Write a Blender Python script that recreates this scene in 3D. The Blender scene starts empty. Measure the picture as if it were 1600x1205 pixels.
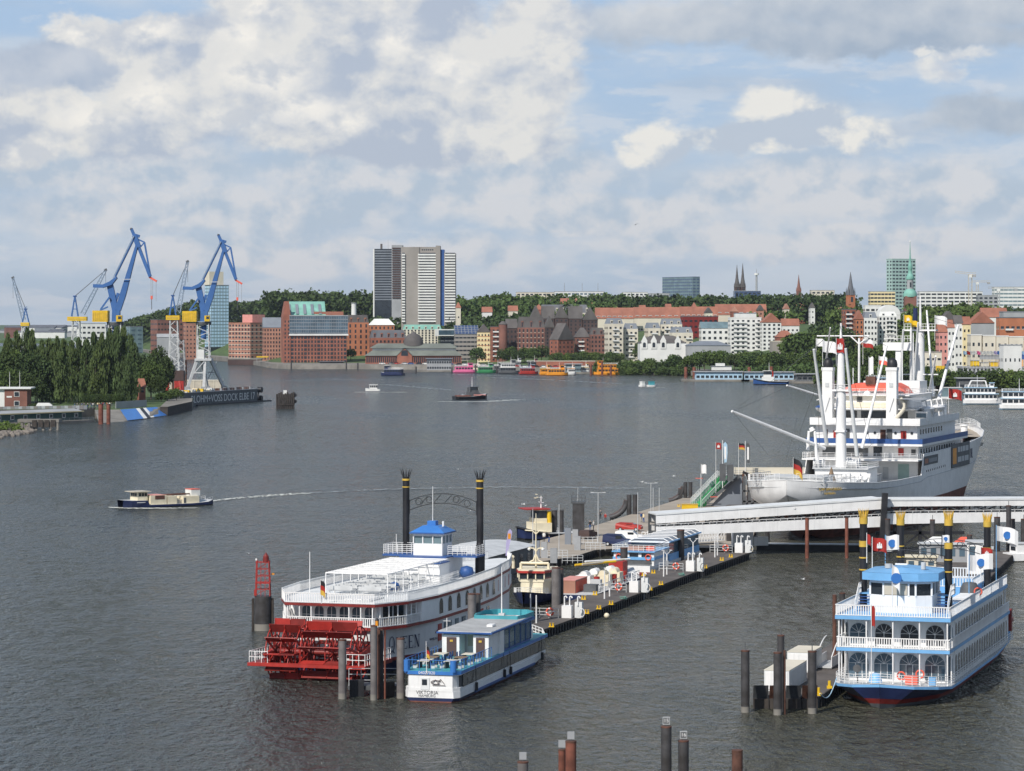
import bpy,math,random
import numpy as np
from mathutils import Vector,Matrix
SC = bpy.context.scene
COL = SC.collection
random.seed(7)
F,HZ,CH = 4622.0,498.0,37.0        # focal length in photo pixels, horizon row, eye height
# ------------------------------------------------------------ camera
cam = bpy.data.cameras.new('camera'); camo = bpy.data.objects.new('camera',cam); COL.objects.link(camo)
camo.location = (0,0,CH); camo.rotation_euler = (math.radians(90),0,0)
cam.sensor_width = 36; cam.lens = 36*F/1600; cam.shift_y = -(602.5-HZ)/1600
cam.clip_start = 1; cam.clip_end = 60000
SC.camera = camo
SC.view_settings.view_transform = 'Standard'; SC.view_settings.look = 'None'
SC.view_settings.exposure = 0.0; SC.view_settings.gamma = 1
# ------------------------------------------------------------ node helpers
class X:
    def __init__(s,nt,sock): s.nt = nt; s.s = sock
    def _m(s,op,o=None,o2=None,clamp=False):
        n = s.nt.nodes.new('ShaderNodeMath'); n.operation = op; n.use_clamp = clamp
        for i,v in enumerate((s,o,o2)):
            if v is None: continue
            if isinstance(v,X): s.nt.links.new(v.s,n.inputs[i])
            else: n.inputs[i].default_value = v
        return X(s.nt,n.outputs[0])
    def __add__(s,o): return s._m('ADD',o)
    def __sub__(s,o): return s._m('SUBTRACT',o)
    def __mul__(s,o): return s._m('MULTIPLY',o)
    def __truediv__(s,o): return s._m('DIVIDE',o)
    __radd__ = __add__; __rmul__ = __mul__
    def __rsub__(s,o): return s._m('MULTIPLY',-1.0)._m('ADD',o)
    def mx(s,o): return s._m('MAXIMUM',o)
    def mn(s,o): return s._m('MINIMUM',o)
    def cl(s): return s._m('ADD',0.0,clamp=True)
    def ss(s,a,b):
        n = s.nt.nodes.new('ShaderNodeMapRange'); n.interpolation_type = 'SMOOTHSTEP'
        s.nt.links.new(s.s,n.inputs[0]); n.inputs[1].default_value = a; n.inputs[2].default_value = b
        return X(s.nt,n.outputs[0])
def node(nt,t,**kw):
    n = nt.nodes.new(t)
    for k,v in kw.items(): setattr(n,k,v)
    return n
def xyz(nt,x,y,z):
    n = node(nt,'ShaderNodeCombineXYZ')
    for i,v in enumerate((x,y,z)):
        if isinstance(v,X): nt.links.new(v.s,n.inputs[i])
        else: n.inputs[i].default_value = v
    return n.outputs[0]
def noise(nt,vec,scale,detail=6,rough=.55,dist=0):
    n = node(nt,'ShaderNodeTexNoise')
    if vec is not None: nt.links.new(vec,n.inputs['Vector'])
    n.inputs['Scale'].default_value = scale; n.inputs['Detail'].default_value = detail
    n.inputs['Roughness'].default_value = rough; n.inputs['Distortion'].default_value = dist
    return X(nt,n.outputs[0])
def mixc(nt,f,a,b):
    n = node(nt,'ShaderNodeMix',data_type='RGBA')
    for k,v in ((0,f),(6,a),(7,b)):
        if isinstance(v,X): nt.links.new(v.s,n.inputs[k])
        elif hasattr(v,'is_output'): nt.links.new(v,n.inputs[k])
        elif k == 0: n.inputs[0].default_value = v
        else: n.inputs[k].default_value = (*v,1)
    return n.outputs[2]
# ------------------------------------------------------------ sky
SUNAZ = math.atan2(-0.52,-0.854); SUNEL = math.radians(43)
W = bpy.data.worlds.new('World'); SC.world = W; W.use_nodes = True
nt = W.node_tree; nt.nodes.clear()
tc = node(nt,'ShaderNodeTexCoord'); sp = node(nt,'ShaderNodeSeparateXYZ'); nt.links.new(tc.outputs['Generated'],sp.inputs[0])
wx,wyy,wz = (X(nt,sp.outputs[i]) for i in range(3))
az = wx._m('ARCTAN2',wyy); el = wz/((wx*wx+wyy*wyy)._m('SQRT').mx(0.001))
PX = lambda p: (p-800)/F
PY = lambda p: (HZ-p)/F
elc = el.mn(3.0)
q = xyz(nt,az,elc*1.5,0.0)
n1 = noise(nt,q,22,10,.6,.2)
sky = node(nt,'ShaderNodeTexSky',sky_type='NISHITA'); sky.sun_disc = False
sky.sun_elevation = SUNEL; sky.sun_rotation = SUNAZ; sky.air_density = 1; sky.dust_density = .6; sky.ozone_density = 1.2
b1 = node(nt,'ShaderNodeBackground'); nt.links.new(sky.outputs[0],b1.inputs[0]); b1.inputs[1].default_value = 0.10
wob = noise(nt,q,40,9,.62); wob2 = noise(nt,xyz(nt,elc*1.5,az,3.7),34,9,.62)
ua = az + (wob-.5)*.03; va = el + (wob2-.5)*.022
def blob(px,py,rx,ry):
    a = (ua-PX(px))*(F/rx); b = (va-PY(py))*(F/ry)
    return 1.0-(a*a+b*b)._m('SQRT')
def union(bl):
    r = blob(*bl[0])
    for b in bl[1:]: r = r.mx(blob(*b))
    return r
# low haze colour of the clear air near the horizon
grad = el.ss(0.0,.11)
col = mixc(nt,grad,(.46,.56,.69),(.40,.55,.76))
# thin streaky sheets
qs = xyz(nt,az*1.0,elc*3.6,5.0)
st = noise(nt,qs,16,9,.58,.3)
col = mixc(nt,st.ss(.38,.68)*.75,col,(.60,.66,.745))
st2 = noise(nt,xyz(nt,az*1.3,elc*4.2,9.0),24,9,.6,.2)
qs3 = xyz(nt,az*1.1+.004,elc*4.2-.03,9.0)
small = st2.ss(.50,.62)
col = mixc(nt,small*.45,col,(.71,.725,.77))
col = mixc(nt,(noise(nt,xyz(nt,az,elc*5.5,2.0),13,6,.5).ss(.5,.7))*.5*el.ss(.0,.03),col,(.43,.515,.645))
def layer(col,bl,lit,dark,soft=.18,amt=1.0,dlt=(.005,-.007),sc=30,bottom=None,gain=4.0,bias=.45,z=0.0,big=1.2,fine=1.0):
    m = union(bl).ss(-.03,soft)
    na = noise(nt,xyz(nt,az,elc*1.25,z),sc,9,.60,.10)
    nb = noise(nt,xyz(nt,az+dlt[0],elc*1.25+dlt[1],z),sc,3,.5,.10)
    bg = noise(nt,xyz(nt,az,elc*1.5,z+4),sc*.42,2,.5)
    sh = (na-nb)*gain*.6+bias+(bg-.5)*big*1.6+(na-.5)*fine
    if bottom: sh = sh-(1.0-el.ss(PY(bottom[0]),PY(bottom[1])))*bottom[2]
    return mixc(nt,m*amt,col,mixc(nt,sh.cl(),dark,lit))
WH,GR = (.86,.835,.79),(.50,.565,.68)
mid = (.60,.63,.70)
col = layer(col,[(330,330,420,60),(900,330,360,46),(700,270,420,60),(1350,300,420,66),(150,260,330,60),(1250,380,500,40),(500,400,500,40)],(.68,.69,.73),(.45,.54,.66),.5,.9,sc=38,z=1.3,bias=.52,gain=9,fine=1.8)
col = layer(col,[(1180,215,210,36),(1240,180,105,48),(1020,222,55,44),(1300,215,120,32)],WH,(.50,.565,.67),.42,.95,sc=46,bottom=(240,185,.8),bias=.70,z=2.2,gain=9,fine=1.8)
col = layer(col,[(1330,60,480,34),(1080,32,260,50),(1560,190,170,40),(1400,10,420,60)],(.66,.68,.715),(.37,.445,.56),.5,.95,sc=20,bottom=(92,10,.5),bias=.62,z=3.1)
col = layer(col,[(1468,112,40,26),(1500,92,60,14),(1450,90,26,12)],WH,mid,.7,.8,sc=60,bias=.7,z=7.1,gain=7)
CB = [(140,70,90,44),(240,70,90,44),(330,120,230,95),(480,110,210,120),(640,120,190,140),(430,30,110,80),(600,20,160,80),(800,130,120,110),(200,200,200,60),(30,215,80,60),(560,210,230,50),(700,220,220,48),(840,60,100,90),(640,30,130,90),(60,160,100,80)]
col = layer(col,CB,(.78,.77,.755),(.46,.52,.635),.30,1.0,sc=27,bottom=(280,150,.65),bias=.68,z=4.4,gain=9,big=1.5,fine=1.9)
# brighter sunlit heads inside the bank
for k_,(bl,zz_) in enumerate([([(130,55,80,26),(240,55,90,24),(370,60,60,30)],8.1),([(420,120,110,60),(480,175,120,50),(360,190,80,34)],9.2),([(150,190,90,44),(235,160,70,44),(60,235,60,26)],10.3),([(620,60,70,60),(700,110,70,30),(545,195,60,26),(420,20,60,40)],11.4)]):
    col = layer(col,bl,(.95,.91,.85),(.60,.63,.69),1.0,.95,sc=44,bias=.64,z=zz_,gain=11,big=.8,fine=2.0)
col = layer(col,[(90,105,105,36),(30,120,120,40),(140,118,52,32)],(.58,.62,.70),(.38,.46,.60),.45,.95,sc=30,bias=.5,z=5.5)
b2 = node(nt,'ShaderNodeBackground'); nt.links.new(col,b2.inputs[0]); b2.inputs[1].default_value = 1.0
# higher up: broken cloud over the clear sky
up = el.ss(.13,.30); hi = noise(nt,xyz(nt,wx/(wz.mx(.05)),wyy/(wz.mx(.05)),0.0),1.1,7,.55).ss(.44,.62)
ms = node(nt,'ShaderNodeMixShader')
cov = (1.0-up)*.93 + up*hi*.75
nt.links.new(cov.cl().s,ms.inputs[0]); nt.links.new(b1.outputs[0],ms.inputs[1]); nt.links.new(b2.outputs[0],ms.inputs[2])
wo = node(nt,'ShaderNodeOutputWorld'); nt.links.new(ms.outputs[0],wo.inputs[0])
W.cycles.sampling_method = 'MANUAL'; W.cycles.sample_map_resolution = 512
# ------------------------------------------------------------ sun
sl = bpy.data.lights.new('sun','SUN'); sl.energy = 4.5; sl.angle = math.radians(.5); sl.color = (1,.95,.88)
so = bpy.data.objects.new('sun',sl); COL.objects.link(so)
sd = Vector((math.sin(SUNAZ)*math.cos(SUNEL),math.cos(SUNAZ)*math.cos(SUNEL),math.sin(SUNEL)))
so.rotation_euler = sd.to_track_quat('Z','Y').to_euler(); so.location = sd*400
# ------------------------------------------------------------ placement: photo pixel + distance -> metres
def gp(px,py,z=0.0):
    Y = F*(CH-z)/(py-HZ); return Vector(((px-800)/F*Y,Y,z))
def at(px,py,Y): return Vector(((px-800)/F*Y,Y,CH-(py-HZ)/F*Y))
def zz(py,Y): return CH-(py-HZ)/F*Y
# ------------------------------------------------------------ materials
MT = {}
def mat(name,col,rough=.6,var=.14,sc=.6,metal=0,bump=0,bsc=4,spec=.4,col2=None,streak=0):
    m = bpy.data.materials.new(name); m.use_nodes = True; nt = m.node_tree
    b = nt.nodes['Principled BSDF']; b.inputs['Roughness'].default_value = rough; b.inputs['Metallic'].default_value = metal
    b.inputs['Specular IOR Level'].default_value = spec
    tc = node(nt,'ShaderNodeTexCoord').outputs['Object']
    n = noise(nt,tc,sc,5,.6)
    lo = tuple(c*(1-var*1.6) for c in (col2 or col)); hi = tuple(min(1,c*(1+var*.7)) for c in col)
    c = mixc(nt,n.ss(.28,.72),lo,hi)
    if streak:
        mp = node(nt,'ShaderNodeMapping'); nt.links.new(tc,mp.inputs[0]); mp.inputs['Scale'].default_value = (1.4,1.4,.12)
        s2 = noise(nt,mp.outputs[0],1.6,6,.65)
        c = mixc(nt,s2.ss(.52,.72)*streak,c,tuple(x*.45+.01*k for x,k in zip(col,(3,1.5,.6))))
    nt.links.new(c,b.inputs['Base Color'])
    if bump:
        bn = node(nt,'ShaderNodeBump'); bn.inputs['Strength'].default_value = bump; bn.inputs['Distance'].default_value = .05
        nt.links.new(noise(nt,tc,bsc,4,.6).s,bn.inputs['Height']); nt.links.new(bn.outputs[0],b.inputs['Normal'])
    MT[name] = m; return m
mat('white',(.80,.79,.77),.45,.06,.5,streak=.20); mat('white2',(.70,.71,.70),.5,.08,.3,streak=.15)
mat('cream',(.74,.66,.48),.5,.07); mat('grey',(.32,.33,.34),.6,.12); mat('lgrey',(.52,.53,.53),.6,.10,streak=.15)
mat('dgrey',(.10,.105,.11),.6,.2); mat('black',(.022,.022,.025),.5,.3); mat('pile',(.060,.058,.060),.55,.25,.8,streak=.4,col2=(.05,.045,.042))
mat('pilelt',(.17,.155,.15),.6,.2,.9,streak=.5); mat('rust',(.12,.055,.038),.8,.3,1.2,streak=.3); mat('rustred',(.20,.07,.045),.8,.3,.8,streak=.4)
mat('red',(.38,.030,.022),.5,.15,1.0); mat('dred',(.22,.025,.02),.5,.2,.8); mat('blue',(.045,.18,.50),.4,.08); mat('sky',(.17,.40,.68),.45,.07)
mat('navy',(.018,.028,.085),.4,.2,streak=.2); mat('dblue',(.03,.09,.27),.5,.12); mat('teal',(.07,.33,.38),.5,.1); mat('gold',(.70,.46,.08),.35,.1,metal=.2)
mat('yellow',(.72,.46,.02),.5,.1); mat('orange',(.78,.30,.02),.5,.1); mat('coral',(.75,.13,.08),.6,.07); mat('pink',(.75,.16,.33),.5,.08)
mat('green',(.04,.25,.09),.6,.15); mat('copper',(.20,.42,.35),.7,.15,.15); mat('glass',(.025,.032,.04),.12,.25,.3,spec=.8); mat('glassb',(.08,.13,.17),.10,.3,.2,spec=.9)
mat('glassg',(.16,.23,.25),.15,.2,.15,spec=.8); mat('wood',(.22,.15,.09),.7,.2,1.5); mat('deck',(.115,.10,.09),.85,.18,.25,bump=.3); mat('quay',(.22,.205,.18),.9,.2,.15,streak=.4)
mat('decklt',(.36,.31,.25),.85,.12,.1); mat('sand',(.50,.45,.36),.8,.1,.3); mat('brick',(.30,.115,.075),.85,.2,.12); mat('brick2',(.22,.10,.075),.85,.2,.1)
mat('brick3',(.40,.20,.14),.85,.15,.1); mat('brickd',(.085,.055,.05),.85,.2,.1); mat('bricko',(.42,.16,.08),.85,.15,.1); mat('conc',(.30,.275,.25),.85,.1,.05)
mat('bcream',(.64,.59,.48),.8,.08,.1); mat('bwhite',(.70,.70,.67),.8,.07,.1); mat('bgrey',(.33,.34,.35),.8,.1,.08); mat('rooft',(.32,.13,.085),.8,.15,.12)
mat('roofg',(.13,.135,.15),.7,.15,.1); mat('roofb',(.11,.10,.095),.8,.2,.1); mat('roofgr',(.17,.185,.16),.8,.15,.08); mat('slate',(.20,.22,.25),.5,.1,.1)
mat('cranes',(.045,.13,.34),.5,.1,.1); mat('cranelt',(.25,.32,.42),.5,.1); mat('foil',(.12,.12,.13),.5); mat('skin',(.5,.32,.24),.6); mat('ropeg',(.16,.35,.28),.8)
mat('rock',(.20,.175,.15),.95,.3,.5); mat('grass',(.075,.12,.035),.95,.3,.2); mat('bark',(.10,.08,.06),.95,.2); mat('alum',(.50,.52,.54),.35,.1,metal=.5); mat('dwood',(.05,.042,.036),.9,.3,.7,streak=.4)
mat('panel',(.06,.09,.17),.2,.1); mat('mint',(.36,.50,.46),.7,.08); mat('dkgreen',(.03,.07,.06),.7,.2); mat('lilac',(.45,.40,.62),.6); mat('lblue',(.40,.58,.72),.6,.08); mat('yel2',(.74,.62,.36),.8,.05); mat('rose',(.62,.28,.24),.8,.08)
m = bpy.data.materials.new('pane'); m.use_nodes = True; b = m.node_tree.nodes['Principled BSDF']; b.inputs['Base Color'].default_value = (.3,.45,.5,1); b.inputs['Roughness'].default_value = .05; b.inputs['Alpha'].default_value = .25; MT['pane'] = m
def leafmat(name,c,trans=.12):
    m = bpy.data.materials.new(name); m.use_nodes = True; nt = m.node_tree; b = nt.nodes['Principled BSDF']
    tc = node(nt,'ShaderNodeTexCoord').outputs['Object']; oi = node(nt,'ShaderNodeObjectInfo')
    n = noise(nt,tc,.22,3,.6); c1 = mixc(nt,n.ss(.3,.7),tuple(x*.55 for x in c),tuple(x*1.45 for x in c))
    r = X(nt,oi.outputs['Random']); c2 = mixc(nt,r*.30,c1,(c[0]*1.7,c[1]*1.35,c[2]*.8))
    nt.links.new(c2,b.inputs['Base Color']); b.inputs['Roughness'].default_value = .8; b.inputs['Specular IOR Level'].default_value = .15
    MT[name] = m
leafmat('leaf',(.066,.106,.032)); leafmat('leafd',(.046,.074,.027)); leafmat('leafp',(.072,.108,.040)); leafmat('leafl',(.080,.125,.032)); leafmat('leafr',(.06,.03,.03))
# ------------------------------------------------------------ mesh builder
class MB:
    def __init__(s): s.v = []; s.f = []; s.m = []; s.k = []; s.sm = []
    def add(s,vs,fs,m,sm=False):
        o = len(s.v); s.v += [tuple(v) for v in vs]
        if m not in s.k: s.k.append(m)
        i = s.k.index(m)
        for f in fs: s.f.append(tuple(o+a for a in f)); s.m.append(i); s.sm.append(sm)
        return s
    def box(s,x0,x1,y0,y1,z0,z1,m='white'):
        return s.add([(x,y,z) for z in (z0,z1) for y in (y0,y1) for x in (x0,x1)],
                     [(0,2,3,1),(4,5,7,6),(0,1,5,4),(2,6,7,3),(0,4,6,2),(1,3,7,5)],m)
    def beam(s,p,q,w,h=None,m='white'):
        p = Vector(p); q = Vector(q); d = q-p
        if d.length < 1e-6: return s
        d.normalize(); u = Vector((0,0,1)) if abs(d.z) < .95 else Vector((0,1,0))
        a = d.cross(u).normalized()*w/2; b = a.cross(d).normalized()*(h or w)/2
        vs = [p-a-b,p+a-b,p+a+b,p-a+b,q-a-b,q+a-b,q+a+b,q-a+b]
        return s.add(vs,[(0,1,2,3),(7,6,5,4),(0,4,5,1),(1,5,6,2),(2,6,7,3),(3,7,4,0)],m)
    def cyl(s,p,q,r0,r1=None,n=12,m='white',cap=True):
        p = Vector(p); q = Vector(q); d = (q-p).normalized(); r1 = r0 if r1 is None else r1
        u = Vector((0,0,1)) if abs(d.z) < .9 else Vector((1,0,0)); a = d.cross(u).normalized(); b = d.cross(a)
        vs = []
        for c,r in ((p,r0),(q,r1)):
            for i in range(n):
                t = 2*math.pi*i/n; vs.append(c+a*math.cos(t)*r+b*math.sin(t)*r)
        s.add(vs,[(i,(i+1) % n,n+(i+1) % n,n+i) for i in range(n)],m,True)
        if cap: s.add(vs,[tuple(range(n-1,-1,-1)),tuple(range(n,2*n))],m)
        return s
    def tube(s,pts,r,n=6,m='white'):
        for a,b in zip(pts[:-1],pts[1:]): s.cyl(a,b,r,r,n,m)
        return s
    def prism(s,poly,z0,z1,m='white',mt=None):
        n = len(poly); ar = sum(poly[i][0]*poly[(i+1) % n][1]-poly[(i+1) % n][0]*poly[i][1] for i in range(n))
        if ar < 0: poly = poly[::-1]
        zf = (lambda z,i: z[i] if isinstance(z,(list,tuple)) else z)
        vs = [(p[0],p[1],z0) for p in poly]+[(p[0],p[1],z1) for p in poly]
        s.add(vs,[(i,(i+1) % n,n+(i+1) % n,n+i) for i in range(n)]+[tuple(range(n-1,-1,-1))],m)
        return s.add(vs[n:],[tuple(range(n))],mt or m)
    def wall(s,pts,z0,z1,t=.12,m='white',closed=False):
        P = list(pts)+([pts[0]] if closed else [])
        za = z0 if callable(z0) else (lambda i,v=z0: v); zb = z1 if callable(z1) else (lambda i,v=z1: v)
        for i in range(len(P)-1):
            a = Vector(P[i][:2]); b = Vector(P[i+1][:2]); d = (b-a)
            if d.length < 1e-5: continue
            n = Vector((-d.y,d.x)).normalized()*t/2
            vs = [(*(a-n),za(i)),(*(b-n),za(i+1)),(*(b+n),za(i+1)),(*(a+n),za(i)),(*(a-n),zb(i)),(*(b-n),zb(i+1)),(*(b+n),zb(i+1)),(*(a+n),zb(i))]
            s.add(vs,[(3,2,1,0),(4,5,6,7),(0,1,5,4),(1,2,6,5),(2,3,7,6),(3,0,4,7)],m)
        return s
    def rail(s,pts,h=1.05,sp=.5,bars=2,r=.035,m='white',closed=False,pr=None):
        P = [Vector(p) for p in pts]+([Vector(pts[0])] if closed else [])
        up = Vector((0,0,1))
        for a,b in zip(P[:-1],P[1:]):
            L = (b-a).length; n = max(1,round(L/sp))
            for i in range(n): c = a.lerp(b,i/n); s.beam(c,c+up*h,pr or r*1.3,None,m)
            for j in range(bars): z = up*h*(j+1)/bars; s.beam(a+z,b+z,r*1.4,None,m)
        c = P[-1]; s.beam(c,c+up*h,pr or r*1.3,None,m)
        return s
    def loft(s,rings,m='white',sm=True,close=True,c0=False,c1=False):
        n = len(rings[0]); vs = [p for r in rings for p in r]; fs = []
        for j in range(len(rings)-1):
            for i in range(n if close else n-1):
                a = j*n+i; b = j*n+(i+1) % n; fs.append((a,b,b+n,a+n))
        s.add(vs,fs,m,sm)
        if c0: s.add(rings[0],[tuple(range(n-1,-1,-1))],m)
        if c1: s.add(rings[-1],[tuple(range(n))],m)
        return s
    def lathe(s,prof,c=(0,0,0),n=16,m='white'):
        c = Vector(c)
        return s.loft([[(c.x+r*math.cos(2*math.pi*i/n),c.y+r*math.sin(2*math.pi*i/n),c.z+z) for i in range(n)] for r,z in prof],m)
    def gable(s,x0,x1,y0,y1,z0,z1,m='rooft',axis='x',hip=0,o=.4):
        x0 -= o; x1 += o; y0 -= o; y1 += o
        if axis == 'x': ym = (y0+y1)/2; R = [(x0+hip,ym,z1),(x1-hip,ym,z1)]
        else: xm = (x0+x1)/2; R = [(xm,y0+hip,z1),(xm,y1-hip,z1)]
        vs = [(x0,y0,z0),(x1,y0,z0),(x1,y1,z0),(x0,y1,z0)]+R
        fs = [(0,1,5,4),(2,3,4,5),(1,2,5),(3,0,4),(3,2,1,0)] if axis == 'x' else [(1,2,5,4),(3,0,4,5),(0,1,4),(2,3,5),(3,2,1,0)]
        return s.add(vs,fs,m)
    def arch(s,c,u,w,h,off,m='glass',n=8,sill=0):
        """arched pane centred on bottom point c, along unit u, pushed out by off"""
        c = Vector(c); u = Vector(u).normalized(); nn = Vector((u.y,-u.x,0))*off; r = w/2
        pts = [c-u*r,c+u*r]+[c+u*r*math.cos(t)+Vector((0,0,h-r+r*math.sin(t))) for t in [math.pi*i/n for i in range(n+1)]]
        return s.add([p+nn for p in pts],[tuple(range(len(pts)))],m)
    def build(s,name,parent=None,loc=None,kind=None):
        me = bpy.data.meshes.new(name); me.from_pydata(s.v,[],s.f)
        for k in s.k: me.materials.append(MT[k])
        me.polygons.foreach_set('material_index',s.m); me.polygons.foreach_set('use_smooth',s.sm); me.update()
        o = bpy.data.objects.new(name,me); COL.objects.link(o)
        if parent is not None: o.parent = parent
        if loc is not None: o.location = loc
        if kind: o['kind'] = kind
        return o
def thing(name,label,cat,loc=(0,0,0),rz=0.0,group=None):
    o = bpy.data.objects.new(name,None); COL.objects.link(o); o.empty_display_size = 1
    o.location = loc; o.rotation_euler = (0,0,rz); tag(o,label,cat,group); return o
def tag(o,label,cat,group=None):
    o['label'] = label; o['category'] = cat
    if group: o['group'] = group
    return o
def copy_tree(o,parent=None):
    c = o.copy(); COL.objects.link(c)
    if parent is not None: c.parent = parent
    for ch in list(o.children): copy_tree(ch,c)
    return c
def inst(me_obj,name,parent,M):
    o = bpy.data.objects.new(name,me_obj.data if hasattr(me_obj,'data') else me_obj); COL.objects.link(o)
    o.parent = parent; o.matrix_local = M; return o
def struct(name,mb,loc=None):
    o = mb.build(name,None,loc); o['kind'] = 'structure'; return o
def text_mesh(txt,size,matn,name='lettering',parent=None,M=None,ext=.01,sx=1.0,align='CENTER'):
    cu = bpy.data.curves.new(name,'FONT'); cu.body = txt; cu.size = size; cu.align_x = align; cu.align_y = 'CENTER'; cu.extrude = ext; cu.resolution_u = 3
    t = bpy.data.objects.new(name,cu); COL.objects.link(t); bpy.context.view_layer.update()
    me = bpy.data.meshes.new_from_object(t.evaluated_get(bpy.context.evaluated_depsgraph_get()))
    bpy.data.objects.remove(t); me.materials.clear(); me.materials.append(MT[matn])
    o = bpy.data.objects.new(name,me); COL.objects.link(o)
    if parent is not None: o.parent = parent
    if M is not None: o.matrix_local = M @ Matrix.Diagonal((sx,1,1,1))
    return o
def face_M(loc,ux):
    """matrix for text lying on a vertical wall: local x along ux, local y up"""
    u = Vector((ux[0],ux[1],0)).normalized(); n = Vector((u.y,-u.x,0))
    M = Matrix(((u.x,0,n.x,loc[0]),(u.y,0,n.y,loc[1]),(0,1,n.z,loc[2]),(0,0,0,1))); return M
# ------------------------------------------------------------ water and land
wm = bpy.data.materials.new('water'); wm.use_nodes = True; nt = wm.node_tree; b = nt.nodes['Principled BSDF']
g = node(nt,'ShaderNodeNewGeometry').outputs['Position']
def mapv(nt,v,s,r=0):
    mp = node(nt,'ShaderNodeMapping'); nt.links.new(v,mp.inputs[0]); mp.inputs['Scale'].default_value = s; mp.inputs['Rotation'].default_value = (0,0,r); return mp.outputs[0]
w1 = noise(nt,mapv(nt,g,(1.15,.62,1),.12),.60,3,.55,.5)
w2 = noise(nt,mapv(nt,g,(1.2,.8,1),-.4),1.9,3,.6,.4)
w3 = noise(nt,mapv(nt,g,(.5,.9,1),.1),.10,3,.55)
w4 = noise(nt,mapv(nt,g,(.6,.9,1),.4),.035,3,.6)
gust = noise(nt,mapv(nt,g,(.5,.22,1),.15),.030,5,.6)
gust2 = noise(nt,mapv(nt,g,(.30,.10,1),.08),.05,6,.68)
grp = noise(nt,mapv(nt,g,(.36,.13,1),-.15),1.0,5,.72)
grp2 = noise(nt,mapv(nt,g,(.8,.42,1),-.2),1.0,4,.65)
gm = (grp.ss(.36,.66)+grp2.ss(.36,.66))*.5
hgt = (w1*1.5+w2*.42)*(gm*1.5+.35)*(gust*.5+.85)+w3*2.0+w4*2.5
bn = node(nt,'ShaderNodeBump'); bn.inputs['Strength'].default_value = 1.0; bn.inputs['Distance'].default_value = 1.05
nt.links.new(hgt.s,bn.inputs['Height']); nt.links.new(bn.outputs[0],b.inputs['Normal'])
sx = node(nt,'ShaderNodeSeparateXYZ'); nt.links.new(g,sx.inputs[0])
silt = (X(nt,sx.outputs[0])+gust*60.0-X(nt,sx.outputs[1])*.06).ss(-35,30)
cc = mixc(nt,silt,mixc(nt,gust.ss(.35,.65),(.038,.050,.050),(.052,.060,.052)),(.078,.077,.052))
nt.links.new(cc,b.inputs['Base Color']); b.inputs['IOR'].default_value = 1.34
nt.links.new((.05+gm*.22+gust2.ss(.45,.7)*.12).s,b.inputs['Roughness']); b.inputs['Specular IOR Level'].default_value = .50
MT['water'] = wm
struct('water',MB().add([(-3000,-200,0),(3000,-200,0),(9000,12000,0),(-9000,12000,0)],[(0,1,2,3)],'water'))
# ------------------------------------------------------------ foliage
RG = np.random.default_rng(11)
def leafquads(cen,size,rg=RG):
    n = len(cen); a = rg.normal(size=(n,3)); a /= np.linalg.norm(a,axis=1)[:,None]
    b = np.cross(a,rg.normal(size=(n,3))); b /= np.linalg.norm(b,axis=1)[:,None]
    s = (size*(.6+.8*rg.random(n)))[:,None]; a = a*s; b = b*s*.8
    v = np.stack([cen-a-b*.3,cen-b*.9+a*.2,cen+a+b*.2,cen+b-a*.3],1).reshape(-1,3); return v
def quadmesh(v,name,matn):
    me = bpy.data.meshes.new(name); n = len(v)//4
    me.vertices.add(len(v)); me.vertices.foreach_set('co',v.astype(np.float32).ravel())
    me.loops.add(len(v)); me.loops.foreach_set('vertex_index',np.arange(len(v),dtype=np.int32))
    me.polygons.add(n); me.polygons.foreach_set('loop_start',np.arange(0,len(v),4,dtype=np.int32))
    me.update(calc_edges=True); me.materials.append(MT[matn]); return me
def lumps(R,H,z0,k,per,rg,shape='round'):
    out = []
    for i in range(k):
        if shape == 'round':
            d = rg.normal(size=3); d /= np.linalg.norm(d); d[2] = abs(d[2])*1.1-.35
            c = np.array([d[0]*R*.68,d[1]*R*.68,z0+(H-z0)*(.45+.42*d[2])]); r = R*(.26+.20*rg.random())
        else:
            t = i/k; c = np.array([*(rg.normal(size=2)*R*.40*(1-t**3*.75)),z0+(H-z0)*(.03+.90*t)]); r = R*(.60-.26*t**2.5)*(.7+.5*rg.random())
        p = rg.normal(size=(per,3)); p /= np.linalg.norm(p,axis=1)[:,None]; p *= (.62+.42*rg.random((per,1)))*r
        if shape != 'round': p[:,2] *= .34
        out.append(c+p)
    return np.concatenate(out)
def crown_mesh(R,H,z0,k,per,size,seed,matn,shape='round'):
    rg = np.random.default_rng(seed); c = lumps(R,H,z0,k,per,rg,shape)
    return quadmesh(leafquads(c,size,rg),'crown',matn)
def trunk_mesh(r,h,seed):
    rnd = random.Random(seed); mb = MB(); mb.cyl((0,0,-.5),(0,0,h*.55),r,r*.7,8,'bark')
    for i in range(5):
        t = rnd.random()*6.28; z = h*(.35+.2*rnd.random()); l = h*.4
        mb.cyl((0,0,z),(math.cos(t)*l*.5,math.sin(t)*l*.5,z+l*.7),r*.45,r*.15,6,'bark')
    mb.cyl((0,0,h*.5),(.2,.1,h*.9),r*.7,r*.2,8,'bark')
    o = mb.build('trunk'); me = o.data; bpy.data.objects.remove(o); return me
CR = {'round': [crown_mesh(1,2,.35,26,46,.085,20+i,m) for i,m in enumerate(['leaf','leaf','leafd','leafl'])],
      'poplar': [crown_mesh(1,2,.10,46,60,.075,40+i,'leafp','pop') for i in range(4)],
      'near': [crown_mesh(1,2,.30,44,90,.055,60+i,m) for i,m in enumerate(['leafd','leaf','leafd'])]}
TR = trunk_mesh(.05,1.6,3)
for k in CR:
    pass
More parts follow.
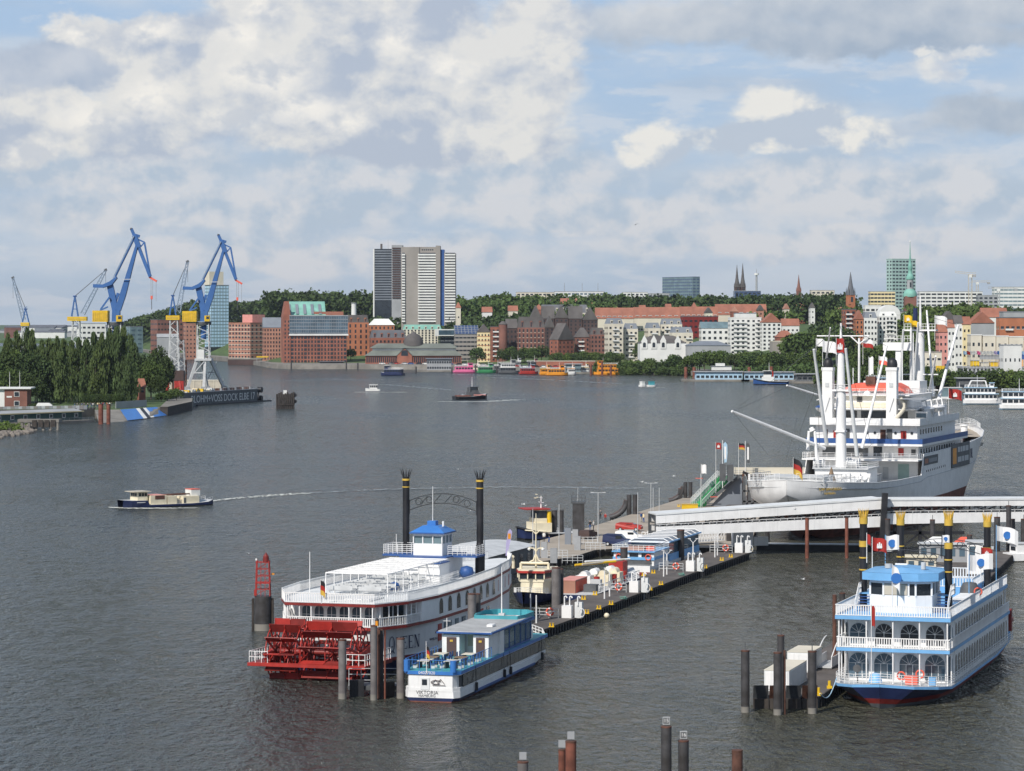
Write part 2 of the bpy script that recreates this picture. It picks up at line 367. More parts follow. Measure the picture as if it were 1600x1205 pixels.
def tree(kind,loc,R,H,label,cat='tree',group=None,vi=None,name=None):
    """crown meshes are 1 m in radius and 2 m tall; the Empty stays unscaled and its parts carry the scale"""
    t = thing(name or {'poplar': 'poplar_tree'}.get(kind,'leafy_tree'),label,cat,loc,random.random()*6.28,group)
    c = CR[kind][(vi if vi is not None else random.randrange(99)) % len(CR[kind])]
    inst(c,'crown',t,Matrix.Diagonal((R,R*random.uniform(.9,1.1),H/2,1)))
    inst(TR,'trunk',t,Matrix.Diagonal((R if kind != 'poplar' else R*2,R if kind != 'poplar' else R*2,H/2,1)))
    return t
def wood(name,label,pts,R,per=70,size=1.3,matn='leaf',cat='wood',seed=1):
    """pts: (x, y, z, h) tree spots -> one mass of foliage"""
    rg = np.random.default_rng(seed); out = []
    for (x,y,z,h) in pts:
        r = R*(.75+.5*rg.random()); k = 3
        for j in range(k):
            o = rg.normal(size=3)*r*.38; p = rg.normal(size=(per//k,3)); p /= np.linalg.norm(p,axis=1)[:,None]
            p *= (.55+.45*rg.random((len(p),1)))*r*.72; p[:,2] *= .9
            out.append(np.array([x,y,z+h-r*.8])+o*[1,1,.5]+p)
        p = rg.normal(size=(per//4,3))*[r*.6,r*.6,h*.25]; out.append(np.array([x,y,z+h*.3])+p)
    me = quadmesh(leafquads(np.concatenate(out),size,rg),name,matn); o = bpy.data.objects.new(name,me); COL.objects.link(o)
    tag(o,label,cat); o['kind'] = 'stuff'; return o
def nth(i): n = i+1; return ('leftmost' if n == 1 else 'second' if n == 2 else 'third' if n == 3 else f'{n}{"th" if 10 < n % 100 < 14 else {1:"st",2:"nd",3:"rd"}.get(n % 10, "th")}')+(' ' if n == 1 else ' from left ')
# ------------------------------------------------------------ far shore terrain
SH = [(-500,522),(120,530),(230,553),(320,562),(356,565),(400,571),(432,577),(560,577),(700,578),(830,583),(970,583),(1070,587),(1275,597),(1400,605),(1470,607),(1600,611),(1800,625),(2600,680)]
def shoreY(px):
    for (a,ya),(b_,yb) in zip(SH[:-1],SH[1:]):
        if px <= b_:
            t = (px-a)/(b_-a); return 1/((1-t)/(F*CH/(ya-HZ)) + t/(F*CH/(yb-HZ)))
    return F*CH/(SH[-1][1]-HZ)
PROF = [(-1,-3),(0,3.4),(70,3.6),(130,5),(240,13),(400,25),(600,31),(1200,34),(9000,34)]
def gz(px,Y):
    o = Y-shoreY(px)
    for (a,za),(b_,zb) in zip(PROF[:-1],PROF[1:]):
        if o <= b_: return za+(zb-za)*max(0,(o-a)/(b_-a))
    return 27
mb = MB(); cols = [p for p in range(-500,2601,25)]; vs = []; fs = []
for px in cols:
    s = shoreY(px)
    for o,z in PROF: vs.append(((px-800)/F*(s+o),s+o,z if px > 200 else min(z,5)))
k = len(PROF)
f2 = []
for i in range(len(cols)-1):
    for j in range(k-1): (f2 if j < 2 else fs).append((i*k+j,(i+1)*k+j,(i+1)*k+j+1,i*k+j+1))
struct('far_bank',mb.add(vs,fs,'grass').add(vs,f2,'quay'))
# ------------------------------------------------------------ windows and generic buildings
def unit_window(m,fr=None):
    mb = MB(); mb.box(-.5,.5,-.06,.02,0,1,m)
    if fr:
        mb.box(-.62,.62,-.09,.02,-.12,0,fr)
    o = mb.build('window'); me = o.data; bpy.data.objects.remove(o); return me
UW = {}
def windows(parent,spots,matn='glass',fr=None,cap=100,name='window',lab=None):
    """spots: (x, y, z, w, h, ang); first `cap` are parts of their own, any more are one part"""
    key = (matn,fr)
    if key not in UW: UW[key] = unit_window(matn,fr)
    spots = list(spots)
    if len(spots) > cap:
        spots.sort(key=lambda s: -s[3]*s[4]); rest = spots[cap:]; spots = spots[:cap]
        mb = MB()
        for (x,y,z,w,h,a) in rest:
            ca,sa = math.cos(a),math.sin(a); P = lambda u,v,zz_: (x+u*ca-v*sa,y+u*sa+v*ca,zz_)
            vs = [P(u,v,q_) for q_ in (z,z+h) for v in (-.06,.02) for u in (-w/2,w/2)]
            mb.add(vs,[(0,2,3,1),(4,5,7,6),(0,1,5,4),(2,6,7,3),(0,4,6,2),(1,3,7,5)],matn)
        mb.build(name,parent,kind='stuff')
    for (x,y,z,w,h,a) in spots:
        inst(UW[key],name,parent,Matrix.Translation((x,y,z)) @ Matrix.Rotation(a,4,'Z') @ Matrix.Diagonal((w,1,h,1)))
def bld(name,label,xl,xc,xr,ytop,Y,th=0,wall='brick',roof='flat',rh=3,rm='roofg',fl=5,ww=1.2,wh=1.5,sp=2.6,wm='glass',z0=None,d=None,cat='building',band=None,fr=None,first=1.2,bal=None,ax='x',hip=0,group=None,gz0=None):
    th = math.radians(th); s = Y/F
    w = max(.5,(xr-xc)*s/math.cos(th)); dd = d or (max(8,(xc-xl)*s/math.sin(th)) if th > .02 and xc > xl else 14)
    c = at(xc,HZ,Y); zb = (gz(xc,Y) if z0 is None else z0)-2; zt = zz(ytop,Y); H = zt-zb
    t = thing(name,label,cat,(c.x,c.y,zb),th,group)
    wb = MB(); wb.box(0,w,0,dd,0,H,wall); eav = H
    if band:
        bm,bh,bs = band; z = H-bs
        while z > 2: wb.box(-.08,w+.08,-.08,dd+.08,z,z+bh,bm); z -= bs
    if roof == 'flat': wb.box(-.15,w+.15,-.15,dd+.15,H,H+.5,rm)
    wb.build('wall',t)
    if roof in ('gable','hip'):
        MB().gable(0,w,0,dd,H+.003,H+rh,rm,ax,(min(w,dd)*.5 if roof == 'hip' else hip)).build('roof',t)
        if roof == 'gable' and ax == 'y': MB().add([(0.02,.01,H),(w-.02,.01,H),(w/2,.01,H+rh*.96)],[(0,1,2)],wall).build('gable',t)
    if roof == 'mansard':
        i_ = min(w,dd)*.14; q = MB()
        q.add([(0,0,H),(w,0,H),(w,dd,H),(0,dd,H),(i_,i_,H+rh),(w-i_,i_,H+rh),(w-i_,dd-i_,H+rh),(i_,dd-i_,H+rh)],[(0,1,5,4),(1,2,6,5),(2,3,7,6),(3,0,4,7),(4,5,6,7)],rm); rf = q.build('roof',t)
        n = int(w/5)
        for k_ in range(n):
            x = (k_+.5)*w/n; g_ = MB().box(x-.8,x+.8,.1,1.6,H+.3,H+rh*.62,wall).box(x-.5,x+.5,.04,.14,H+.6,H+rh*.5,'glass'); g_.build('dormer',rf)
    if fl == 'auto': fl = max(1,int(H/3.5))
    if fl and wm:
        vis = H-max(2.0,2.0); fh = (H-2-first+.3)/fl; sps = []
        nx = max(1,int((w-.6)/sp)); ny = int((dd-.6)/sp) if xc > xl and th > .02 else 0
        for i in range(fl):
            z = 2+first+i*fh
            for k_ in range(nx): sps.append((w*(k_+.5)/nx,0,z,ww,min(wh,fh*.75),0))
            for k_ in range(ny): sps.append((0,dd*(k_+.5)/ny,z,ww,min(wh,fh*.75),-math.pi/2))
        windows(t,sps,wm,fr)
        if bal:
            for k_ in bal:
                for i in range(1,fl): z = 2+first+i*fh-.8; MB().box(w*k_-2.2,w*k_+2.2,-1.1,0,z,z+.15,'bgrey').box(w*k_-2.2,w*k_+2.2,-1.15,-1.08,z,z+1.0,'bwhite').build('balcony',t)
    t['_H'] = H; t['_w'] = w; t['_d'] = dd; return t
def B(*a,**k): return bld(*a,**k)
# ---- left end, behind the peninsula
B('office_block','blue grey glass office block behind the poplars',195,203,222,511,2900,30,'glassg',fl=7,ww=4,wh=1.6,sp=5,wm='glassb',rm='slate')
B('apartment_block','pale slanted apartment block peeking over the poplars by left yellow crane',124,128,163,506,2500,20,'bwhite',fl=8,ww=2.4,wh=1.6,sp=3.4,rm='bgrey')
B('brick_office','dark brown brick office left of the glass tower',232,246,288,500,2950,28,'brick2',fl=7,ww=2.0,wh=1.8,sp=3.2,rm='roofg')
B('sheet_metal_shed','low grey metal shed in front of the dark brown brick office',243,246,276,527,2600,10,'bgrey',fl=0,roof='gable',rh=3,rm='bgrey')
B('brick_block','narrow orange brick block behind the old grey crane',286,290,306,506,2680,20,'brick3',fl=9,ww=1.3,wh=1.4,sp=2.4,rm='brick3')
t = B('glass_tower','slim glass tower with a beige box on its roof',318,330,356,446,2780,32,'glassg',fl=20,ww=2.4,wh=2.2,sp=2.9,wm='lblue',rm='slate')
H = t['_H']; MB().box(-1,t['_w']*.75,2,t['_d']*.9,H+.5,H+13,'bcream').build('rooftop_box',t); MB().box(-.3,t['_w']+.3,-.3,t['_d'],1.8,6.5,'glass').build('ground_floor',t)
t = B('brick_office','pale orange brick office right of the glass tower',354,391,409,505,2420,48,'brick3',fl=9,ww=1.9,wh=1.7,sp=3.4,rm='rooft',band=('bcream',.35,3.6))
MB().box(8,22,6,18,t['_H'],t['_H']+7,'rose').build('roof_house',t)
B('brick_warehouse','old brick warehouse with slate roof beside the green gabled warehouse',408,412,443,512,2330,10,'brick3',fl=8,ww=1.0,wh=1.7,sp=2.1,roof='gable',rh=8,rm='slate')
B('quay_wall','dark timber faced quay in front of the orange brick office',354,356,408,562,2360,4,'brickd',fl=0,z0=2,cat='quay',rm='quay',d=40)
# warehouse with green roof and glass storeys
t = thing('brick_warehouse','brick warehouse with glass upper floors and green copper gable roof','warehouse',(*at(454,HZ,2240).xy,3),math.radians(8)); s = 2240/F
w = 87*s/math.cos(.14); zb = lambda py: zz(py,2240)-3
MB().box(0,w,0,26,-2,zb(522),'brick').build('wall',t)
mb = MB().box(-.8,w+.8,-1.0,26,zb(522)+.01,zb(494),'glassb')
mb.box(-1.2,w+1.2,-1.4,26.2,zb(522)-1.2,zb(522)+.005,'bwhite')
for i in range(26): x = -.8+(w+1.6)*i/25; mb.box(x-.12,x+.12,-1.15,-.9,zb(521),zb(494.5),'slate')
for i in range(5): z = zb(521)+(zb(494)-zb(521))*i/5; mb.box(-.9,w+.9,-1.13,-.92,z,z+.35,'bgrey')
mb.box(-1.0,w+1.0,-1.2,26.2,zb(494),zb(494)+.7,'bgrey'); mb.build('glass_storeys',t)
mb = MB(); gx0,gx1 = -4,27; zt,ze = zb(471),zb(493)
mb.add([(gx0,3,ze),(gx1,3,ze),(gx0,16,zt),(gx1,16,zt),(gx0,26,ze),(gx1,26,ze)],[(0,1,3,2),(2,3,5,4),(0,2,4),(1,5,3)],'copper'); rf = mb.build('roof',t)
for i in range(5):
    mb = MB(); x = gx0+2.5+i*5.8; mb.add([(x,3.5,ze+1.2),(x+2.2,3.5,ze+1.2),(x,13.2,zt-2),(x+2.2,13.2,zt-2)],[(0,1,3,2)],'slate'); q = mb.build('skylight',rf); q.location.y = -.35
MB().box(-5.6,0,-.5,26,-2,zb(494),'brick').add([(-5.6,-.5,zb(494)),(0,-.5,zb(494)),(-1.2,-.5,zb(471)),(-4.2,-.5,zb(471))],[(0,1,2,3)],'brick').add([(-5.6,-.5,zb(494)),(-5.6,26,zb(494)),(-4.2,14,zb(471)),(-4.2,-.5,zb(471))],[(0,3,2,1)],'brick').build('gable_end',t)
MB().box(w*.42,w*.95,4,20,zb(494)+.7,zb(487),'rooft').build('roof_house',t)
sp_ = [(w*(k_+.5)/17,0,-1+1.6+i*3.0,1.25 if k_ % 4 else 2.0,1.9,0) for i in range(7) for k_ in range(17)]
windows(t,sp_,'glass')
windows(t,[(-2.8+q_,-.5,1+i*3,1,1.6,0) for i in range(11) for q_ in (-1.3,1.3)],'glass',name='gable_window')
# brick towers and chimney
t = B('brick_factory','tall brick factory with a white round chimney on its roof',541,543,576,504,2330,12,'bricko',fl=6,ww=1.3,wh=2.6,sp=3.4,roof='mansard',rh=6,rm='roofb')
MB().cyl((6,6,t['_H']),(6,6,t['_H']+15),2.1,1.9,16,'bwhite').cyl((6,6,t['_H']+15),(6,6,t['_H']+15.6),2.3,2.3,16,'bgrey').build('chimney',t)
B('brick_factory','orange brick block with grey pyramid roof and twin vents',575,578,616,508,2360,10,'bricko',fl=6,ww=1.2,wh=2.0,sp=3,roof='hip',rh=5,rm='bwhite')
t = bpy.context.scene.objects[-1]
B('brick_house','brick house with dark dormered roof behind the fish hall',576,580,634,528,2290,10,'brick',fl=4,ww=1.4,wh=1.8,sp=2.8,roof='mansard',rh=6,rm='roofg')
B('apartment_block','pale apartment row with green dormers behind the dome',628,630,690,515,2420,6,'bcream',fl=6,ww=1.3,wh=1.6,sp=2.6,roof='mansard',rh=4,rm='copper')
B('office_block','wide white office roofed in slate behind the dark glass box',610,612,700,504,2560,4,'bwhite',fl=4,ww=1.6,wh=1.4,sp=2.6,rm='slate')
# fish hall with dome
Yh = 2190; s = Yh/F
t = thing('fish_hall','long brick fish market hall with green tiered roof and dark dome','market hall',(*at(571,HZ,Yh).xy,3),math.radians(2)); w = 150*s
hb = lambda py: zz(py,Yh)-3
MB().box(0,w,0,34,-2,hb(556),'brick').build('wall',t)
q = MB(); q.add([(-1,-1,hb(556)),(w+1,-1,hb(556)),(w-4,8,hb(548)),(5,8,hb(548)),(-1,35,hb(556)),(w+1,35,hb(556)),(w-4,26,hb(548)),(5,26,hb(548))],[(0,1,2,3),(5,4,7,6),(4,0,3,7),(1,5,6,2)],'roofgr')
q.box(5,w-4,8.2,25.8,hb(548)-.2,hb(544),'bwhite')
q.add([(3,6.5,hb(544)),(w-2,6.5,hb(544)),(w-8,17,hb(537)),(9,17,hb(537)),(3,27.5,hb(544)),(w-2,27.5,hb(544))],[(0,1,2,3),(5,4,3,2),(4,0,3),(1,5,2)],'roofgr'); q.build('roof',t)
for gx in (29,):
    MB().add([(gx-5.5,-1.2,-1),(gx+5.5,-1.2,-1),(gx+5.5,-1.2,hb(556)),(gx,-1.2,hb(545)),(gx-5.5,-1.2,hb(556))],[(0,1,2,3,4)],'brick').add([(gx-6.5,-1.5,hb(557)),(gx,-1.5,hb(543.5)),(gx,14,hb(543.5)),(gx-6.5,14,hb(557)),(gx+6.5,-1.5,hb(557)),(gx+6.5,14,hb(557))],[(0,1,2,3),(4,5,2,1)],'roofgr').build('cross_gable',t)
    MB().arch((gx,-1.3,hb(556)),(1,0,0),5,4.2,.05,'glass').build('arched_window',t)
MB().lathe([(7.4,hb(541)),(7.3,hb(536)),(6.9,hb(531)),(5.6,hb(526)),(3.4,hb(522.5)),(1.2,hb(520.6)),(1.0,hb(519.5)),(.05,hb(517.5))],(35.5,17,0),20,'roofb').build('dome',t)
for i in range(46):
    x = 1.2+i*(w-2.4)/45
    if abs(x-29) < 6: continue
    inst(UW[('glass',None)],'window',t,Matrix.Translation((x,0,1.5)) @ Matrix.Diagonal((1.0,1,4.0,1)))
# office row
t = B('office_block','black glass office with a white framed box cantilevered on top',684,688,712,517,2300,14,'glass',fl=7,ww=2.6,wh=.35,sp=2.9,wm='bgrey',rm='dgrey')
H = t['_H']; MB().box(-2.5,11.5,-2,8,H-4,H+1.2,'bwhite').box(-1.8,10.8,-2.1,-1.9,H-3.2,H+.5,'glassb').build('framed_box',t)
t = B('office_block','brown office with striped windows and a solar panel roof',709,711,748,523,2240,6,'conc',fl=6,ww=2.6,wh=1.2,sp=2.9,rm='bgrey')
H = t['_H']; w = t['_w']; q = MB().add([(0,-.5,H+.55),(w,-.5,H+.55),(w,9,H+7),(0,9,H+7),(0,14,H+.55),(w,14,H+.55)],[(0,1,2,3),(3,2,5,4),(0,3,4),(1,5,2)],'panel')
for i in range(8): q.beam((w*i/7,-.6,H+.62),(w*i/7,9,H+7.1),.25,.2,'bgrey')
for i in range(1,4): q.beam((0,-.6+9.5*i/4,H+.65+6.4*i/4),(w,-.6+9.5*i/4,H+.65+6.4*i/4),.2,.2,'bgrey')
q.build('solar_roof',t)
B('gabled_house','narrow yellow ornate gabled house beside the solar roof office',745,746,766,519,2200,4,'yel2',fl=6,ww=1.0,wh=1.7,sp=1.9,roof='gable',rh=6,rm='roofb',ax='y',band=('bricko',.4,3.4))
B('apartment_block','brick apartment block with stacked balconies right of the yellow gabled house',766,768,781,511,2190,8,'brick',fl=7,ww=1.4,wh=1.4,sp=2.5,bal=(.5,),rm='roofb')
t = thing('round_brick_tower','round dark brick corner tower with flat cone roof','tower',(*at(786,HZ,2190).xy,2)); MB().cyl((0,0,0),(0,0,zz(507,2190)-2),3.2,3.2,20,'brick2',False).build('wall',t); MB().cyl((0,0,zz(507,2190)-2),(0,0,zz(502,2190)-2),3.5,1.0,20,'roofb').build('roof',t)
B('brick_house','dark brick house front between round tower and red brick row',790,791,808,513,2205,4,'brickd',fl=6,ww=1.2,wh=1.6,sp=2.4,roof='gable',rh=7,rm='roofb')
B('brick_block','long dark red brick block with tall stone framed windows and dormers',808,809,851,512,2190,4,'brick2',fl=6,ww=1.1,wh=2.2,sp=2.5,roof='mansard',rh=8,rm='roofb',fr='bcream')
B('gabled_house','dark brick gabled house right of the long red brick block',850,852,866,512,2260,6,'brickd',fl=6,ww=1.2,wh=1.6,sp=2.4,roof='gable',rh=9,rm='roofb',ax='y')
for i,(a,b_,yt) in enumerate([(828,846,497),(846,866,498),(866,888,497),(888,910,498),(910,934,500)]):
    B('gabled_house',['leftmost of the dark gabled houses high behind the brick rows','second dark gabled house from the left high behind the brick rows','middle one of the dark gabled houses high behind the brick rows','fourth dark gabled house from the left high behind the brick rows','rightmost of the dark gabled houses high behind the brick rows'][i],
      a,a+1,b_,yt,2360,5,'brickd',fl=5,ww=1.2,wh=1.5,sp=2.6,roof='gable',rh=10,rm='roofb',ax='y' if i % 2 == 0 else 'x',group='dark gabled houses high behind the brick rows')
B('apartment_block','long dark grey roofed block with many skylights on the slope',826,828,922,489,2500,3,'bcream',fl=3,ww=1.2,wh=1.3,sp=3.2,roof='mansard',rh=7,rm='roofg')
B('gabled_house','big steep gabled brick house with its plain gable wall facing left',859,872,897,531,2140,40,'brick',fl=5,ww=1.1,wh=1.5,sp=3.2,roof='gable',rh=12,rm='roofb',ax='y')
B('brick_house','brick house with bay and dark hipped roof beside the big gable',897,899,922,527,2160,6,'brick2',fl=5,ww=1.2,wh=1.6,sp=2.6,roof='hip',rh=7,rm='roofb',bal=(.4,))
B('brick_house','dark brick house left of the tall cream apartments',921,923,945,523,2150,6,'brick2',fl=6,ww=1.2,wh=1.6,sp=2.4,roof='mansard',rh=5,rm='roofb')
# cream and white rows
B('apartment_block','tall cream apartment block with balconies and slate attic, left of pair',945,950,974,506,2110,14,'bcream',fl=7,ww=1.5,wh=1.5,sp=2.8,roof='mansard',rh=4,rm='slate',bal=(.5,))
B('apartment_block','cream apartment wing with balconies behind a green tree',974,976,997,514,2120,6,'bcream',fl=6,ww=1.5,wh=1.5,sp=2.8,roof='mansard',rh=4,rm='slate',bal=(.5,))
B('apartment_block','cream apartment house with slate attic left of red block',1008,1013,1032,513,2120,10,'bcream',fl=6,ww=1.5,wh=1.5,sp=2.8,roof='mansard',rh=4,rm='slate',bal=(.5,))
B('apartment_block','cream apartment house with twin attic storeys next to grey low block',1032,1033,1066,507,2130,4,'bcream',fl=7,ww=1.5,wh=1.5,sp=2.9,roof='mansard',rh=4,rm='slate',bal=(.3,.75))
B('apartment_block','low beige block with grey attic in front of red block',1047,1050,1083,520,2080,8,'bcream',fl=5,ww=1.4,wh=1.3,sp=3,roof='mansard',rh=4,rm='slate',bal=(.8,))
B('apartment_block','dark red panelled block on the slope',1064,1068,1123,495,2260,14,'dred',fl=4,ww=2.2,wh=1.5,sp=3.6,rm='roofg')
for i,(a,b_,yt,lab) in enumerate([(930,990,498,'leftmost orange tiled roof row on the slope with white dormers'),(990,1062,497,'orange tiled roof row above the cream apartments'),(1062,1122,496,'orange tiled roof row above the dark red block'),(1118,1198,492,'rightmost and highest long orange tiled roof row')]):
    t = B('row_house',lab,a,a+1,b_,yt,2420+i*20,3,'bcream',fl=1,ww=1.4,wh=1.2,sp=2.4,roof='gable',rh=9,rm='rooft',group='orange roofed rows on the slope')
    n = 7; q = MB()
    for k_ in range(n): x = t['_w']*(k_+.5)/n; MB().box(x-1.5,x+1.5,.6,3.4,t['_H']+.4,t['_H']+2.2,'bwhite').box(x-1.2,x+1.2,.5,.6,t['_H']+.8,t['_H']+1.9,'glass').build('dormer',t)
t = B('villa','low dark roofed house row with tall white arched gables by the trees',998,1000,1072,536,2030,3,'bwhite',fl=1,ww=1.4,wh=1.6,sp=3,roof='hip',rh=5,rm='roofb')
for x in (3,9.5,16,26): MB().box(x-2,x+2,-.4,2,t['_H']-4,t['_H']+1.6,'bwhite').add([(x-2,-.4,t['_H']+1.6),(x+2,-.4,t['_H']+1.6),(x,-.4,t['_H']+5.5)],[(0,1,2)],'bwhite').arch((x,-.42,t['_H']-3),(1,0,0),2,3.4,.05,'glass').build('white_gable',t)
B('glass_pavilion','low grey pavilion with glazed sloping roof under the white blocks',1072,1074,1142,540,2020,3,'bgrey',fl=1,ww=2.4,wh=1.6,sp=3,roof='hip',rh=3,rm='slate')
B('apartment_block','white block with bays under a slanted glass roof',1094,1096,1139,513,2080,4,'bwhite',fl=5,ww=1.8,wh=1.8,sp=3.4,roof='gable',rh=4.5,rm='glassg')
B('apartment_block','tall white block with steel balconies right of slanted glass roof',1139,1141,1190,497,2070,5,'bwhite',fl=8,ww=1.7,wh=1.4,sp=3.1,rm='bwhite',bal=(.2,.42,.9))
t = B('glass_house','glazed attic storey house set on top behind the tall white block',1148,1149,1182,490,2110,4,'bwhite',fl=2,ww=2.2,wh=1.4,sp=3,rm='slate',z0=20)
B('gabled_house','white gabled house with brown red roof beside tall white block',1189,1191,1221,504,2060,6,'bwhite',fl=7,ww=1.6,wh=1.4,sp=2.8,roof='gable',rh=6.5,rm='rooft',ax='y')
B('row_house','white row with orange tiled roof and dormers right of white gable',1221,1222,1249,509,2090,4,'bwhite',fl=3,ww=1.3,wh=1.3,sp=2.4,roof='gable',rh=5,rm='rooft')
B('cottage','brick cottage with orange hipped roof on the beige wall',1212,1214,1241,527,2000,6,'brick',fl=1,ww=1.4,wh=1.4,sp=2.8,roof='hip',rh=4.5,rm='rooft',z0=14)
B('retaining_wall','plain beige retaining wall under the orange hipped cottage',1205,1207,1243,534,1985,6,'conc',fl=0,cat='wall',rm='bcream',d=10)
# skyline
def sky_b(name,lab,a,b_,yt,Y,wall,fl=4,sp=4,ww=2.8,wh=1.6,wm='glass',th=3,rm='bgrey',c=None,cat='building',**k):
    return B(name,lab,a,(c or a+1),b_,yt,Y,th,wall,fl='auto',sp=sp,ww=ww,wh=wh,wm=wm,rm=rm,z0=20,cat=cat,**k)
t = sky_b('slab_block','wide low cream skyline block with roof masts left of centre',806,868,457,3000,'bcream',3)
t = sky_b('slab_block','dark striped skyline block with white end wall and masts',866,944,456,2980,'bwhite',3,wm='glassb')
for x in (10,28,44): MB().cyl((x,6,t['_H']),(x,6,t['_H']+9),.35,.2,6,'bgrey').build('mast',t)
sky_b('slab_block','white low building on the hilltop left of blue glass slab',972,1012,457,3100,'bwhite',2)
sky_b('slab_block','thin flat hilltop building joined to the blue glass slab',1012,1046,459,3100,'bgrey',2)
t = sky_b('glass_slab','broad blue grey glass high slab on the skyline',1039,1094,433,3300,'glassg',9,4.2,3.4,1.4,'panel',28,c=1082,rm='panel')
t = sky_b('slab_block','dark flat building at the foot of the twin spires',1147,1189,455,3200,'panel',2)
t = sky_b('slab_block','small white skyline block far right of the single brick spire',1267,1304,454,2900,'bcream',2)
sky_b('apartment_block','tan apartment block left of the green high-rise',1359,1399,456,2700,'yel2',4,3)
sky_b('long_hall','long white curved hall on the skyline left of the tower crane',1436,1536,456,2800,'bwhite',2,5,4.4)
sky_b('slab_block','layered grey building at right edge of the skyline',1553,1640,449,2700,'bwhite',4,4,3.9,1.4,'glassg')
sky_b('slab_block','dark grey low block under the orange tower crane',1528,1560,462,2600,'bgrey',2)
t = sky_b('high_rise','pale green high-rise grid block behind the copper spire',1387,1433,405,2900,'mint',15,3.4,2.7,1.5,'glass',24,c=1394,rm='mint')
def spire(name,lab,px,ytip,ybase,wpx,Y,body,roofm,ybody):
    p = at(px,HZ,Y); zb = gz(px,Y)-2; t = thing(name,lab,'church',(p.x,p.y,zb),.3); s = Y/F; w = wpx*s/2
    zt = lambda y: zz(y,Y)-zb
    MB().box(-w,w,-w,w,0,zt(ybody),body).build('tower',t)
    q = MB()
    q.loft([[(r*math.cos(a*math.pi/4+.39),r*math.sin(a*math.pi/4+.39),z) for a in range(8)] for r,z in ((w*1.25,zt(ybody)),(w*.62,zt(ybody)+(zt(ytip)-zt(ybody))*.42),(.12,zt(ytip)))],roofm,False).build('spire',t)
    for dx in (-1,1):
        for dy in (-1,1): MB().cyl((dx*w*.9,dy*w*.9,zt(ybody)),(dx*w*.9,dy*w*.9,zt(ybody)+w*2.2),w*.25,.02,6,roofm).build('pinnacle',t)
    windows(t,[(0,-w,zt(ybody)-5.5,w*.7,4,0)],'glass',name='belfry_opening'); return t
spire('church_tower','left one of the twin dark stone church spires',1151.5,414,470,7,3300,'brickd','roofb',449)
spire('church_tower','right one of the twin dark stone church spires',1160.5,411,470,7,3300,'brickd','roofb',449)
spire('church_tower','lone brown brick church spire right of the television mast',1248,429,470,6,3100,'brick2','brick2',455)
spire('church_tower','dark slate spire on an orange brick church tower',1329,425,476,11,2300,'bricko','roofg',461)
t = thing('television_tower','thin pale television tower behind the twin spires','tower',(*at(1182,HZ,4200).xy,20)); MB().cyl((0,0,0),(0,0,zz(430,4200)-20),1.9,1.4,10,'bgrey').build('shaft',t); MB().cyl((0,0,zz(430,4200)-20),(0,0,zz(427,4200)-20),3.2,3.2,12,'bwhite').build('pod',t); MB().cyl((0,0,zz(427,4200)-20),(0,0,zz(420,4200)-20),.6,.2,6,'bgrey').build('antenna',t)
# copper spire
Yc = 2350; p = at(1422,HZ,Yc); zb = 15; t = thing('church_tower','tall green copper baroque spire with dome and lanterns','church',(p.x,p.y,zb)); zt = lambda y: zz(y,Yc)-zb
MB().box(-4.6,4.6,-4.6,4.6,0,zt(463),'brick2').build('tower',t)
MB().lathe([(5.4,zt(464)),(5.6,zt(460)),(4.6,zt(455)),(2.9,zt(452)),(2.8,zt(451.5))],n=16,m='copper').build('lower_dome',t)
MB().cyl((0,0,zt(451.5)),(0,0,zt(437)),2.7,2.6,10,'bgrey').build('clock_drum',t)
MB().lathe([(3.0,zt(437)),(3.4,zt(434)),(2.4,zt(430)),(1.6,zt(427)),(1.5,zt(421)),(2.0,zt(419)),(1.5,zt(414)),(.9,zt(411)),(.8,zt(405)),(.55,zt(400)),(.12,zt(378))],n=12,m='copper').build('spire',t)
MB().lathe([(.05,zt(379)),(.6,zt(378)),(.6,zt(377)),(.05,zt(376))],n=8,m='bwhite').build('finial',t)
for z0_,z1_ in ((448,440),): windows(t,[(0,-2.75,zt(449),1.2,4,0)],'glass',name='belfry_opening')
# twin towers of flats
def tower_flats():
    Y = 2480; s = Y/F
    t = thing('high_rise','grey concrete high-rise of flats with white striped balconies','high-rise',(*at(627,HZ,Y).xy,8)); z = lambda y: zz(y,Y)-8
    L = lambda px: (px-627)*s
    MB().box(L(627),L(655),0,22,-6,z(386),'conc').box(L(655),L(681),.9,22,-6,z(386),'conc').build('concrete_slab',t)
    MB().box(L(681),L(688),-1.5,22,-6,z(384),'conc').build('concrete_shaft',t)
    MB().box(L(688),L(694),.5,22,-6,z(390),'dblue').build('blue_shaft',t)
    MB().box(L(694),L(712),-.2,22,-6,z(395.5),'conc').build('side_wing',t)
    for (a,b_,y0,yo) in ((653,681,399,.9),(695,711.5,399,-.2),(628,633,399,0)):
        for i in range(25):
            zb = z(399)-i*(z(399)-z(503))/24
            MB().box(L(a),L(b_),yo-1.5,yo-.02,zb-.15,zb+1.15,'bwhite').box(L(a)+.3,L(b_)-.3,yo-.2,yo-.03,zb+1.15,zb+2.1,'glass').build('balcony',t)
    windows(t,[(L(660+i*3.2),.9,z(391.5),1.1,1.1,0) for i in range(6)],'glass',name='attic_window')
    return t
tower_flats()
Y = 2620; s = Y/F; L = lambda px: (px-583)*s
t = thing('high_rise','dark glass high-rise with a white edge standing behind the concrete one','high-rise',(*at(583,HZ,Y).xy,8),0); z = lambda y: zz(y,Y)-8
MB().box(L(583),L(585),-.2,20,-6,z(389.5),'bwhite').build('white_edge',t)
MB().box(L(585),L(612),0,20,-6,z(389),'glass').build('glass_wall',t)
for i in range(20): zb = z(393)-i*(z(393)-z(473))/20; MB().box(L(585.5),L(612),-.15,-.01,zb,zb+1.0,'slate').build('floor_band',t)
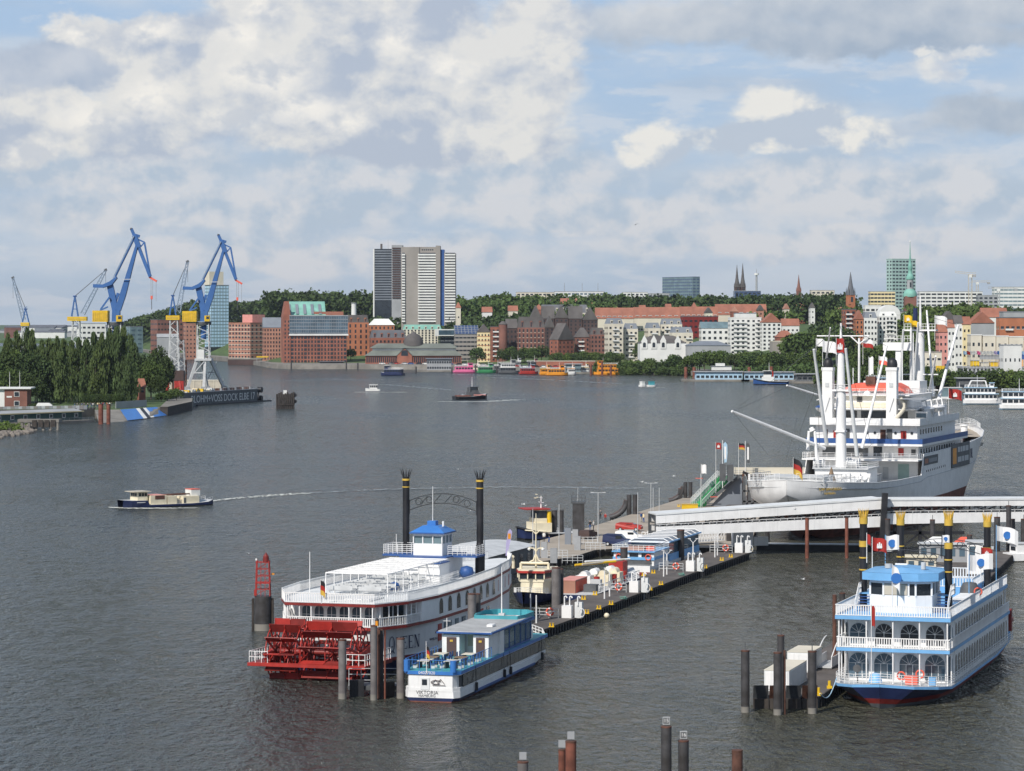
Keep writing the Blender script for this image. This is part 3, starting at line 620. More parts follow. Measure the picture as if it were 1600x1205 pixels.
MB().box(L(612.05),L(629),-.6,20,-6,z(383),'bgrey').build('stair_tower',t)
for i in range(22): zb = z(389)-i*(z(389)-z(470))/22; MB().box(L(613),L(626),-1.3,-.61,zb,zb+1.1,'brickd').build('balcony',t)
MB().box(L(594),L(597),4,8,z(389),z(381),'roofb').cyl((L(606),5,z(389)),(L(606),5,z(374)),.15,.1,6,'bgrey').build('roof_mast',t)
B('slab_block','low white annex at the foot of the two high-rises',602,604,628,475,2650,4,'bwhite',fl=3,ww=2,wh=1.2,sp=3,rm='bgrey')
# right slope
B('apartment_block','brick apartment block with glass balconies below the dark slate spire',1317,1321,1338,484,1980,12,'brick',fl=8,ww=1.8,wh=1.6,sp=2.8,rm='roofg',bal=(.3,))
B('gabled_house','red brick gabled house next to the glass balcony block',1336,1337,1349,499,1950,4,'bricko',fl=6,ww=1.0,wh=1.6,sp=2.0,roof='gable',rh=6,rm='rooft',ax='y')
B('apartment_block','white old town house row with slate roof right of brick gable',1348,1350,1371,497,1950,5,'bwhite',fl=5,ww=1.1,wh=1.6,sp=2.0,roof='mansard',rh=4,rm='slate')
B('apartment_block','white stuccoed house with bay windows under the arched roof',1371,1373,1402,494,1960,5,'bwhite',fl=6,ww=1.2,wh=1.7,sp=2.2,roof='mansard',rh=3,rm='bwhite',bal=(.6,))
t = B('arched_hall','white barrel roofed building rising behind the town houses',1374,1375,1407,492,2020,3,'bwhite',fl=0,rm='bwhite')
w = t['_w']; H = t['_H']; MB().loft([[(w/2-w/2*math.cos(a*math.pi/12),yy,H+.5+6.2*math.sin(a*math.pi/12)) for a in range(13)] for yy in (0,14)],'bwhite',True,False).add([(w/2-w/2*math.cos(a*math.pi/12),0,H+.5+6.2*math.sin(a*math.pi/12)) for a in range(13)],[tuple(range(13))],'bwhite').build('barrel_roof',t)
B('office_block','white flat roofed glazed block left of the barrel roof',1351,1352,1376,478,2050,3,'bwhite',fl=5,ww=2.4,wh=1.5,sp=2.9,rm='bwhite')
B('slab_block','grey brown block between barrel roof and wooded slope',1407,1408,1452,487,2150,3,'bgrey',fl=3,ww=1.6,wh=1.2,sp=2.6,rm='roofg')
rr = [(1466,1481,519,'rose','rooft','pink town house behind the boom end'),(1480,1492,512,'bwhite','rooft','narrow white town house right of the pink one'),(1491,1504,505,'bwhite','roofb','white gabled town house left of the yellow one'),(1503,1517,507,'yel2','rooft','pale yellow town house beside the big grey gable wall')]
for a,b_,yt,wl,rm_,lab in rr: B('town_house',lab,a,a+1,b_,yt,1680,5,wl,fl=6,ww=1.0,wh=1.5,sp=1.7,roof='gable',rh=4.5,rm=rm_)
B('gabled_house','tall house with a blank light grey gable wall and red roof',1514,1516,1554,505,1720,4,'bgrey',fl=1,ww=5,wh=4,sp=14,wm='slate',roof='gable',rh=6.5,rm='rooft',ax='y')
B('gabled_house','white gabled house with red roof left above the pink house',1471,1473,1494,499,1800,5,'bgrey',fl=4,ww=1.1,wh=1.4,sp=2.4,roof='gable',rh=5,rm='roofb',ax='y')
B('gabled_house','red roofed house behind the blank grey gable',1533,1535,1575,496,1850,5,'bwhite',fl=4,ww=1.1,wh=1.4,sp=2.4,roof='gable',rh=6,rm='rooft')
B('apartment_block','orange brick block with white bays at the right edge',1560,1562,1604,497,1640,5,'bricko',fl=5,ww=1.8,wh=1.5,sp=2.6,rm='roofg',bal=(.35,),fr='bwhite')
B('office_block','glazed grey block above the orange brick block at right edge',1566,1568,1612,488,1760,4,'bgrey',fl=5,ww=2.2,wh=1.3,sp=2.8,rm='slate')
for i,(a,b_) in enumerate([(1516,1534),(1535,1556),(1556,1576),(1576,1600)]):
    B('terrace_house',['leftmost white modern terrace house above the trees at right','second white modern terrace house from the left above the trees','third white modern terrace house from the left above the trees','rightmost white modern terrace house above the trees'][i],a,a+1,b_,524+i,1560,5,'bcream',fl=4,ww=1.1,wh=1.8,sp=2.3,rm='bwhite',group='white modern terrace houses')
B('terrace_house','lower white house with slit windows near the right edge',1566,1568,1597,540,1500,6,'bwhite',fl=3,ww=.7,wh=1.7,sp=2.2,rm='bgrey')
B('pier_hall','tan flat building among trees behind the white ship masts',1428,1430,1472,551,1640,4,'bcream',fl=3,ww=1.8,wh=1.2,sp=2.8,rm='conc')
for i in range(30):
    px = 712+i*20.5; Y = 2440+(i*137) % 260; yt = 481+(i*53) % 9; a = 8+(i*31) % 9; wl = ['bcream','brick','bwhite','brick3','bcream'][i % 5]
    if 840 < px < 925: Y += 160; yt -= 8
    bld('hill_house',nth(i)+f'small {["cream", "brick", "white", "pale brick", "cream"][i % 5]} house among the hillside trees',px,px+1,px+a,yt,Y,6,wl,fl=3,ww=1.1,wh=1.3,sp=2.6,roof='gable' if i % 3 else 'hip',rh=4.5,rm=['rooft','brick3','rooft','roofb'][i % 4],ax='xy'[i % 2],cat='house',group='small houses on the wooded hillside')
# ---- tower cranes on the skyline
def tower_crane(lab,px,ytop,Y,jl,jr,m,tilt=0,sc=1):
    p = at(px,HZ,Y); z0 = 18; s = Y/F; t = thing('tower_crane',lab,'crane',(p.x,p.y,z0)); H = zz(ytop,Y)-z0; w = 1.1*sc
    q = MB(); n = int(H/3)
    for dx in (-w,w):
        for dy in (-w,w): q.beam((dx,dy,0),(dx,dy,H),.3,None,m)
    for i in range(n): q.beam((-w,-w,i*3),(w,-w,i*3+3),.2,None,m).beam((w,-w,i*3),(w,w,i*3+3),.2,None,m)
    q.build('mast',t)
    q = MB(); a,b_ = (-jl*s),(jr*s); f = lambda x: H+tilt*abs(x)
    for dz in (0,1.4): q.beam((a,0,f(a)+dz),(0,0,H+dz),.35,None,m).beam((0,0,H+dz),(b_,0,H+dz),.35,None,m)
    k_ = int((b_-a)/2.4)
    for i in range(k_): x = a+i*2.4; q.beam((x,0,f(x) if x < 0 else H),(x+1.2,0,(f(x) if x < 0 else H)+1.4),.18,None,m)
    q.build('jib',t); MB().box(-1.4,1.4,-1.4,1.4,H-2.5,H-.2,'bwhite').build('cab',t); MB().box(b_-3,b_,-1,1,H-2.2,H-.1,'bgrey').build('counterweight',t); return t
tower_crane('large orange brown tower crane on the skyline',1516,429,2500,24,9,'sand',.12,1.3)
tower_crane('small pale tower crane right of the large one',1527,441,3100,8,20,'sand')
tower_crane('low grey tower crane with white counterweight at right',1560,451,2600,16,30,'bgrey')
# ------------------------------------------------------------ far vegetation
rnd = random.Random(5)
def strip(px0,px1,Y0,Y1,n,h0,h1,ox=0):
    out = []
    for _ in range(n):
        px = rnd.uniform(px0,px1); Y = rnd.uniform(Y0,Y1); out.append(((px-800)/F*Y,Y,gz(px,Y) + ox,rnd.uniform(h0,h1)))
    return out
wood('hillside_wood','dense dark wood on the ridge behind the glass tower and brick warehouses',strip(420,640,2900,3500,420,20,34)+[((px-800)/F*Y,Y,22,h) for px,Y,h in [(rnd.uniform(196,420),rnd.uniform(3300,3800),0) for _ in range(330)] for h in [10+26*max(0,min(1,(px-190)/110))*rnd.uniform(.8,1)]],9,80,1.9,'leafd',seed=3)
wood('hillside_wood','wooded slope between the high-rise and the orange roofs',strip(700,960,2480,2950,430,13,24),7,70,1.6,'leaf',seed=4)
wood('hillside_wood','dark trees at the foot of the wooded slope behind the brick rows',strip(700,830,2380,2540,130,12,17)+strip(560,640,2500,2600,40,10,14),7,70,1.5,'leafd',seed=5)
wood('hillside_wood','tree belt along the skyline right of centre above the orange roofs',strip(930,1330,2580,2860,560,17,27),7.5,70,1.6,'leafd',seed=6)
wood('hillside_wood','treetops under the skyline blocks left of the orange roofs',strip(700,980,2850,2960,120,20,30),7.5,70,1.6,'leaf',seed=14)
wood('hillside_wood','trees between the orange roof rows',strip(930,1240,2470,2560,130,9,13),5.5,60,1.4,'leafl',seed=7)
wood('hillside_wood','broad wooded slope below the copper spire at right',strip(1425,1540,1850,2150,260,12,19)+strip(1300,1345,2200,2300,30,12,16)+strip(1400,1440,2000,2100,40,10,13),6,70,1.3,'leaf',seed=8)
wood('hillside_wood','dark treetops below the layered building at the right edge',strip(1530,1640,2250,2450,90,10,14),6,60,1.4,'leafd',seed=9)
wood('hedge','pale green bushes along the water left of the blue white pontoon',strip(968,1080,2025,2045,90,3,6),3,60,.7,'leafl','bushes',seed=10)
wood('hedge','hedge and shrubs behind the long pontoon house',strip(1080,1290,1800,1835,120,3.5,6),3.2,60,.7,'leaf','bushes',seed=12)
tl = [  # px, Y, R, H, kind index, label
 (548,2290,5.5,10,3,'bright green round tree by the brick warehouse quay'),
 (745,2170,7,13,0,'single dark round tree in front of the solar roof office'),
 (798,2150,6.5,13,0,None),(808,2140,6,11,2,None),(820,2150,6,12,0,None),(833,2140,6.5,12,1,None),(846,2150,6.5,13,2,None),
 (785,2150,5.5,12,2,None)]
TCN = iter(range(99))
def T(px,Y,R,H,vi,lab,group=None,kind='round'): return tree(kind,(*at(px,HZ,Y).xy,gz(px,Y)-.5),R,H,lab or nth(next(TCN))+'tree placed in the clump before the dark brick block',group=group,vi=vi)
for px,Y,R,H,vi,lab in tl: T(px,Y,R,H,vi,lab,None if lab else 'tree clump before the dark brick block')
for i in range(20): T(868+i*5.2+rnd.uniform(-1,1),2095+rnd.uniform(-15,15),5,8+rnd.random()*3,i,nth(i)+'low round tree behind the orange ferries','low trees behind the orange ferry')
for i in range(36): T(938+i*9.6+rnd.uniform(-2,2),1990-i*4.2+rnd.uniform(-20,10),5.6+rnd.random()*2,11+rnd.random()*4,i,nth(i)+'leafy tree in the long promenade row along the far bank','promenade trees along the far bank')
for i in range(16): T(945+i*21+rnd.uniform(-6,6),1960-i*7+rnd.uniform(-10,10),4.5+rnd.random()*2,7+rnd.random()*3,i+1,nth(i)+'low leafy tree by the water below the promenade row','low trees below the promenade')
for i in range(10): T(1000+i*2.2+rnd.uniform(-3,3),2095,5,15+rnd.random()*3,i,nth(i)+'tree between the cream apartment blocks','trees between the cream apartments') if i < 3 else None
for i in range(13): T(1246+(i % 7)*12+rnd.uniform(-5,5),1870+60*(i//7)+rnd.uniform(-20,20),8.5+rnd.random()*2.5,20+rnd.random()*5,i,('front row, ' if i < 7 else 'back row, ')+nth(i % 7)+'big dark tree on the slope left behind the white ship','big trees on the slope behind the ship')
for i in range(26): T(1290+i*12.3+rnd.uniform(-4,4),1640-i*6+rnd.uniform(-20,15),6+rnd.random()*2,12+rnd.random()*4.5,i,nth(i)+'leafy tree in the row behind the landing stages','trees behind the landing stages')
for i in range(14): T(1335+i*10+rnd.uniform(-4,4),1740+rnd.uniform(-20,20),7,15+rnd.random()*4,i,nth(i)+'tree below the white town houses behind the masts','trees below the town houses')
for i in range(11): tree('poplar',(*at(729+i*4.6+(8 if i > 4 else 0),HZ,3000).xy,22),1.6,22+rnd.random()*7,nth(i)+'thin skyline poplar right of the high-rise',group='skyline poplars')
# far left harbour haze: low flat land with sheds
struct('far_harbour_land',MB().prism([(-1100,4800),(-560,4300),(-420,5200),(-700,9500),(-1900,9500)],-1,4,'grass'))
for i in range(26):
    px = 2+i*7.6+rnd.uniform(-4,4); Y = rnd.uniform(4900,7000); h = rnd.uniform(7,20); w = rnd.uniform(25,90)
    t = thing('port_shed',nth(i)+'small hazy shed in the distant harbour','building',(*at(px,HZ,Y).xy,3),rnd.uniform(-.3,.3),'sheds in the distant harbour')
    m = rnd.choice(['bgrey','bwhite','brick2','slate']); MB().box(0,w,0,30,0,h,m).build('wall',t); MB().gable(0,w,0,30,h,h+3,'roofg').build('roof',t)
# ------------------------------------------------------------ peninsula on the left
PZ = 3.2
edge = [(-400,700),(0,654),(100,652),(150,650)]
top = [gp(px,y) for px,y in edge]
bot = [gp(155,662),gp(190,659.5),gp(228,655),gp(262,650)]
tp = [gp(148,641.5,3),gp(186,641,3),gp(222,638.5,3),gp(250,636.8,3)]
back = [gp(300,641),gp(303,632),gp(282,618),gp(262,600),gp(262,566),gp(215,552),gp(0,545),gp(-500,545)]
poly = [tuple(p.xy) for p in top+tp+[gp(262,641)]+back]
struct('peninsula_ground',MB().prism(poly,-2,PZ,'quay','grass'))
mb = MB(); vs = [(*p.xy,-.3) for p in bot]+[(*p.xy,PZ+.02) for p in tp]
mb.add(vs,[(0,1,5,4),(1,2,6,5),(2,3,7,6)],'quay'); struct('stone_slope',mb)
# painted stripes of the slope, lying 4 cm on the stone
def slope_pt(u,v): # u along 0..1 over px 190..250, v up
    k = 1 if u < .5 else 2; w_ = min(1,u*2-(k-1)); a = Vector((*bot[k].xy,-.3)).lerp(Vector((*bot[k+1].xy,-.3)),w_); b_ = Vector((*tp[k].xy,PZ)).lerp(Vector((*tp[k+1].xy,PZ)),w_)
    return a.lerp(b_,v)+Vector((0,-.2,.35))
mb = MB()
for u0,u1,m in ((0.02,.20,'blue'),(.20,.36,'blue'),(.36,.44,'bwhite'),(.44,.52,'black'),(.52,.60,'bwhite'),(.60,.75,'blue'),(.75,.90,'blue')):
    mb.add([slope_pt(u0+.10,.06),slope_pt(u1+.10,.06),slope_pt(u1,.93),slope_pt(u0,.93)],[(0,1,2,3)],m)
tag(mb.build('painted_slope_banner'),'blue white and black striped paint band on the stone slope','painted stripes')
mb = MB(); p0,p1,p2 = gp(262,650),gp(300,641),gp(301,632)
tag(MB().prism([tuple(gp(250,650).xy),tuple(p0.xy),tuple(p1.xy),tuple(p2.xy),tuple(gp(262,638).xy)],-1,3.5,'dwood','quay').build('timber_quay'),'dark timber clad quay corner right of the painted slope','quay')
# rocky tip and shrubs at the frame edge
rr_ = np.random.default_rng(4); mb = MB()
for i in range(240):
    px = rr_.uniform(-40,50); y = rr_.uniform(664,684-px*.18); c = gp(px,y,.4); r = rr_.uniform(.5,1.5); a = rr_.normal(size=3)
    mb.loft([[(c.x+q_*r*math.cos(t)*(1+.2*a[0]),c.y+q_*r*math.sin(t),c.z+z_*r) for t in (0,1,2.1,3,4.2,5.3)] for q_,z_ in ((1,-.6),(.9,.1),(.5,.5))],'rock',False,c1=True)
tag(mb.build('rock_bank'),'grey boulders of the bank tip at the left edge','rocks'); bpy.data.objects['rock_bank']['kind'] = 'stuff'
wood('shrubs','low green shrubs on the rocks at the left edge',[(*gp(x,y,1).xy,.3,2.2) for x,y in [(rr_.uniform(-30,33),rr_.uniform(664,672)) for _ in range(26)]],2.0,90,.35,'leafl','shrubs',15)
# concrete jetty
t = thing('jetty','small grey concrete jetty on posts jutting from the rocks','jetty',(*gp(66,672).xy,0),-.1)
MB().box(-8,6,-1.5,3,2.6,3.6,'quay').build('deck',t)
for i in range(6): MB().box(-7+i*2.4,-6.2+i*2.4,-1.3,-.5,-1,2.6,'quay').build('post',t)
for i in range(4): MB().box(-3+i*2.1,-1.4+i*2.1,-1.9,-1.5,1.0,3.4,'dwood').build('fender',t)
# floating house
o0,o1 = gp(-40,668),gp(147,660); L = (o1-o0).length; a = math.atan2(o1.y-o0.y,o1.x-o0.x)
t = thing('floating_house','long dark green floating clubhouse with yellow eaves on a grey pontoon','houseboat',o0,a)
MB().box(0,L,0,14,-.5,.9,'quay').build('pontoon',t); MB().box(1,L-2,4,12,.9,4.0,'dkgreen').build('wall',t)
MB().gable(1,L-2,4,12,4.0,4.9,'bgrey','x').build('roof',t); MB().box(.6,L-1.6,3.3,3.5,3.75,4.15,'yel2').build('eaves_board',t)
for i in range(9): x = 3+i*(L-8)/8; q = MB().box(x-.9,x+.9,3.9,3.99,1.9,3.4,'bwhite').build('window',t); MB().box(x-.7,x+.7,3.86,3.9,2.05,3.25,'glass').build('pane',q)
MB().rail([(0,.3,.9),(L,.3,.9)],1.0,2.5,2,.05,'bgrey').build('railing',t)
# graffiti wall with fence
a_,b_ = gp(-20,641,3),gp(136,638.5,3)
mb = MB(); d = (b_-a_); n = 26
for i in range(n): p = a_.lerp(b_,i/n); q = a_.lerp(b_,(i+.94)/n); mb.wall([p.xy,q.xy],PZ-.5,4.2,.4,['conc','bgrey','lgrey'][i % 3])
tag(mb.build('quay_wall'),'weathered grey concrete flood wall above the floating clubhouse','wall')
a_,b_ = gp(181,638.6,3.2),gp(229,635.6,3.2); tag(MB().wall([a_.xy,b_.xy],PZ,5.8,.2,'bgrey').build('graffiti_fence'),'grey graffiti covered fence above the painted slope','fence')
f = bpy.data.objects['graffiti_fence']; rg = random.Random(3)
a_,b_ = gp(140,639,3.2),gp(180,637.8,3.2); tag(MB().rail([(*a_.xy,PZ),(*b_.xy,PZ)],1.5,1.6,3,.06,'bgrey').build('railing'),'thin grey railing between rusty posts and the graffiti fence','railing')
# brick clubhouse
t = thing('brick_house','flat roofed brown brick house with white window frames at the left edge','house',(*at(7,HZ,1120).xy,PZ),.05); s = 1120/F
H = zz(608,1120)-PZ; w = 35*s; MB().box(0,w,0,14,-.5,H,'brick2').build('wall',t); MB().box(-9,-.01,.3,14,-.5,H,'bwhite').build('white_wing',t)
MB().box(-10,w+1.5,-.8,15,H,H+.5,'bwhite').build('roof',t)
for x,z,q in ((4.6,4.4,1.7),(4.6,.9,1.7),(-4,4.4,3),(-4,1,3)): o = MB().box(x-q/2-.15,x+q/2+.15,-.12,.25,z-.15,z+1.75,'bwhite').build('window',t); MB().box(x-q/2,x+q/2,-.16,-.12,z,z+1.6,'glass').build('pane',o)
MB().box(.8,2.8,-.1,0,3.9,4.5,'bwhite').build('sign',t)
for x in (1.6,5.4): MB().cyl((x,3,H),(x,3,H+6.5),.12,.07,6,'bwhite').build('mast',t)
# poplars and other trees
pops = [(12,521,1290),(27,517,1300),(43,513,1310),(50,516,1290),(66,532,1200),(78,530,1210),(89,527,1195),(100,531,1200),(112,533,1190),(124,528,1200),(135,531,1190),(147,520,1200),(159,521,1190),(170,513,1205),(182,511,1195),(193,512,1200),(205,524,1190),(94,545,1170),(150,550,1165),(203,555,1165)]
for i,(px,yt,Y) in enumerate(pops):
    tree('poplar',(*at(px,HZ,Y).xy,PZ),2.7+.25*(i % 3),zz(yt-5,Y)-PZ,(nth(i)+'poplar behind the round trees at left') if i < 4 else (nth(i-4)+'tall poplar of the close row on the peninsula') if i < 17 else ['low poplar under the left of the row','low poplar under the middle of the row','low poplar under the right end of the row'][i-17],'poplar',['poplars of the peninsula row','poplars behind the left round trees'][i < 4],i)
rt = [(3,548,1180,9),(22,545,1190,9),(42,549,1180,8),(58,553,1185,7.5),(12,575,1160,7),(35,580,1160,7),(55,590,1160,6),(-10,560,1170,9)]
for i,(px,yt,Y,R) in enumerate(rt): tree('near',(*at(px,HZ,Y).xy,PZ),R,zz(yt,Y)-PZ,['tall','wide','dense','rightmost tall','lower','low middle','lowest right','frame-cut'][i]+' dark round tree behind the brick house at the left edge',group='round trees at the left edge',vi=i)
for px,yt,Y,R,lab in [(221,552,1250,6.5,'dark round tree directly right of the poplar row'),(236,562,1240,7,'widest dark tree between poplars and the old red crane'),(249,540,1290,6,'tallest lighter tree right of the poplar row beside the crane'),(258,556,1300,5,'slim tree nearest to the old grey crane'),(247,585,1230,4.5,'lower dark tree in front of the beige dock wall')]:
    tree('near',(*at(px,HZ,Y).xy,PZ),R,zz(yt,Y)-PZ,lab)
for px,yt,Y,R,lab in [(276,604,1215,3.6,'small round bush tree beside the dock wall'),(262,608,1205,3.2,'leafy bush on the timber quay'),(252,611,1200,3,'low bush left of the leafy bush on the timber quay'),(54,628,1120,2.2,'small pale shrub right of the brick house')]:
    tree('round',(*at(px,HZ,Y).xy,PZ-.5),R,zz(yt,Y)-PZ,lab,'bush',name='bush')
for i in range(9): tree('near',(*at(138+i*6.2,HZ,1150).xy,PZ),2.6,zz(615.5,1150)-PZ,nth(i)+'low clipped tree in the row before the poplars',group='low trees before the poplars',vi=i)
# red roofed hut
B('gatehouse','brick gatehouse with a steep red roof at the right end of the poplars',216,218,227,605,1225,20,'brick',fl=2,ww=1.1,wh=1.4,sp=2.2,roof='gable',rh=3.5,rm='rooft',z0=PZ+2,ax='x')
B('gatehouse','narrow orange brick house glimpsed between the poplars',138,139,143,582,1260,3,'bricko',fl=4,ww=.7,wh=1.2,sp=1.2,z0=PZ+2,rm='rooft')
# ------------------------------------------------------------ people
def make_person(shirt,trou,hair='black'):
    """one continuous body from a skin modifier, coloured by height"""
    me = bpy.data.meshes.new('person'); V = [(0,0,.95),(0,0,1.18),(0,0,1.42),(0,0,1.54),(0,.01,1.68),(-.19,0,1.42),(-.26,.02,1.14),(-.25,-.08,.88),(.19,0,1.42),(.26,.02,1.14),(.25,-.08,.88),(-.10,0,.88),(-.11,-.04,.48),(-.12,.02,.08),(-.12,-.14,.04),(.10,0,.88),(.11,.05,.48),(.12,.12,.08),(.12,-.03,.04)]
    E = [(0,1),(1,2),(2,3),(3,4),(2,5),(5,6),(6,7),(2,8),(8,9),(9,10),(0,11),(11,12),(12,13),(13,14),(0,15),(15,16),(16,17),(17,18)]
    Rr = [.15,.14,.16,.055,.105,.07,.05,.038,.07,.05,.038,.10,.07,.045,.04,.10,.07,.045,.04]
    me.from_pydata(V,E,[]); o = bpy.data.objects.new('person',me); COL.objects.link(o); md = o.modifiers.new('s','SKIN')
    for i,r in enumerate(Rr): me.skin_vertices[0].data[i].radius = (r,r*.85)
    me.skin_vertices[0].data[0].use_root = True; o.modifiers.new('u','SUBSURF').levels = 1
    bpy.context.view_layer.update(); m2 = bpy.data.meshes.new_from_object(o.evaluated_get(bpy.context.evaluated_depsgraph_get())); bpy.data.objects.remove(o)
    for k in (shirt,trou,'skin',hair): m2.materials.append(MT[k])
    for p in m2.polygons:
        z = p.center.z; y = p.center.y; p.use_smooth = True
        p.material_index = 3 if (z > 1.70 or (z > 1.58 and y > .03) or z < .1) else (2 if z > 1.48 or (abs(p.center.x) > .18 and z < 1.1 and z > .8) else (1 if z < .95 else 0))
    m2.name = 'person'; return m2
PM = [make_person(*a) for a in (('black','dblue'),('bwhite','black'),('red','dgrey'),('dblue','sand'),('yel2','dblue','wood'),('dgrey','black'))]
def person(loc,rz,k,label,group=None):
    o = bpy.data.objects.new('person',PM[k % len(PM)]); COL.objects.link(o); o.location = loc; o.rotation_euler = (0,0,rz); return tag(o,label,'person',group)
for i in range(46):
    px = 118+i*2.2+rnd.uniform(-1.5,1.5)
    if 176 < px < 184: continue
    person((*gp(px,637.2-(px-118)*.022+rnd.uniform(-.6,0),3.2).xy,PZ),rnd.uniform(-3,3),rnd.randrange(6),'small figure in the crowd on the far promenade before the poplars','people on the promenade')
# rusty posts
for px,w,lab in ((157.5,1.7,'left one of the two rusty brown posts by the floating clubhouse'),(169.5,1.4,'right one of the two rusty brown posts by the floating clubhouse')):
    p = gp(px,663); t = thing('mooring_post',lab,'mooring post',(p.x,p.y,0)); MB().cyl((0,0,-2),(0,0,7.0),w/2,w/2,14,'rustred').build('shaft',t); MB().cyl((0,0,7.0),(0,0,7.15),w/2+.06,w/2+.06,14,'rust').build('cap',t)
# dolphin in the river
p = gp(446,639); t = thing('dolphin','dark timber dolphin with a hut frame and rubber wheels standing in the river','mooring dolphin',(p.x,p.y,0),.1)
mb = MB()
for i in range(9):
    for j in (0,1): mb.cyl((-3.4+i*.85,j*4,-2),(-3.4+i*.85,j*4,6.0+.4*(i % 3)),.38,.36,8,'dwood')
mb.build('piles',t); MB().box(-3.6,3.7,-.2,4.3,4.2,4.8,'dwood').box(-3.6,3.7,-.5,-.2,1.5,2.1,'dwood').build('beam',t)
MB().box(-.8,.6,1,2.4,6,7.6,'bwhite').build('lamp_box',t)
for z in (3.0,5.6): MB().cyl((3.9,.2,z),(3.9,1.0,z),.8,.8,14,'black').build('rubber_wheel',t)
# ------------------------------------------------------------ floating dock
a_,b_ = at(281,HZ,1238),at(402,HZ,1315); d = b_-a_; L = Vector((d.x,d.y)).length; an = math.atan2(d.y,d.x)
t = thing('floating_dock','long black floating dock with white lettering and a steel arm on its end','dock',(a_.x,a_.y,0),an)
MB().box(0,L,0,3.6,-1,5.6,'dgrey').box(-.3,L+.3,-.3,3.9,5.6,5.9,'bgrey').box(L*.2,L+14,-1.0,4,-.4,.5,'black').build('dock_wall',t)
text_mesh('BLOHM+VOSS DOCK ELBE 17',4.4,'bwhite','lettering',t,face_M((L*.55,-.06,2.7),(1,0)),.02,.98*L*.85/58)
mb = MB(); x0 = L
for z in (1.6,5.0): mb.beam((x0,2,z),(x0+7,2,z),.8,None,'black')
for i in range(3): mb.beam((x0+i*2.3,2,1.6),(x0+i*2.3+2.3,2,5.0),.4,None,'black')
mb.build('steel_arm',t)
for z in (1.4,5.2): MB().cyl((x0+7.6,1,z),(x0+7.6,3,z),1.3,1.3,14,'black').build('fender_wheel',t)
mb = MB()
for i in range(16): mb.box(L*.45+i*L*.032,L*.45+i*L*.032+.9,.8,2.2,5.9,6.9,'rust' if i % 3 else 'bgrey')
for i in range(30): x = random.uniform(1,L*.5); mb.box(x,x+random.uniform(.4,1.6),.5,3,5.9,random.uniform(6.2,7.4),random.choice(['bgrey','lgrey','bcream','yellow']))
mb.build('deck_clutter',t); MB().rail([(L*.5,.1,5.9),(L,.1,5.9)],1,2,2,.05,'bgrey').build('railing',t)
t = thing('dock_wall','beige steel side of a dock lying behind the crane legs','dock',(*at(247,HZ,1420).xy,0)); MB().box(0,99*1420/F,0,8,-1,zz(595,1420),'sand').box(-.2,99*1420/F+.2,-.2,8.2,zz(595,1420),zz(594,1420),'bcream').build('wall',t)
for i in range(9): MB().box(1+i*3.2,1.3+i*3.2,-.25,0,0,zz(595,1420),'bcream').build('rib',t)
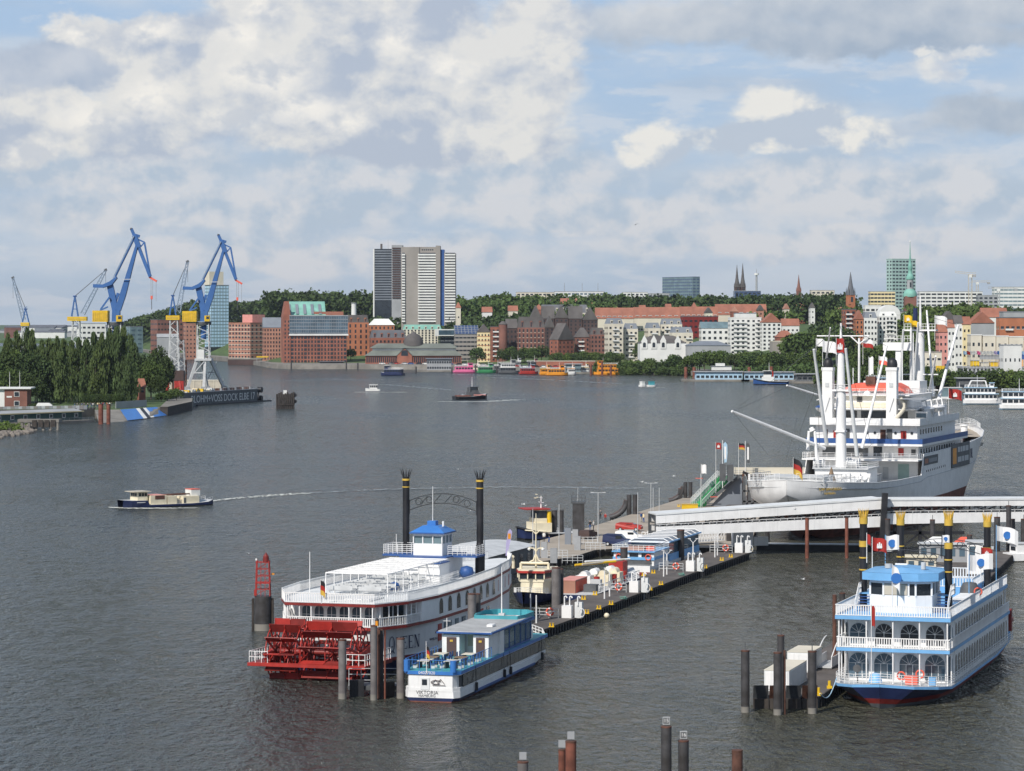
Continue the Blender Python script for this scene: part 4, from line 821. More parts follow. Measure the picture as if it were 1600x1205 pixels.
# ------------------------------------------------------------ cranes
def lattice(mb,p,q,w,w2,n,m,r=.16):
    p = Vector(p); q = Vector(q); d = (q-p).normalized(); a = Vector((0,1,0)); b_ = d.cross(a).normalized()
    def c(i,k):
        t = i/n; ww = w+(w2-w)*t; return p.lerp(q,t)+a*ww/2*(1 if k in (0,1) else -1)+b_*ww/2*(1 if k in (1,2) else -1)
    for k in range(4): mb.beam(c(0,k),c(n,k),r*1.5,None,m)
    for i in range(n):
        for k in range(4): mb.beam(c(i,k),c(i+1,(k+1) % 4) if i % 2 else c(i+1,k-1),r,None,m)
    return mb
def big_crane(px,Y,label,portal=True):
    c = at(px,HZ,Y); K = .2878; t = thing('harbour_crane',label,'crane',(c.x,c.y,PZ+2.5)); z0 = 35.5-PZ-2.5
    P = lambda x,y,dy=0: ((x-315.5)*K,dy,z0-(y-502.5)*K)
    if portal:
        for dx,dy in ((-6.2,-3.5),(1.2,-3.5),(1.5,9),(9,9)):
            tx = -2.2 if dx < 1.3 and dx < 0 else (1.6 if dx < 1.4 else (-.5 if dx < 2 else 3.6)); o = MB().beam((dx,dy,0),(tx,dy*.55,12.4),1.15,1.15,'lgrey').box(dx-1.2,dx+1.2,dy-.8,dy+.8,-1,.8,'grey').build('leg',t)
        q = MB().beam((-4.1,-3,7),(1.4,-3,7),.5,None,'lgrey').beam((2,7,7),(7,7,7),.5,None,'lgrey').beam((-4.8,-3,5),(1.2,-3,12),.35,None,'lgrey').beam((2,7,4),(6,7,12),.35,None,'lgrey').box(-3,4.5,-3,6,12.4,13.4,'lgrey').build('portal_frame',t)
        MB().box(-1.8,1.2,-2.6,1,13.4,17.4,'bwhite').build('cabinet',t)
    mb = MB(); lattice(mb,(.6,1,13),(.6,1,z0-.5),5.6,5.0,8,'lgrey',.28); mb.build('lattice_tower',t)
    MB().cyl((.6,1,22),(.6,1,z0-1),1.3,1.5,14,'cranes').cyl((.6,1,z0-1.4),(.6,1,z0),3.4,3.6,18,'dgrey').build('slewing_column',t)
    q = MB(); x0,_,z1 = P(286,502); x1,_,z2 = P(308,485.5); q.box(x0,x1,-3,4,z1,z2,'yellow')
    for i in range(8): x = x0+(x1-x0)*(i+.5)/8; q.box(x-.12,x+.12,-3.15,-3,z1+.6,z2-.8,'gold')
    q.build('machine_house',t); x0,_,z1 = P(320.5,501.5); x1,_,z2 = P(328.5,492.5); o = MB().box(x0,x1,-3,0,z1,z2,'yellow').build('cab',t); MB().box(x0+.8,x1-.2,-3.06,-2.98,z1+1,z2-.4,'glass').build('window',o)
    q = MB().beam(P(318.5,502,1),P(319,485,1),3.2,3.4,'cranes').beam(P(318,486,1),P(309.5,447,1),2.6,2.4,'cranes').beam(P(308,480,-1),P(296,485.5,-1),.6,None,'cranes').beam(P(310,466,-1),P(297,484,-1),.7,None,'cranes')
    q.beam(P(315,478,1),P(322,460,1),1.2,None,'cranes').box(P(306,0)[0],P(330,0)[0],-2.2,4.4,z0,z0+.3,'cranelt').build('slewing_frame',t)
    q = MB(); pr = [(286,452),(286,447),(300,447.5),(310,443),(319,436),(320.5,438.5),(313,448),(300,452.5)]
    n = len(pr); vs = [P(x,y,-1.2) for x,y in pr]+[P(x,y,2.8) for x,y in pr]; q.add(vs,[tuple(range(n)),tuple(range(2*n-1,n-1,-1))]+[(i,i+n,(i+1) % n+n,(i+1) % n) for i in range(n)],'cranes').build('counterweight_arm',t)
    q = MB(); pr = [(317.5,484),(325.5,486),(333,464),(350.5,393),(347.5,390),(329,448)]
    n = len(pr); vs = [P(x,y,-.6) for x,y in pr]+[P(x,y,2.2) for x,y in pr]; q.add(vs,[tuple(range(n)),tuple(range(2*n-1,n-1,-1))]+[(i,i+n,(i+1) % n+n,(i+1) % n) for i in range(n)],'cranes').build('main_boom',t)
    MB().beam(P(317,436,1),P(346,377,1),.8,1.0,'cranes').beam(P(315,438,-.4),P(345,377,-.4),.5,.5,'cranelt').build('tie_bar',t)
    MB().beam(P(340.8,366,1),P(345.5,377,1),1.3,1.2,'cranes').beam(P(345,375,1),P(353,377.5,1),1.4,1.2,'cranes').beam(P(345.5,376,1),P(352,394,1),2.2,2,'cranes').beam(P(352,394,1),P(368.5,436,1),1.9,1.3,'cranes').beam(P(349,381,1),P(360,386,1),.6,None,'cranes').beam(P(360,386,1),P(368.5,434,1),.7,None,'cranes').beam(P(360,386,1),P(355,392,1),.5,None,'cranes').build('fly_jib',t)
    MB().box(P(339.5,0)[0],P(342,0)[0],.2,1.8,P(0,367)[2],P(0,365)[2],'dgrey').beam(P(329,440,-1.4),P(343,440,-1.4),.25,None,'lgrey').build('platform',t)
    MB().beam(P(367,436.5,1),P(378,443,1),1.0,.8,'coral').build('jib_tip',t)
    q = MB()
    for x in (369.5,372): q.cyl(P(x,438,1),P(x,465,1),.10,.10,5,'bgrey')
    q.cyl(P(377,443,1),P(377,472,1),.08,.08,5,'bgrey').cyl(P(370.5,468,1),P(370.5,484,1),.14,.14,5,'dgrey').build('hoist_rope',t)
    MB().box(P(369,0)[0],P(372,0)[0],.6,1.4,P(0,469)[2],P(0,464)[2],'coral').build('hook_block',t)
    return t
big_crane(315.5,1330,'right one of two tall blue harbour cranes, standing on the dock')
big_crane(177.5,1240,'left one of the two tall blue harbour cranes, rising behind the poplars',False)
def old_crane(label,px,Y,yd,tip,atop,cabw,lean,tw='lgrey',red=False):
    c = at(px,HZ,Y); s = Y/F; t = thing('harbour_crane',label,'crane',(c.x,c.y,PZ)); P = lambda x,y,dy=0: ((x-px)*s,dy,CH-(y-HZ)*s-PZ); z0 = P(0,yd)[2]
    mb = MB(); lattice(mb,(0,0,8),(0,0,z0-1.5),4.6,3.2,8,tw,.3); mb.build('lattice_tower',t)
    q = MB()
    for dx in (-4,4):
        for dy in (-4,4): q.beam((dx,dy,-2),(dx*.55,dy*.55,8.5),.9,None,'red' if red else tw)
    q.build('portal',t)
    if red: MB().box(.4,4.6,-3,3,-1,6,'red').build('red_box',t); MB().box(-.5,4.6,-3.2,3,6,10.5,'brickd').build('dark_cabin',t)
    a,b_ = cabw; o = MB().box((a-px)*s,(b_-px)*s,-2.2,2.2,z0-2,z0,'yellow').build('cab',t); MB().box((a-px)*s+.5,(b_-px)*s-.5,-2.26,-2.18,z0-1.4,z0-.6,'gold').build('window_band',o)
    ax_,ay = atop; q = MB()
    for dy in (-1.2,1.2): q.beam(P(ax_-5,yd-.5,dy),P(ax_,ay,dy*.4),.45,None,'cranes').beam(P(ax_+5,yd-.5,dy),P(ax_,ay,dy*.4),.45,None,'cranes').beam(P(ax_-3,yd-12,dy),P(ax_+3,yd-12,dy),.35,None,'cranes').beam(P(ax_-2,yd-24,dy*.7),P(ax_+2,yd-24,dy*.7),.35,None,'cranes')
    q.box(P(ax_-2.5,0)[0],P(ax_+2.5,0)[0],-1,1,P(0,ay+2)[2],P(0,ay)[2],'dblue').build('mast_frame',t)
    jb = P(ax_+lean,yd-4); mb = MB(); lattice(mb,jb,P(*tip),2.0,1.0,14,'cranelt',.16); mb.beam(P(tip[0]-2,tip[1]+1),P(tip[0]+2,tip[1]-1),1.1,None,'dgrey').build('jib',t)
    MB().cyl(P(ax_,ay+1),P(*tip),.14,.14,5,'dgrey').cyl(P(ax_,ay+1,.5),P(*tip),.14,.14,5,'dgrey').cyl(P(*tip),P(tip[0]+.5,tip[1]+32),.08,.08,5,'dgrey').build('rope',t)
    return t
old_crane('old crane with pale lattice jib left of the big blue crane behind the poplars',119,1420,495,(165,422),(117,462),(106,136),12)
old_crane('old grey crane on a red portal left of the glass tower',272,1330,493,(293,409),(270,461),(260,281),8,red=True)
old_crane('farthest small crane with a thin jib leaning left at the left edge',39,1750,504,(20,434),(40,482),(33,46),-3)
q = thing('scaffold_tower','rusty steel framework and pipes beside the old red portal','scaffold',(*at(280,HZ,1345).xy,PZ)); mb = MB(); lattice(mb,(0,0,8),(1,0,24),6,2,6,'grey',.3).build('frame',q); MB().cyl((-3,1,0),(-3,1,12),.5,.5,8,'rust').cyl((3,1,2),(3,1,15),.4,.4,8,'rust').build('pipe',q)
mb = MB().box(-3,3,0,1.7,.4,1.2,'bwhite').add([(-3,0,1.2),(3,0,1.2),(3,1.7,1.2),(-3,1.7,1.2),(-2.4,.1,2.1),(1.8,.1,2.1),(1.8,1.6,2.1),(-2.4,1.6,2.1)],[(0,1,5,4),(1,2,6,5),(2,3,7,6),(3,0,4,7),(4,5,6,7)],'bwhite')
t = thing('parked_van','white van parked behind the flood wall near the brick house','van',(*at(69,HZ,1112).xy,PZ)); mb.build('body',t)
for x in (-2,2): MB().cyl((x,-.05,.4),(x,.2,.4),.4,.4,10,'black').build('wheel',t)
# ------------------------------------------------------------ boats: helpers
def hull(mb,st,mats,deck=None,transom=True,bow=True,grid=None):
    """st: [(y, [(halfbeam, z), ...] top to bottom)]; mats: one per strip"""
    if grid:
        for s in (-1,1):
            n = len(st[0][1]); vs = [(s*w,y,z) for y,p in st for w,z in p]
            for i in range(n-1):
                for j in range(len(st)-1):
                    f = (j*n+i,j*n+i+1,(j+1)*n+i+1,(j+1)*n+i); zc = sum(vs[k][2] for k in f)/4; o = len(mb.v)
                    m = mats[0] if zc > grid else mats[-1]
                    if m not in mb.k: mb.k.append(m)
                    grid_f = f if s < 0 else f[::-1]
                    if i == 0 and j == 0: base = o; mb.v += vs
                    mb.f.append(tuple(base+k for k in grid_f)); mb.m.append(mb.k.index(m)); mb.sm.append(True)
        return mb
    for s in (-1,1):
        for (ya,pa),(yb,pb) in zip(st[:-1],st[1:]):
            for i in range(len(pa)-1):
                vs = [(s*pa[i][0],ya,pa[i][1]),(s*pa[i+1][0],ya,pa[i+1][1]),(s*pb[i+1][0],yb,pb[i+1][1]),(s*pb[i][0],yb,pb[i][1])]
                mb.add(vs,[(0,1,2,3) if s < 0 else (3,2,1,0)],mats[i],True)
    if deck:
        for (ya,pa),(yb,pb) in zip(st[:-1],st[1:]):
            mb.add([(-pa[0][0],ya,pa[0][1]),(pa[0][0],ya,pa[0][1]),(pb[0][0],yb,pb[0][1]),(-pb[0][0],yb,pb[0][1])],[(0,1,2,3)],deck)
    if transom:
        y,p = st[0]
        for i in range(len(p)-1): mb.add([(-p[i][0],y,p[i][1]),(p[i][0],y,p[i][1]),(p[i+1][0],y,p[i+1][1]),(-p[i+1][0],y,p[i+1][1])],[(3,2,1,0)],mats[i])
    return mb
def boat_root(name,label,cat,px0,px1,yb,ang=0,group=None):
    """side-on boat: local y forward (bow) along the line px0 -> px1"""
    p = gp(px0,yb); q = gp(px1,yb); L = (q-p).length; rz = -math.pi/2 if px1 > px0 else math.pi/2
    c = (p+q)/2; return thing(name,label,cat,(c.x,c.y,0),rz+ang,group),L
def simple_hull(t,L,B_,zd,m1,m2='navy',wl=.5,bowz=.6,deck='lgrey'):
    h = L/2; b_ = B_/2; st = []
    for f,k,dz in ((-1,.8,.1),(-.9,.95,0),(-.3,1,0),(.3,1,0),(.6,.85,bowz*.3),(.82,.5,bowz*.7),(1,.04,bowz)):
        st.append((f*h,[(b_*k,zd+dz),(b_*k*.96,wl),(b_*k*.7,-.6)]))
    hull(mb := MB(),st,[m1,m2],deck); mb.build('hull',t)
def wake(name,label,pts,w,seed=1,m='foam',dens=2.2):
    """foam lying on the water: a strip through the given (x, y, width) points"""
    rg = random.Random(seed); mb = MB()
    for i in range(len(pts)-1):
        a = Vector(pts[i][:2]); b_ = Vector(pts[i+1][:2]); d = (b_-a); L = d.length; n = Vector((-d.y,d.x)).normalized()
        k = max(3,int(L*dens/w))
        for j in range(k):
            t = (j+rg.random())/k; c = a.lerp(b_,t); ww = (pts[i][2]*(1-t)+pts[i+1][2]*t); c = c+n*rg.uniform(-.5,.5)*ww; r = rg.uniform(.35,1.1)*w
            dd = d.normalized()*r*1.6; nn = n*r*.5; z = .05+.05*rg.random()
            mb.add([(*(c-dd),z),(*(c+nn*.9-dd*.3),z+.05),(*(c+dd),z),(*(c-nn+dd*.2),z+.02)],[(0,3,2,1)],m)
    o = mb.build(name); tag(o,label,'wake'); o['kind'] = 'stuff'; return o
mat('foam',(.62,.63,.58),.6,.1); mat('slick',(.26,.285,.295),.5,.1)
def harbour_ferry(label,px0,px1,yb,col,col2='bwhite',H=3.6,decks=1,ang=.15,cat='ferry',gl='glass'):
    t,L = boat_root('ferry',label,cat,px0,px1,yb,ang); simple_hull(t,L,7,1.5,col,'navy',.3,.8)
    y0,y1 = -L*.42,L*.30
    for k in range(decks):
        z = 1.5+k*2.7; a,b_ = y0*(1-.15*k),y1*(1-.1*k); o = MB().box(-2.9,2.9,a,b_,z,z+2.6,col if k == 0 else col2).box(-3.1,3.1,a-.3,b_+.3,z+2.6,z+2.75,col2).build('cabin',t)
        windows(o,[(-2.9,a+(i+.5)*(b_-a)/6,z+.9,(b_-a)/6*.78,1.2,-math.pi/2) for i in range(6)]+[(2.9,a+(i+.5)*(b_-a)/6,z+.9,(b_-a)/6*.78,1.2,math.pi/2) for i in range(6)],gl)
    z = 1.5+decks*2.7; o = MB().box(-2.2,2.2,L*.12,L*.30,z+.05,z+2.3,col).box(-2.5,2.5,L*.11,L*.32,z+2.3,z+2.45,col2).build('wheelhouse',t)
    windows(o,[(-2.2,L*.21,z+1.1,L*.15,.9,-math.pi/2),(2.2,L*.21,z+1.1,L*.15,.9,math.pi/2)],gl)
    MB().cyl((0,L*.1,z),(0,L*.1,z+4.5),.1,.06,6,'white').beam((-1,L*.1,z+3.5),(1,L*.1,z+3.5),.1,None,'white').build('mast',t)
    MB().rail([(-3,y0,z),(-3,y1*.4,z),(3,y1*.4,z),(3,y0,z)],1,1.5,2,.05,'white',True).build('railing',t); return t
harbour_ferry('bright pink harbour ferry at the far pontoon',708,746,582.5,'pink','pink')
harbour_ferry('green and white harbour ferry right of the pink one',745,775,583,'green','bwhite')
harbour_ferry('black and white patterned two deck ferry in the middle of the moored row',778,812,584,'dgrey','bwhite',decks=2)
harbour_ferry('red and pale blue ferry left of the orange ferry',811,841,585,'red','lblue')
harbour_ferry('tall wine red ferry moored behind the red and blue one',822,844,581,'dred','dgrey',decks=2)
harbour_ferry('long orange harbour ferry with rounded front',853,888,587,'orange','orange')
harbour_ferry('shorter orange ferry tied behind the long orange one',843,862,586,'orange','yellow')
harbour_ferry('small yellow and white launch beside the grey pier house',906,922,583.5,'bwhite','yellow')
harbour_ferry('orange work ship with stacked bridge between rusty posts',968,925,586,'orange','orange',decks=2,cat='work ship')
harbour_ferry('dark blue and white ferry under way off the fish hall',632,594,587,'navy','bwhite',decks=1,ang=-.3)
for i,px in enumerate((923,940.5,954)):
    p = gp(px,586+i*.3); tag(MB().cyl((0,0,-2),(0,0,7+2*(i == 1)),.75,.75,10,'rustred').build('mooring_post',None,(p.x,p.y-4,0)),['rusty post left of the orange work ship','tall rusty post in front of the orange work ship bridge','rusty post by the bow of the orange work ship'][i],'mooring post')
def pier_house(label,px0,px1,yb,H,wall,roof,decks=1,pont=(0,0),group=None):
    p = gp(px0,yb); q = gp(px1,yb); L = (q-p).length; t = thing('pier_house',label,'pier building',(p.x,p.y,0)); MB().box(-pont[0],L+pont[1],-3,12,-1,1.1,'quay').build('pontoon',t)
    MB().box(0,L,0,9,1.1,1.1+H,wall).build('wall',t); MB().box(-1,L+1,-1.2,10,1.1+H,1.5+H,roof).build('roof',t)
    for k in range(decks): windows(t,[(L*(i+.5)/10,0,1.9+k*H/decks,L/10*.7,min(1.6,H/decks*.6),0) for i in range(10)])
    MB().rail([(-pont[0],-2.8,1.1),(L+pont[1],-2.8,1.1)],1,2.5,2,.06,'bgrey').build('railing',t); return t
pier_house('two storey grey pier building at the left end of the ferry row',667,705,581,7.8,'bgrey','slate',2,(7,3))
pier_house('grey blue pier house right of the orange ferries',884,908,584,5.2,'glassg','bgrey',1,(6,24))
pier_house('low pier pavilion before the brick gable warehouse',500,536,575,3.5,'dgrey','roofg',1,(40,12))
pier_house('long pale blue and white floating pontoon house',1087,1160,596,4.4,'lblue','bgrey',1,(8,4))
pier_house('right hand pale blue pontoon house behind the navy tug',1163,1240,596,4.2,'lblue','bgrey',1,(2,10))
t = thing('deck_house','white stepped upper house on the long pontoon house','deck house',(*gp(1112,594).xy,5.9)); MB().box(0,12,0,5,0,2.4,'bwhite').box(2.5,8,.5,4,2.4,4.2,'bwhite').build('wall',t); MB().box(-.5,12.5,-.5,5.5,2.4,2.6,'bgrey').build('roof',t)
t = thing('canopy','yellow awning on the quay before the old brick warehouse','awning',(*at(401,HZ,2290).xy,3.4)); MB().box(0,9.4,-4,4,3.6,4.4,'yellow').build('roof',t)
for x in (.3,9): MB().box(x,x+.2,-3.8,-3.6,0,3.6,'bgrey').build('post',t)
for i,px in enumerate((1071,1084,1170,1209)):
    p = gp(px,595); tag(MB().cyl((0,0,-2),(0,0,8.2),1.0,1.0,12,'rustred').build('mooring_post',None,(p.x,p.y-4-(i == 3)*-20,0)),['leftmost rusty dolphin post by the pale blue pontoon house','second rusty post, directly at the left end of the pale blue pontoon','dark post between the two pale blue pontoon houses','rusty post behind the navy tug'][i],'mooring post')
def tug(label,px0,px1,yb,hullm,housem,ang=.1,B_=8,funnel='red',s=1.0,cat='tugboat',mast=9):
    t,L = boat_root('tugboat',label,cat,px0,px1,yb,ang); h = L/2; b_ = B_/2
    st = [(-h,[(b_*.7,2.0),(b_*.68,.5),(b_*.4,-.6)]),(-h*.85,[(b_*.95,1.7),(b_*.9,.4),(b_*.6,-.8)]),(0,[(b_,1.8),(b_*.97,.4),(b_*.7,-.8)]),(h*.5,[(b_*.95,2.5),(b_*.85,.4),(b_*.6,-.8)]),(h*.82,[(b_*.65,3.1),(b_*.5,.4),(b_*.3,-.8)]),(h,[(.3,3.5),(.1,.5),(.05,-.6)])]
    hull(mb := MB(),st,[hullm,'black'],'lgrey'); mb.build('hull',t)
    q = MB()
    for sgn in (-1,1): q.tube([(sgn*p[0][0]*1.02,y,p[0][1]-.25) for y,p in st],.28,6,'black')
    q.build('fender',t)
    o = MB().box(-b_*.62,b_*.62,-h*.15,h*.5,2.0,4.4,housem).box(-b_*.5,b_*.5,0,h*.42,4.4,5.6,housem).build('deck_house',t)
    w_ = MB().prism([(-b_*.45,0),(-b_*.5,h*.3),(-b_*.25,h*.42),(b_*.25,h*.42),(b_*.5,h*.3),(b_*.45,0)],5.6,7.6,'glass').prism([(-b_*.5,-.3),(-b_*.56,h*.32),(-b_*.28,h*.46),(b_*.28,h*.46),(b_*.56,h*.32),(b_*.5,-.3)],7.6,7.85,housem).build('wheelhouse',t)
    for sx in (-1,1): MB().cyl((sx*b_*.4,-h*.1,4.4),(sx*b_*.4,-h*.1,7.4),.45,.4,10,funnel).build('funnel',t)
    MB().cyl((0,h*.1,7.8),(0,h*.1,7.8+mast*.5),.14,.07,6,'white').beam((-1.3,h*.1,9.6),(1.3,h*.1,9.6),.12,None,'white').beam((-.8,h*.1,10.8),(.8,h*.1,10.8),.1,None,'white').build('mast',t)
    MB().cyl((-.8,-h*.45,2.4),(.8,-h*.45,2.4),.6,.6,12,'grey').box(-1.1,1.1,-h*.5,-h*.4,1.7,2.2,'grey').build('winch',t)
    return t,L
tug('navy blue and white tug with red topped house at the pale blue pontoon',1232,1177,601,'dblue','bwhite',0,funnel='red')
# black working tug with red deck, heading towards the right
t,L = tug('black tug with rust red deck crossing mid river',708,762,624,'black','dgrey',.35,7.5,'dgrey',mast=12)
MB().box(-2.8,2.8,-L*.42,-L*.05,1.85,2.5,'rustred').build('cargo_deck',t); MB().box(-3.3,3.3,L*.05,L*.40,2.4,3.0,'rose').build('deck_hatch',t); t.scale = (1,1,.74)
p = gp(706,628); wake('bow_wake','white foam under the bow and sides of the black tug',[(p.x-6,p.y+2,1),(p.x+6,p.y-2,5),(p.x+15,p.y+1,6),(p.x+21,p.y+14,8),(p.x+30,p.y+34,6)],1.3,2,dens=3)
def launch(label,px0,px1,yb,top,roofm,ang=.1,h=1.0):
    t,L = boat_root('motor_launch',label,'motorboat',px0,px1,yb,ang); simple_hull(t,L,3.4,.9*h,'bwhite','navy',.2,.4)
    o = MB().box(-1.3,1.3,-L*.3,L*.22,.9*h,2.3*h,top).box(-1.5,1.5,-L*.34,L*.26,2.3*h,2.45*h,roofm).build('cabin',t)
    windows(o,[(-1.3,-L*.26+i*L*.13,1.4*h,L*.10,.7*h,-math.pi/2) for i in range(4)]); return t
launch('small white launch under way left of the black tug',594,571,612,'bwhite','bwhite',0,1.5)
p = gp(568,613); wake('bow_wake','thin foam trail beside the small white launch',[(p.x-4,p.y-3,1.5),(p.x+22,p.y-2,2.5)],.9,3)
launch('tiny white cabin boat beside the blue one mid river',999,1009,605,'bwhite','bwhite',.5,1.3)
launch('tiny teal covered boat right of the white cabin boat',1011,1026,605,'teal','teal',.3,1.3)
p = gp(1002,606); wake('bow_wake','foam between the two tiny boats mid river',[(p.x,p.y,1.5),(p.x+12,p.y-4,2)],.8,5)
harbour_ferry('dark grey workboat squeezed between the green and patterned ferries',772,782,581,'dgrey','bwhite'); harbour_ferry('white two deck ferry behind the red one',796,818,580.5,'bwhite','bgrey',decks=2); harbour_ferry('cream launch behind the pink ferry stern',738,752,580,'cream','bwhite'); harbour_ferry('white launch between the orange ferry and the grey pier house',886,900,586,'bwhite','orange')
for i,(px,yt) in enumerate([(650,573),(706,574),(743,570),(776,572),(815,570),(845,572),(889,573),(909,574),(455,566),(541,566),(559,567)]):
    p = gp(px,584 if px > 600 else 577.5); tag(MB().cyl((0,0,-2),(0,0,zz(yt,p.y)),.55,.5,8,'pile').build('mooring_post',None,(p.x,p.y+1,0)),nth(i)+'thin dark post along the far ferry pontoons','mooring post','posts along the far ferry pontoons')
rc = random.Random(31)
for i in range(34):
    px = 600+i*10.4+rc.uniform(-3,3); Y = shoreY(px)+rc.uniform(9,22); m = ['bwhite','dgrey','red','lgrey','dblue','black'][i % 6]; t = thing('parked_car',nth(i)+['white','dark grey','red','silver','dark blue','black'][i % 6]+' car parked on the far quay','car',(*at(px,HZ,Y).xy,3.5),rc.uniform(-.4,.4),'cars parked on the far quay')
    MB().box(-2.2,2.2,-.9,.9,.3,1.0,m).box(-1.4,1.2,-.8,.8,1.0,1.55,'glass').box(-1.3,1.1,-.75,.75,1.55,1.62,m).build('body',t)
    for x in (-1.4,1.4): MB().cyl((x,-.93,.33),(x,-.8,.33),.33,.33,8,'black').build('wheel',t)
tag(MB().box(0,52,0,1,0,4.2,'brick').box(-.2,52.2,-.2,1.2,4.2,4.6,'bcream').build('brick_wall',None,(*at(838,HZ,shoreY(850)+26).xy,3.4)),'low red brick quay wall behind the red and orange ferries','wall')
# ---- cargo barge at left
a_,b_ = gp(327,788),gp(188,794); d = b_-a_; L = d.length; t = thing('cargo_barge','small blue hulled cargo boat with cream deck houses under way at left','cargo boat',((a_.x+b_.x)/2,(a_.y+b_.y)/2,0),math.atan2(d.y,d.x)-math.pi/2)
h = L/2; st = [(-h,[(1.5,1.5),(1.5,.2),(1.0,-.5)]),(-h*.85,[(2.2,1.0),(2.2,.2),(1.8,-.5)]),(-h*.5,[(2.4,.75),(2.4,.2),(2,-.5)]),(h*.48,[(2.4,.8),(2.4,.2),(2,-.5)]),(h*.52,[(2.4,2.1),(2.4,.2),(2,-.5)]),(h*.85,[(2.1,2.15),(1.9,.2),(1.5,-.5)]),(h,[(1.3,2.3),(.9,.2),(.6,-.5)])]
hull(mb := MB(),st,['navy','black'],'lgrey'); mb.build('hull',t)
o = MB().box(-1.5,1.5,h*.48,h*.70,2.0,4.5,'cream').box(-1.9,1.9,h*.42,h*.80,4.5,4.7,'sand').build('wheelhouse',t)
windows(o,[(-1.5,h*(.52+i*.065),3.3,.5,.9,-math.pi/2) for i in range(3)]+[(1.5,h*(.52+i*.065),3.3,.5,.9,math.pi/2) for i in range(3)]+[(-.8+i*.8,h*.70,3.3,.6,.9,math.pi) for i in range(3)])
MB().box(-2,2,h*.08,h*.44,.75,3.4,'cream').box(-2.05,2.05,h*.13,h*.34,2.3,3.35,'rust').box(-1.9,1.9,h*.09,h*.43,3.4,3.5,'rose').build('deck_house',t)
MB().box(-2,2,-h*.15,h*.06,.75,3.0,'cream').build('deck_box',t); MB().box(-1.9,1.9,-h*.66,-h*.30,.75,2.8,'cream').box(-1.94,1.94,-h*.36,-h*.31,.9,2.4,'dgrey').build('aft_house',t)
MB().box(-1.5,1.5,-h*.3,-h*.15,.8,1.9,'sand').cyl((-1.4,-h*.2,1.9),(1.4,-h*.2,1.9),.45,.45,10,'cream').cyl((-1.2,-h*.12,1.2),(-1.2,-h*.12,2.6),.3,.3,8,'coral').build('machinery',t)
MB().beam((-.8,h*.05,3.3),(-.8,-h*.5,3.4),.35,None,'rust').beam((.8,h*.05,3.3),(.8,-h*.5,3.4),.3,None,'rust').build('crane_boom',t)
MB().box(-1.2,1.2,-h*.72,-h*.52,2.8,4.6,'bwhite').box(-1.25,1.25,-h*.725,-h*.515,4.6,4.75,'coral').build('funnel_house',t)
MB().rail([(-1.4,-h*.99,1.5),(-2.1,-h*.84,1.1)],.9,.7,2,.04,'white').rail([(1.4,-h*.99,1.5),(2.1,-h*.84,1.1)],.9,.7,2,.04,'white').build('railing',t)
MB().box(-2.44,-2.36,h*.58,h*.76,1.5,1.65,'bwhite').build('nameplate',t)
t.scale = (1,1,.68)
p = gp(181,794); wake('bow_wake','white bow foam of the small cargo boat',[(p.x-1.5,p.y+1,1.2),(p.x+4,p.y-1.8,2.4),(p.x+10,p.y-1.6,1.4),(p.x+16,p.y-1,.6)],.6,6,dens=3.4)
p = [gp(x,y) for x,y in ((328,784),(360,780),(420,775),(480,771),(560,767))]
wake('stern_wake','long foam trail stretching right behind the cargo boat',[(q.x,q.y,1.3+i*1.0) for i,q in enumerate(p[:4])],.5,7,dens=3)
p = [gp(x,y) for x,y in ((480,771),(560,767),(650,764),(760,762),(880,762),(1000,764))]
wake('calm_wake','faint pale curving slick left by the cargo boat across the river',[(q.x,q.y,3.0+i*.6) for i,q in enumerate(p)],.9,12,'slick',1.6)
for i,pl in enumerate([((768,590),(840,593),(970,600)),((600,601),(660,606),(705,610)),((700,585),(760,587),(900,589))]):
    p = [gp(x,y) for x,y in pl]; wake('calm_wake',['pale ruffled streak off the orange ferries','pale ruffled streak left of the black tug','faint pale streak in front of the ferry row'][i],[(q.x,q.y,6) for q in p],1.3,20+i,'slick',2.2)
# ---- landing stages at right
for i,(a,b_,yb,H,lab) in enumerate([(1245,1330,599,4,'low grey landing stage hall right of the navy tug'),(1330,1410,602,5,'landing stage hall behind the white ship bridge'),(1410,1500,606,5,'grey roofed landing stage behind the long white boom'),(1498,1640,612,5.5,'wide flat grey landing stage roof behind the white ferries')]):
    pier_house(lab,a,b_,yb,H,'dgrey','bgrey',1,(3,3))
def stage_roof(label,a,b_,yb,z,m='lgrey'):
    p = gp(a,yb); q = gp(b_,yb); L = (q-p).length; t = thing('canopy_roof',label,'canopy',(p.x,p.y,0)); mb = MB(); mb.loft([[(x,yy,z+(.9*math.sin((x/L)*math.pi))) for x in [L*i/10 for i in range(11)]] for yy in (0,9)],m,True,False).loft([[(x,yy,z-.25+(.9*math.sin((x/L)*math.pi))) for x in [L*i/10 for i in range(11)]] for yy in (0,9)],m,True,False).build('roof',t)
    for i in range(6): MB().cyl((L*(i+.5)/6,4,1),(L*(i+.5)/6,4,z+.3),.15,.15,6,'bgrey').build('post',t)
stage_roof('left curved grey canopy over the landing stage',1452,1520,603,7.2); stage_roof('middle curved grey canopy over the landing stage',1500,1580,606,6.6); stage_roof('right curved grey canopy at the frame edge',1560,1650,604,7.6)
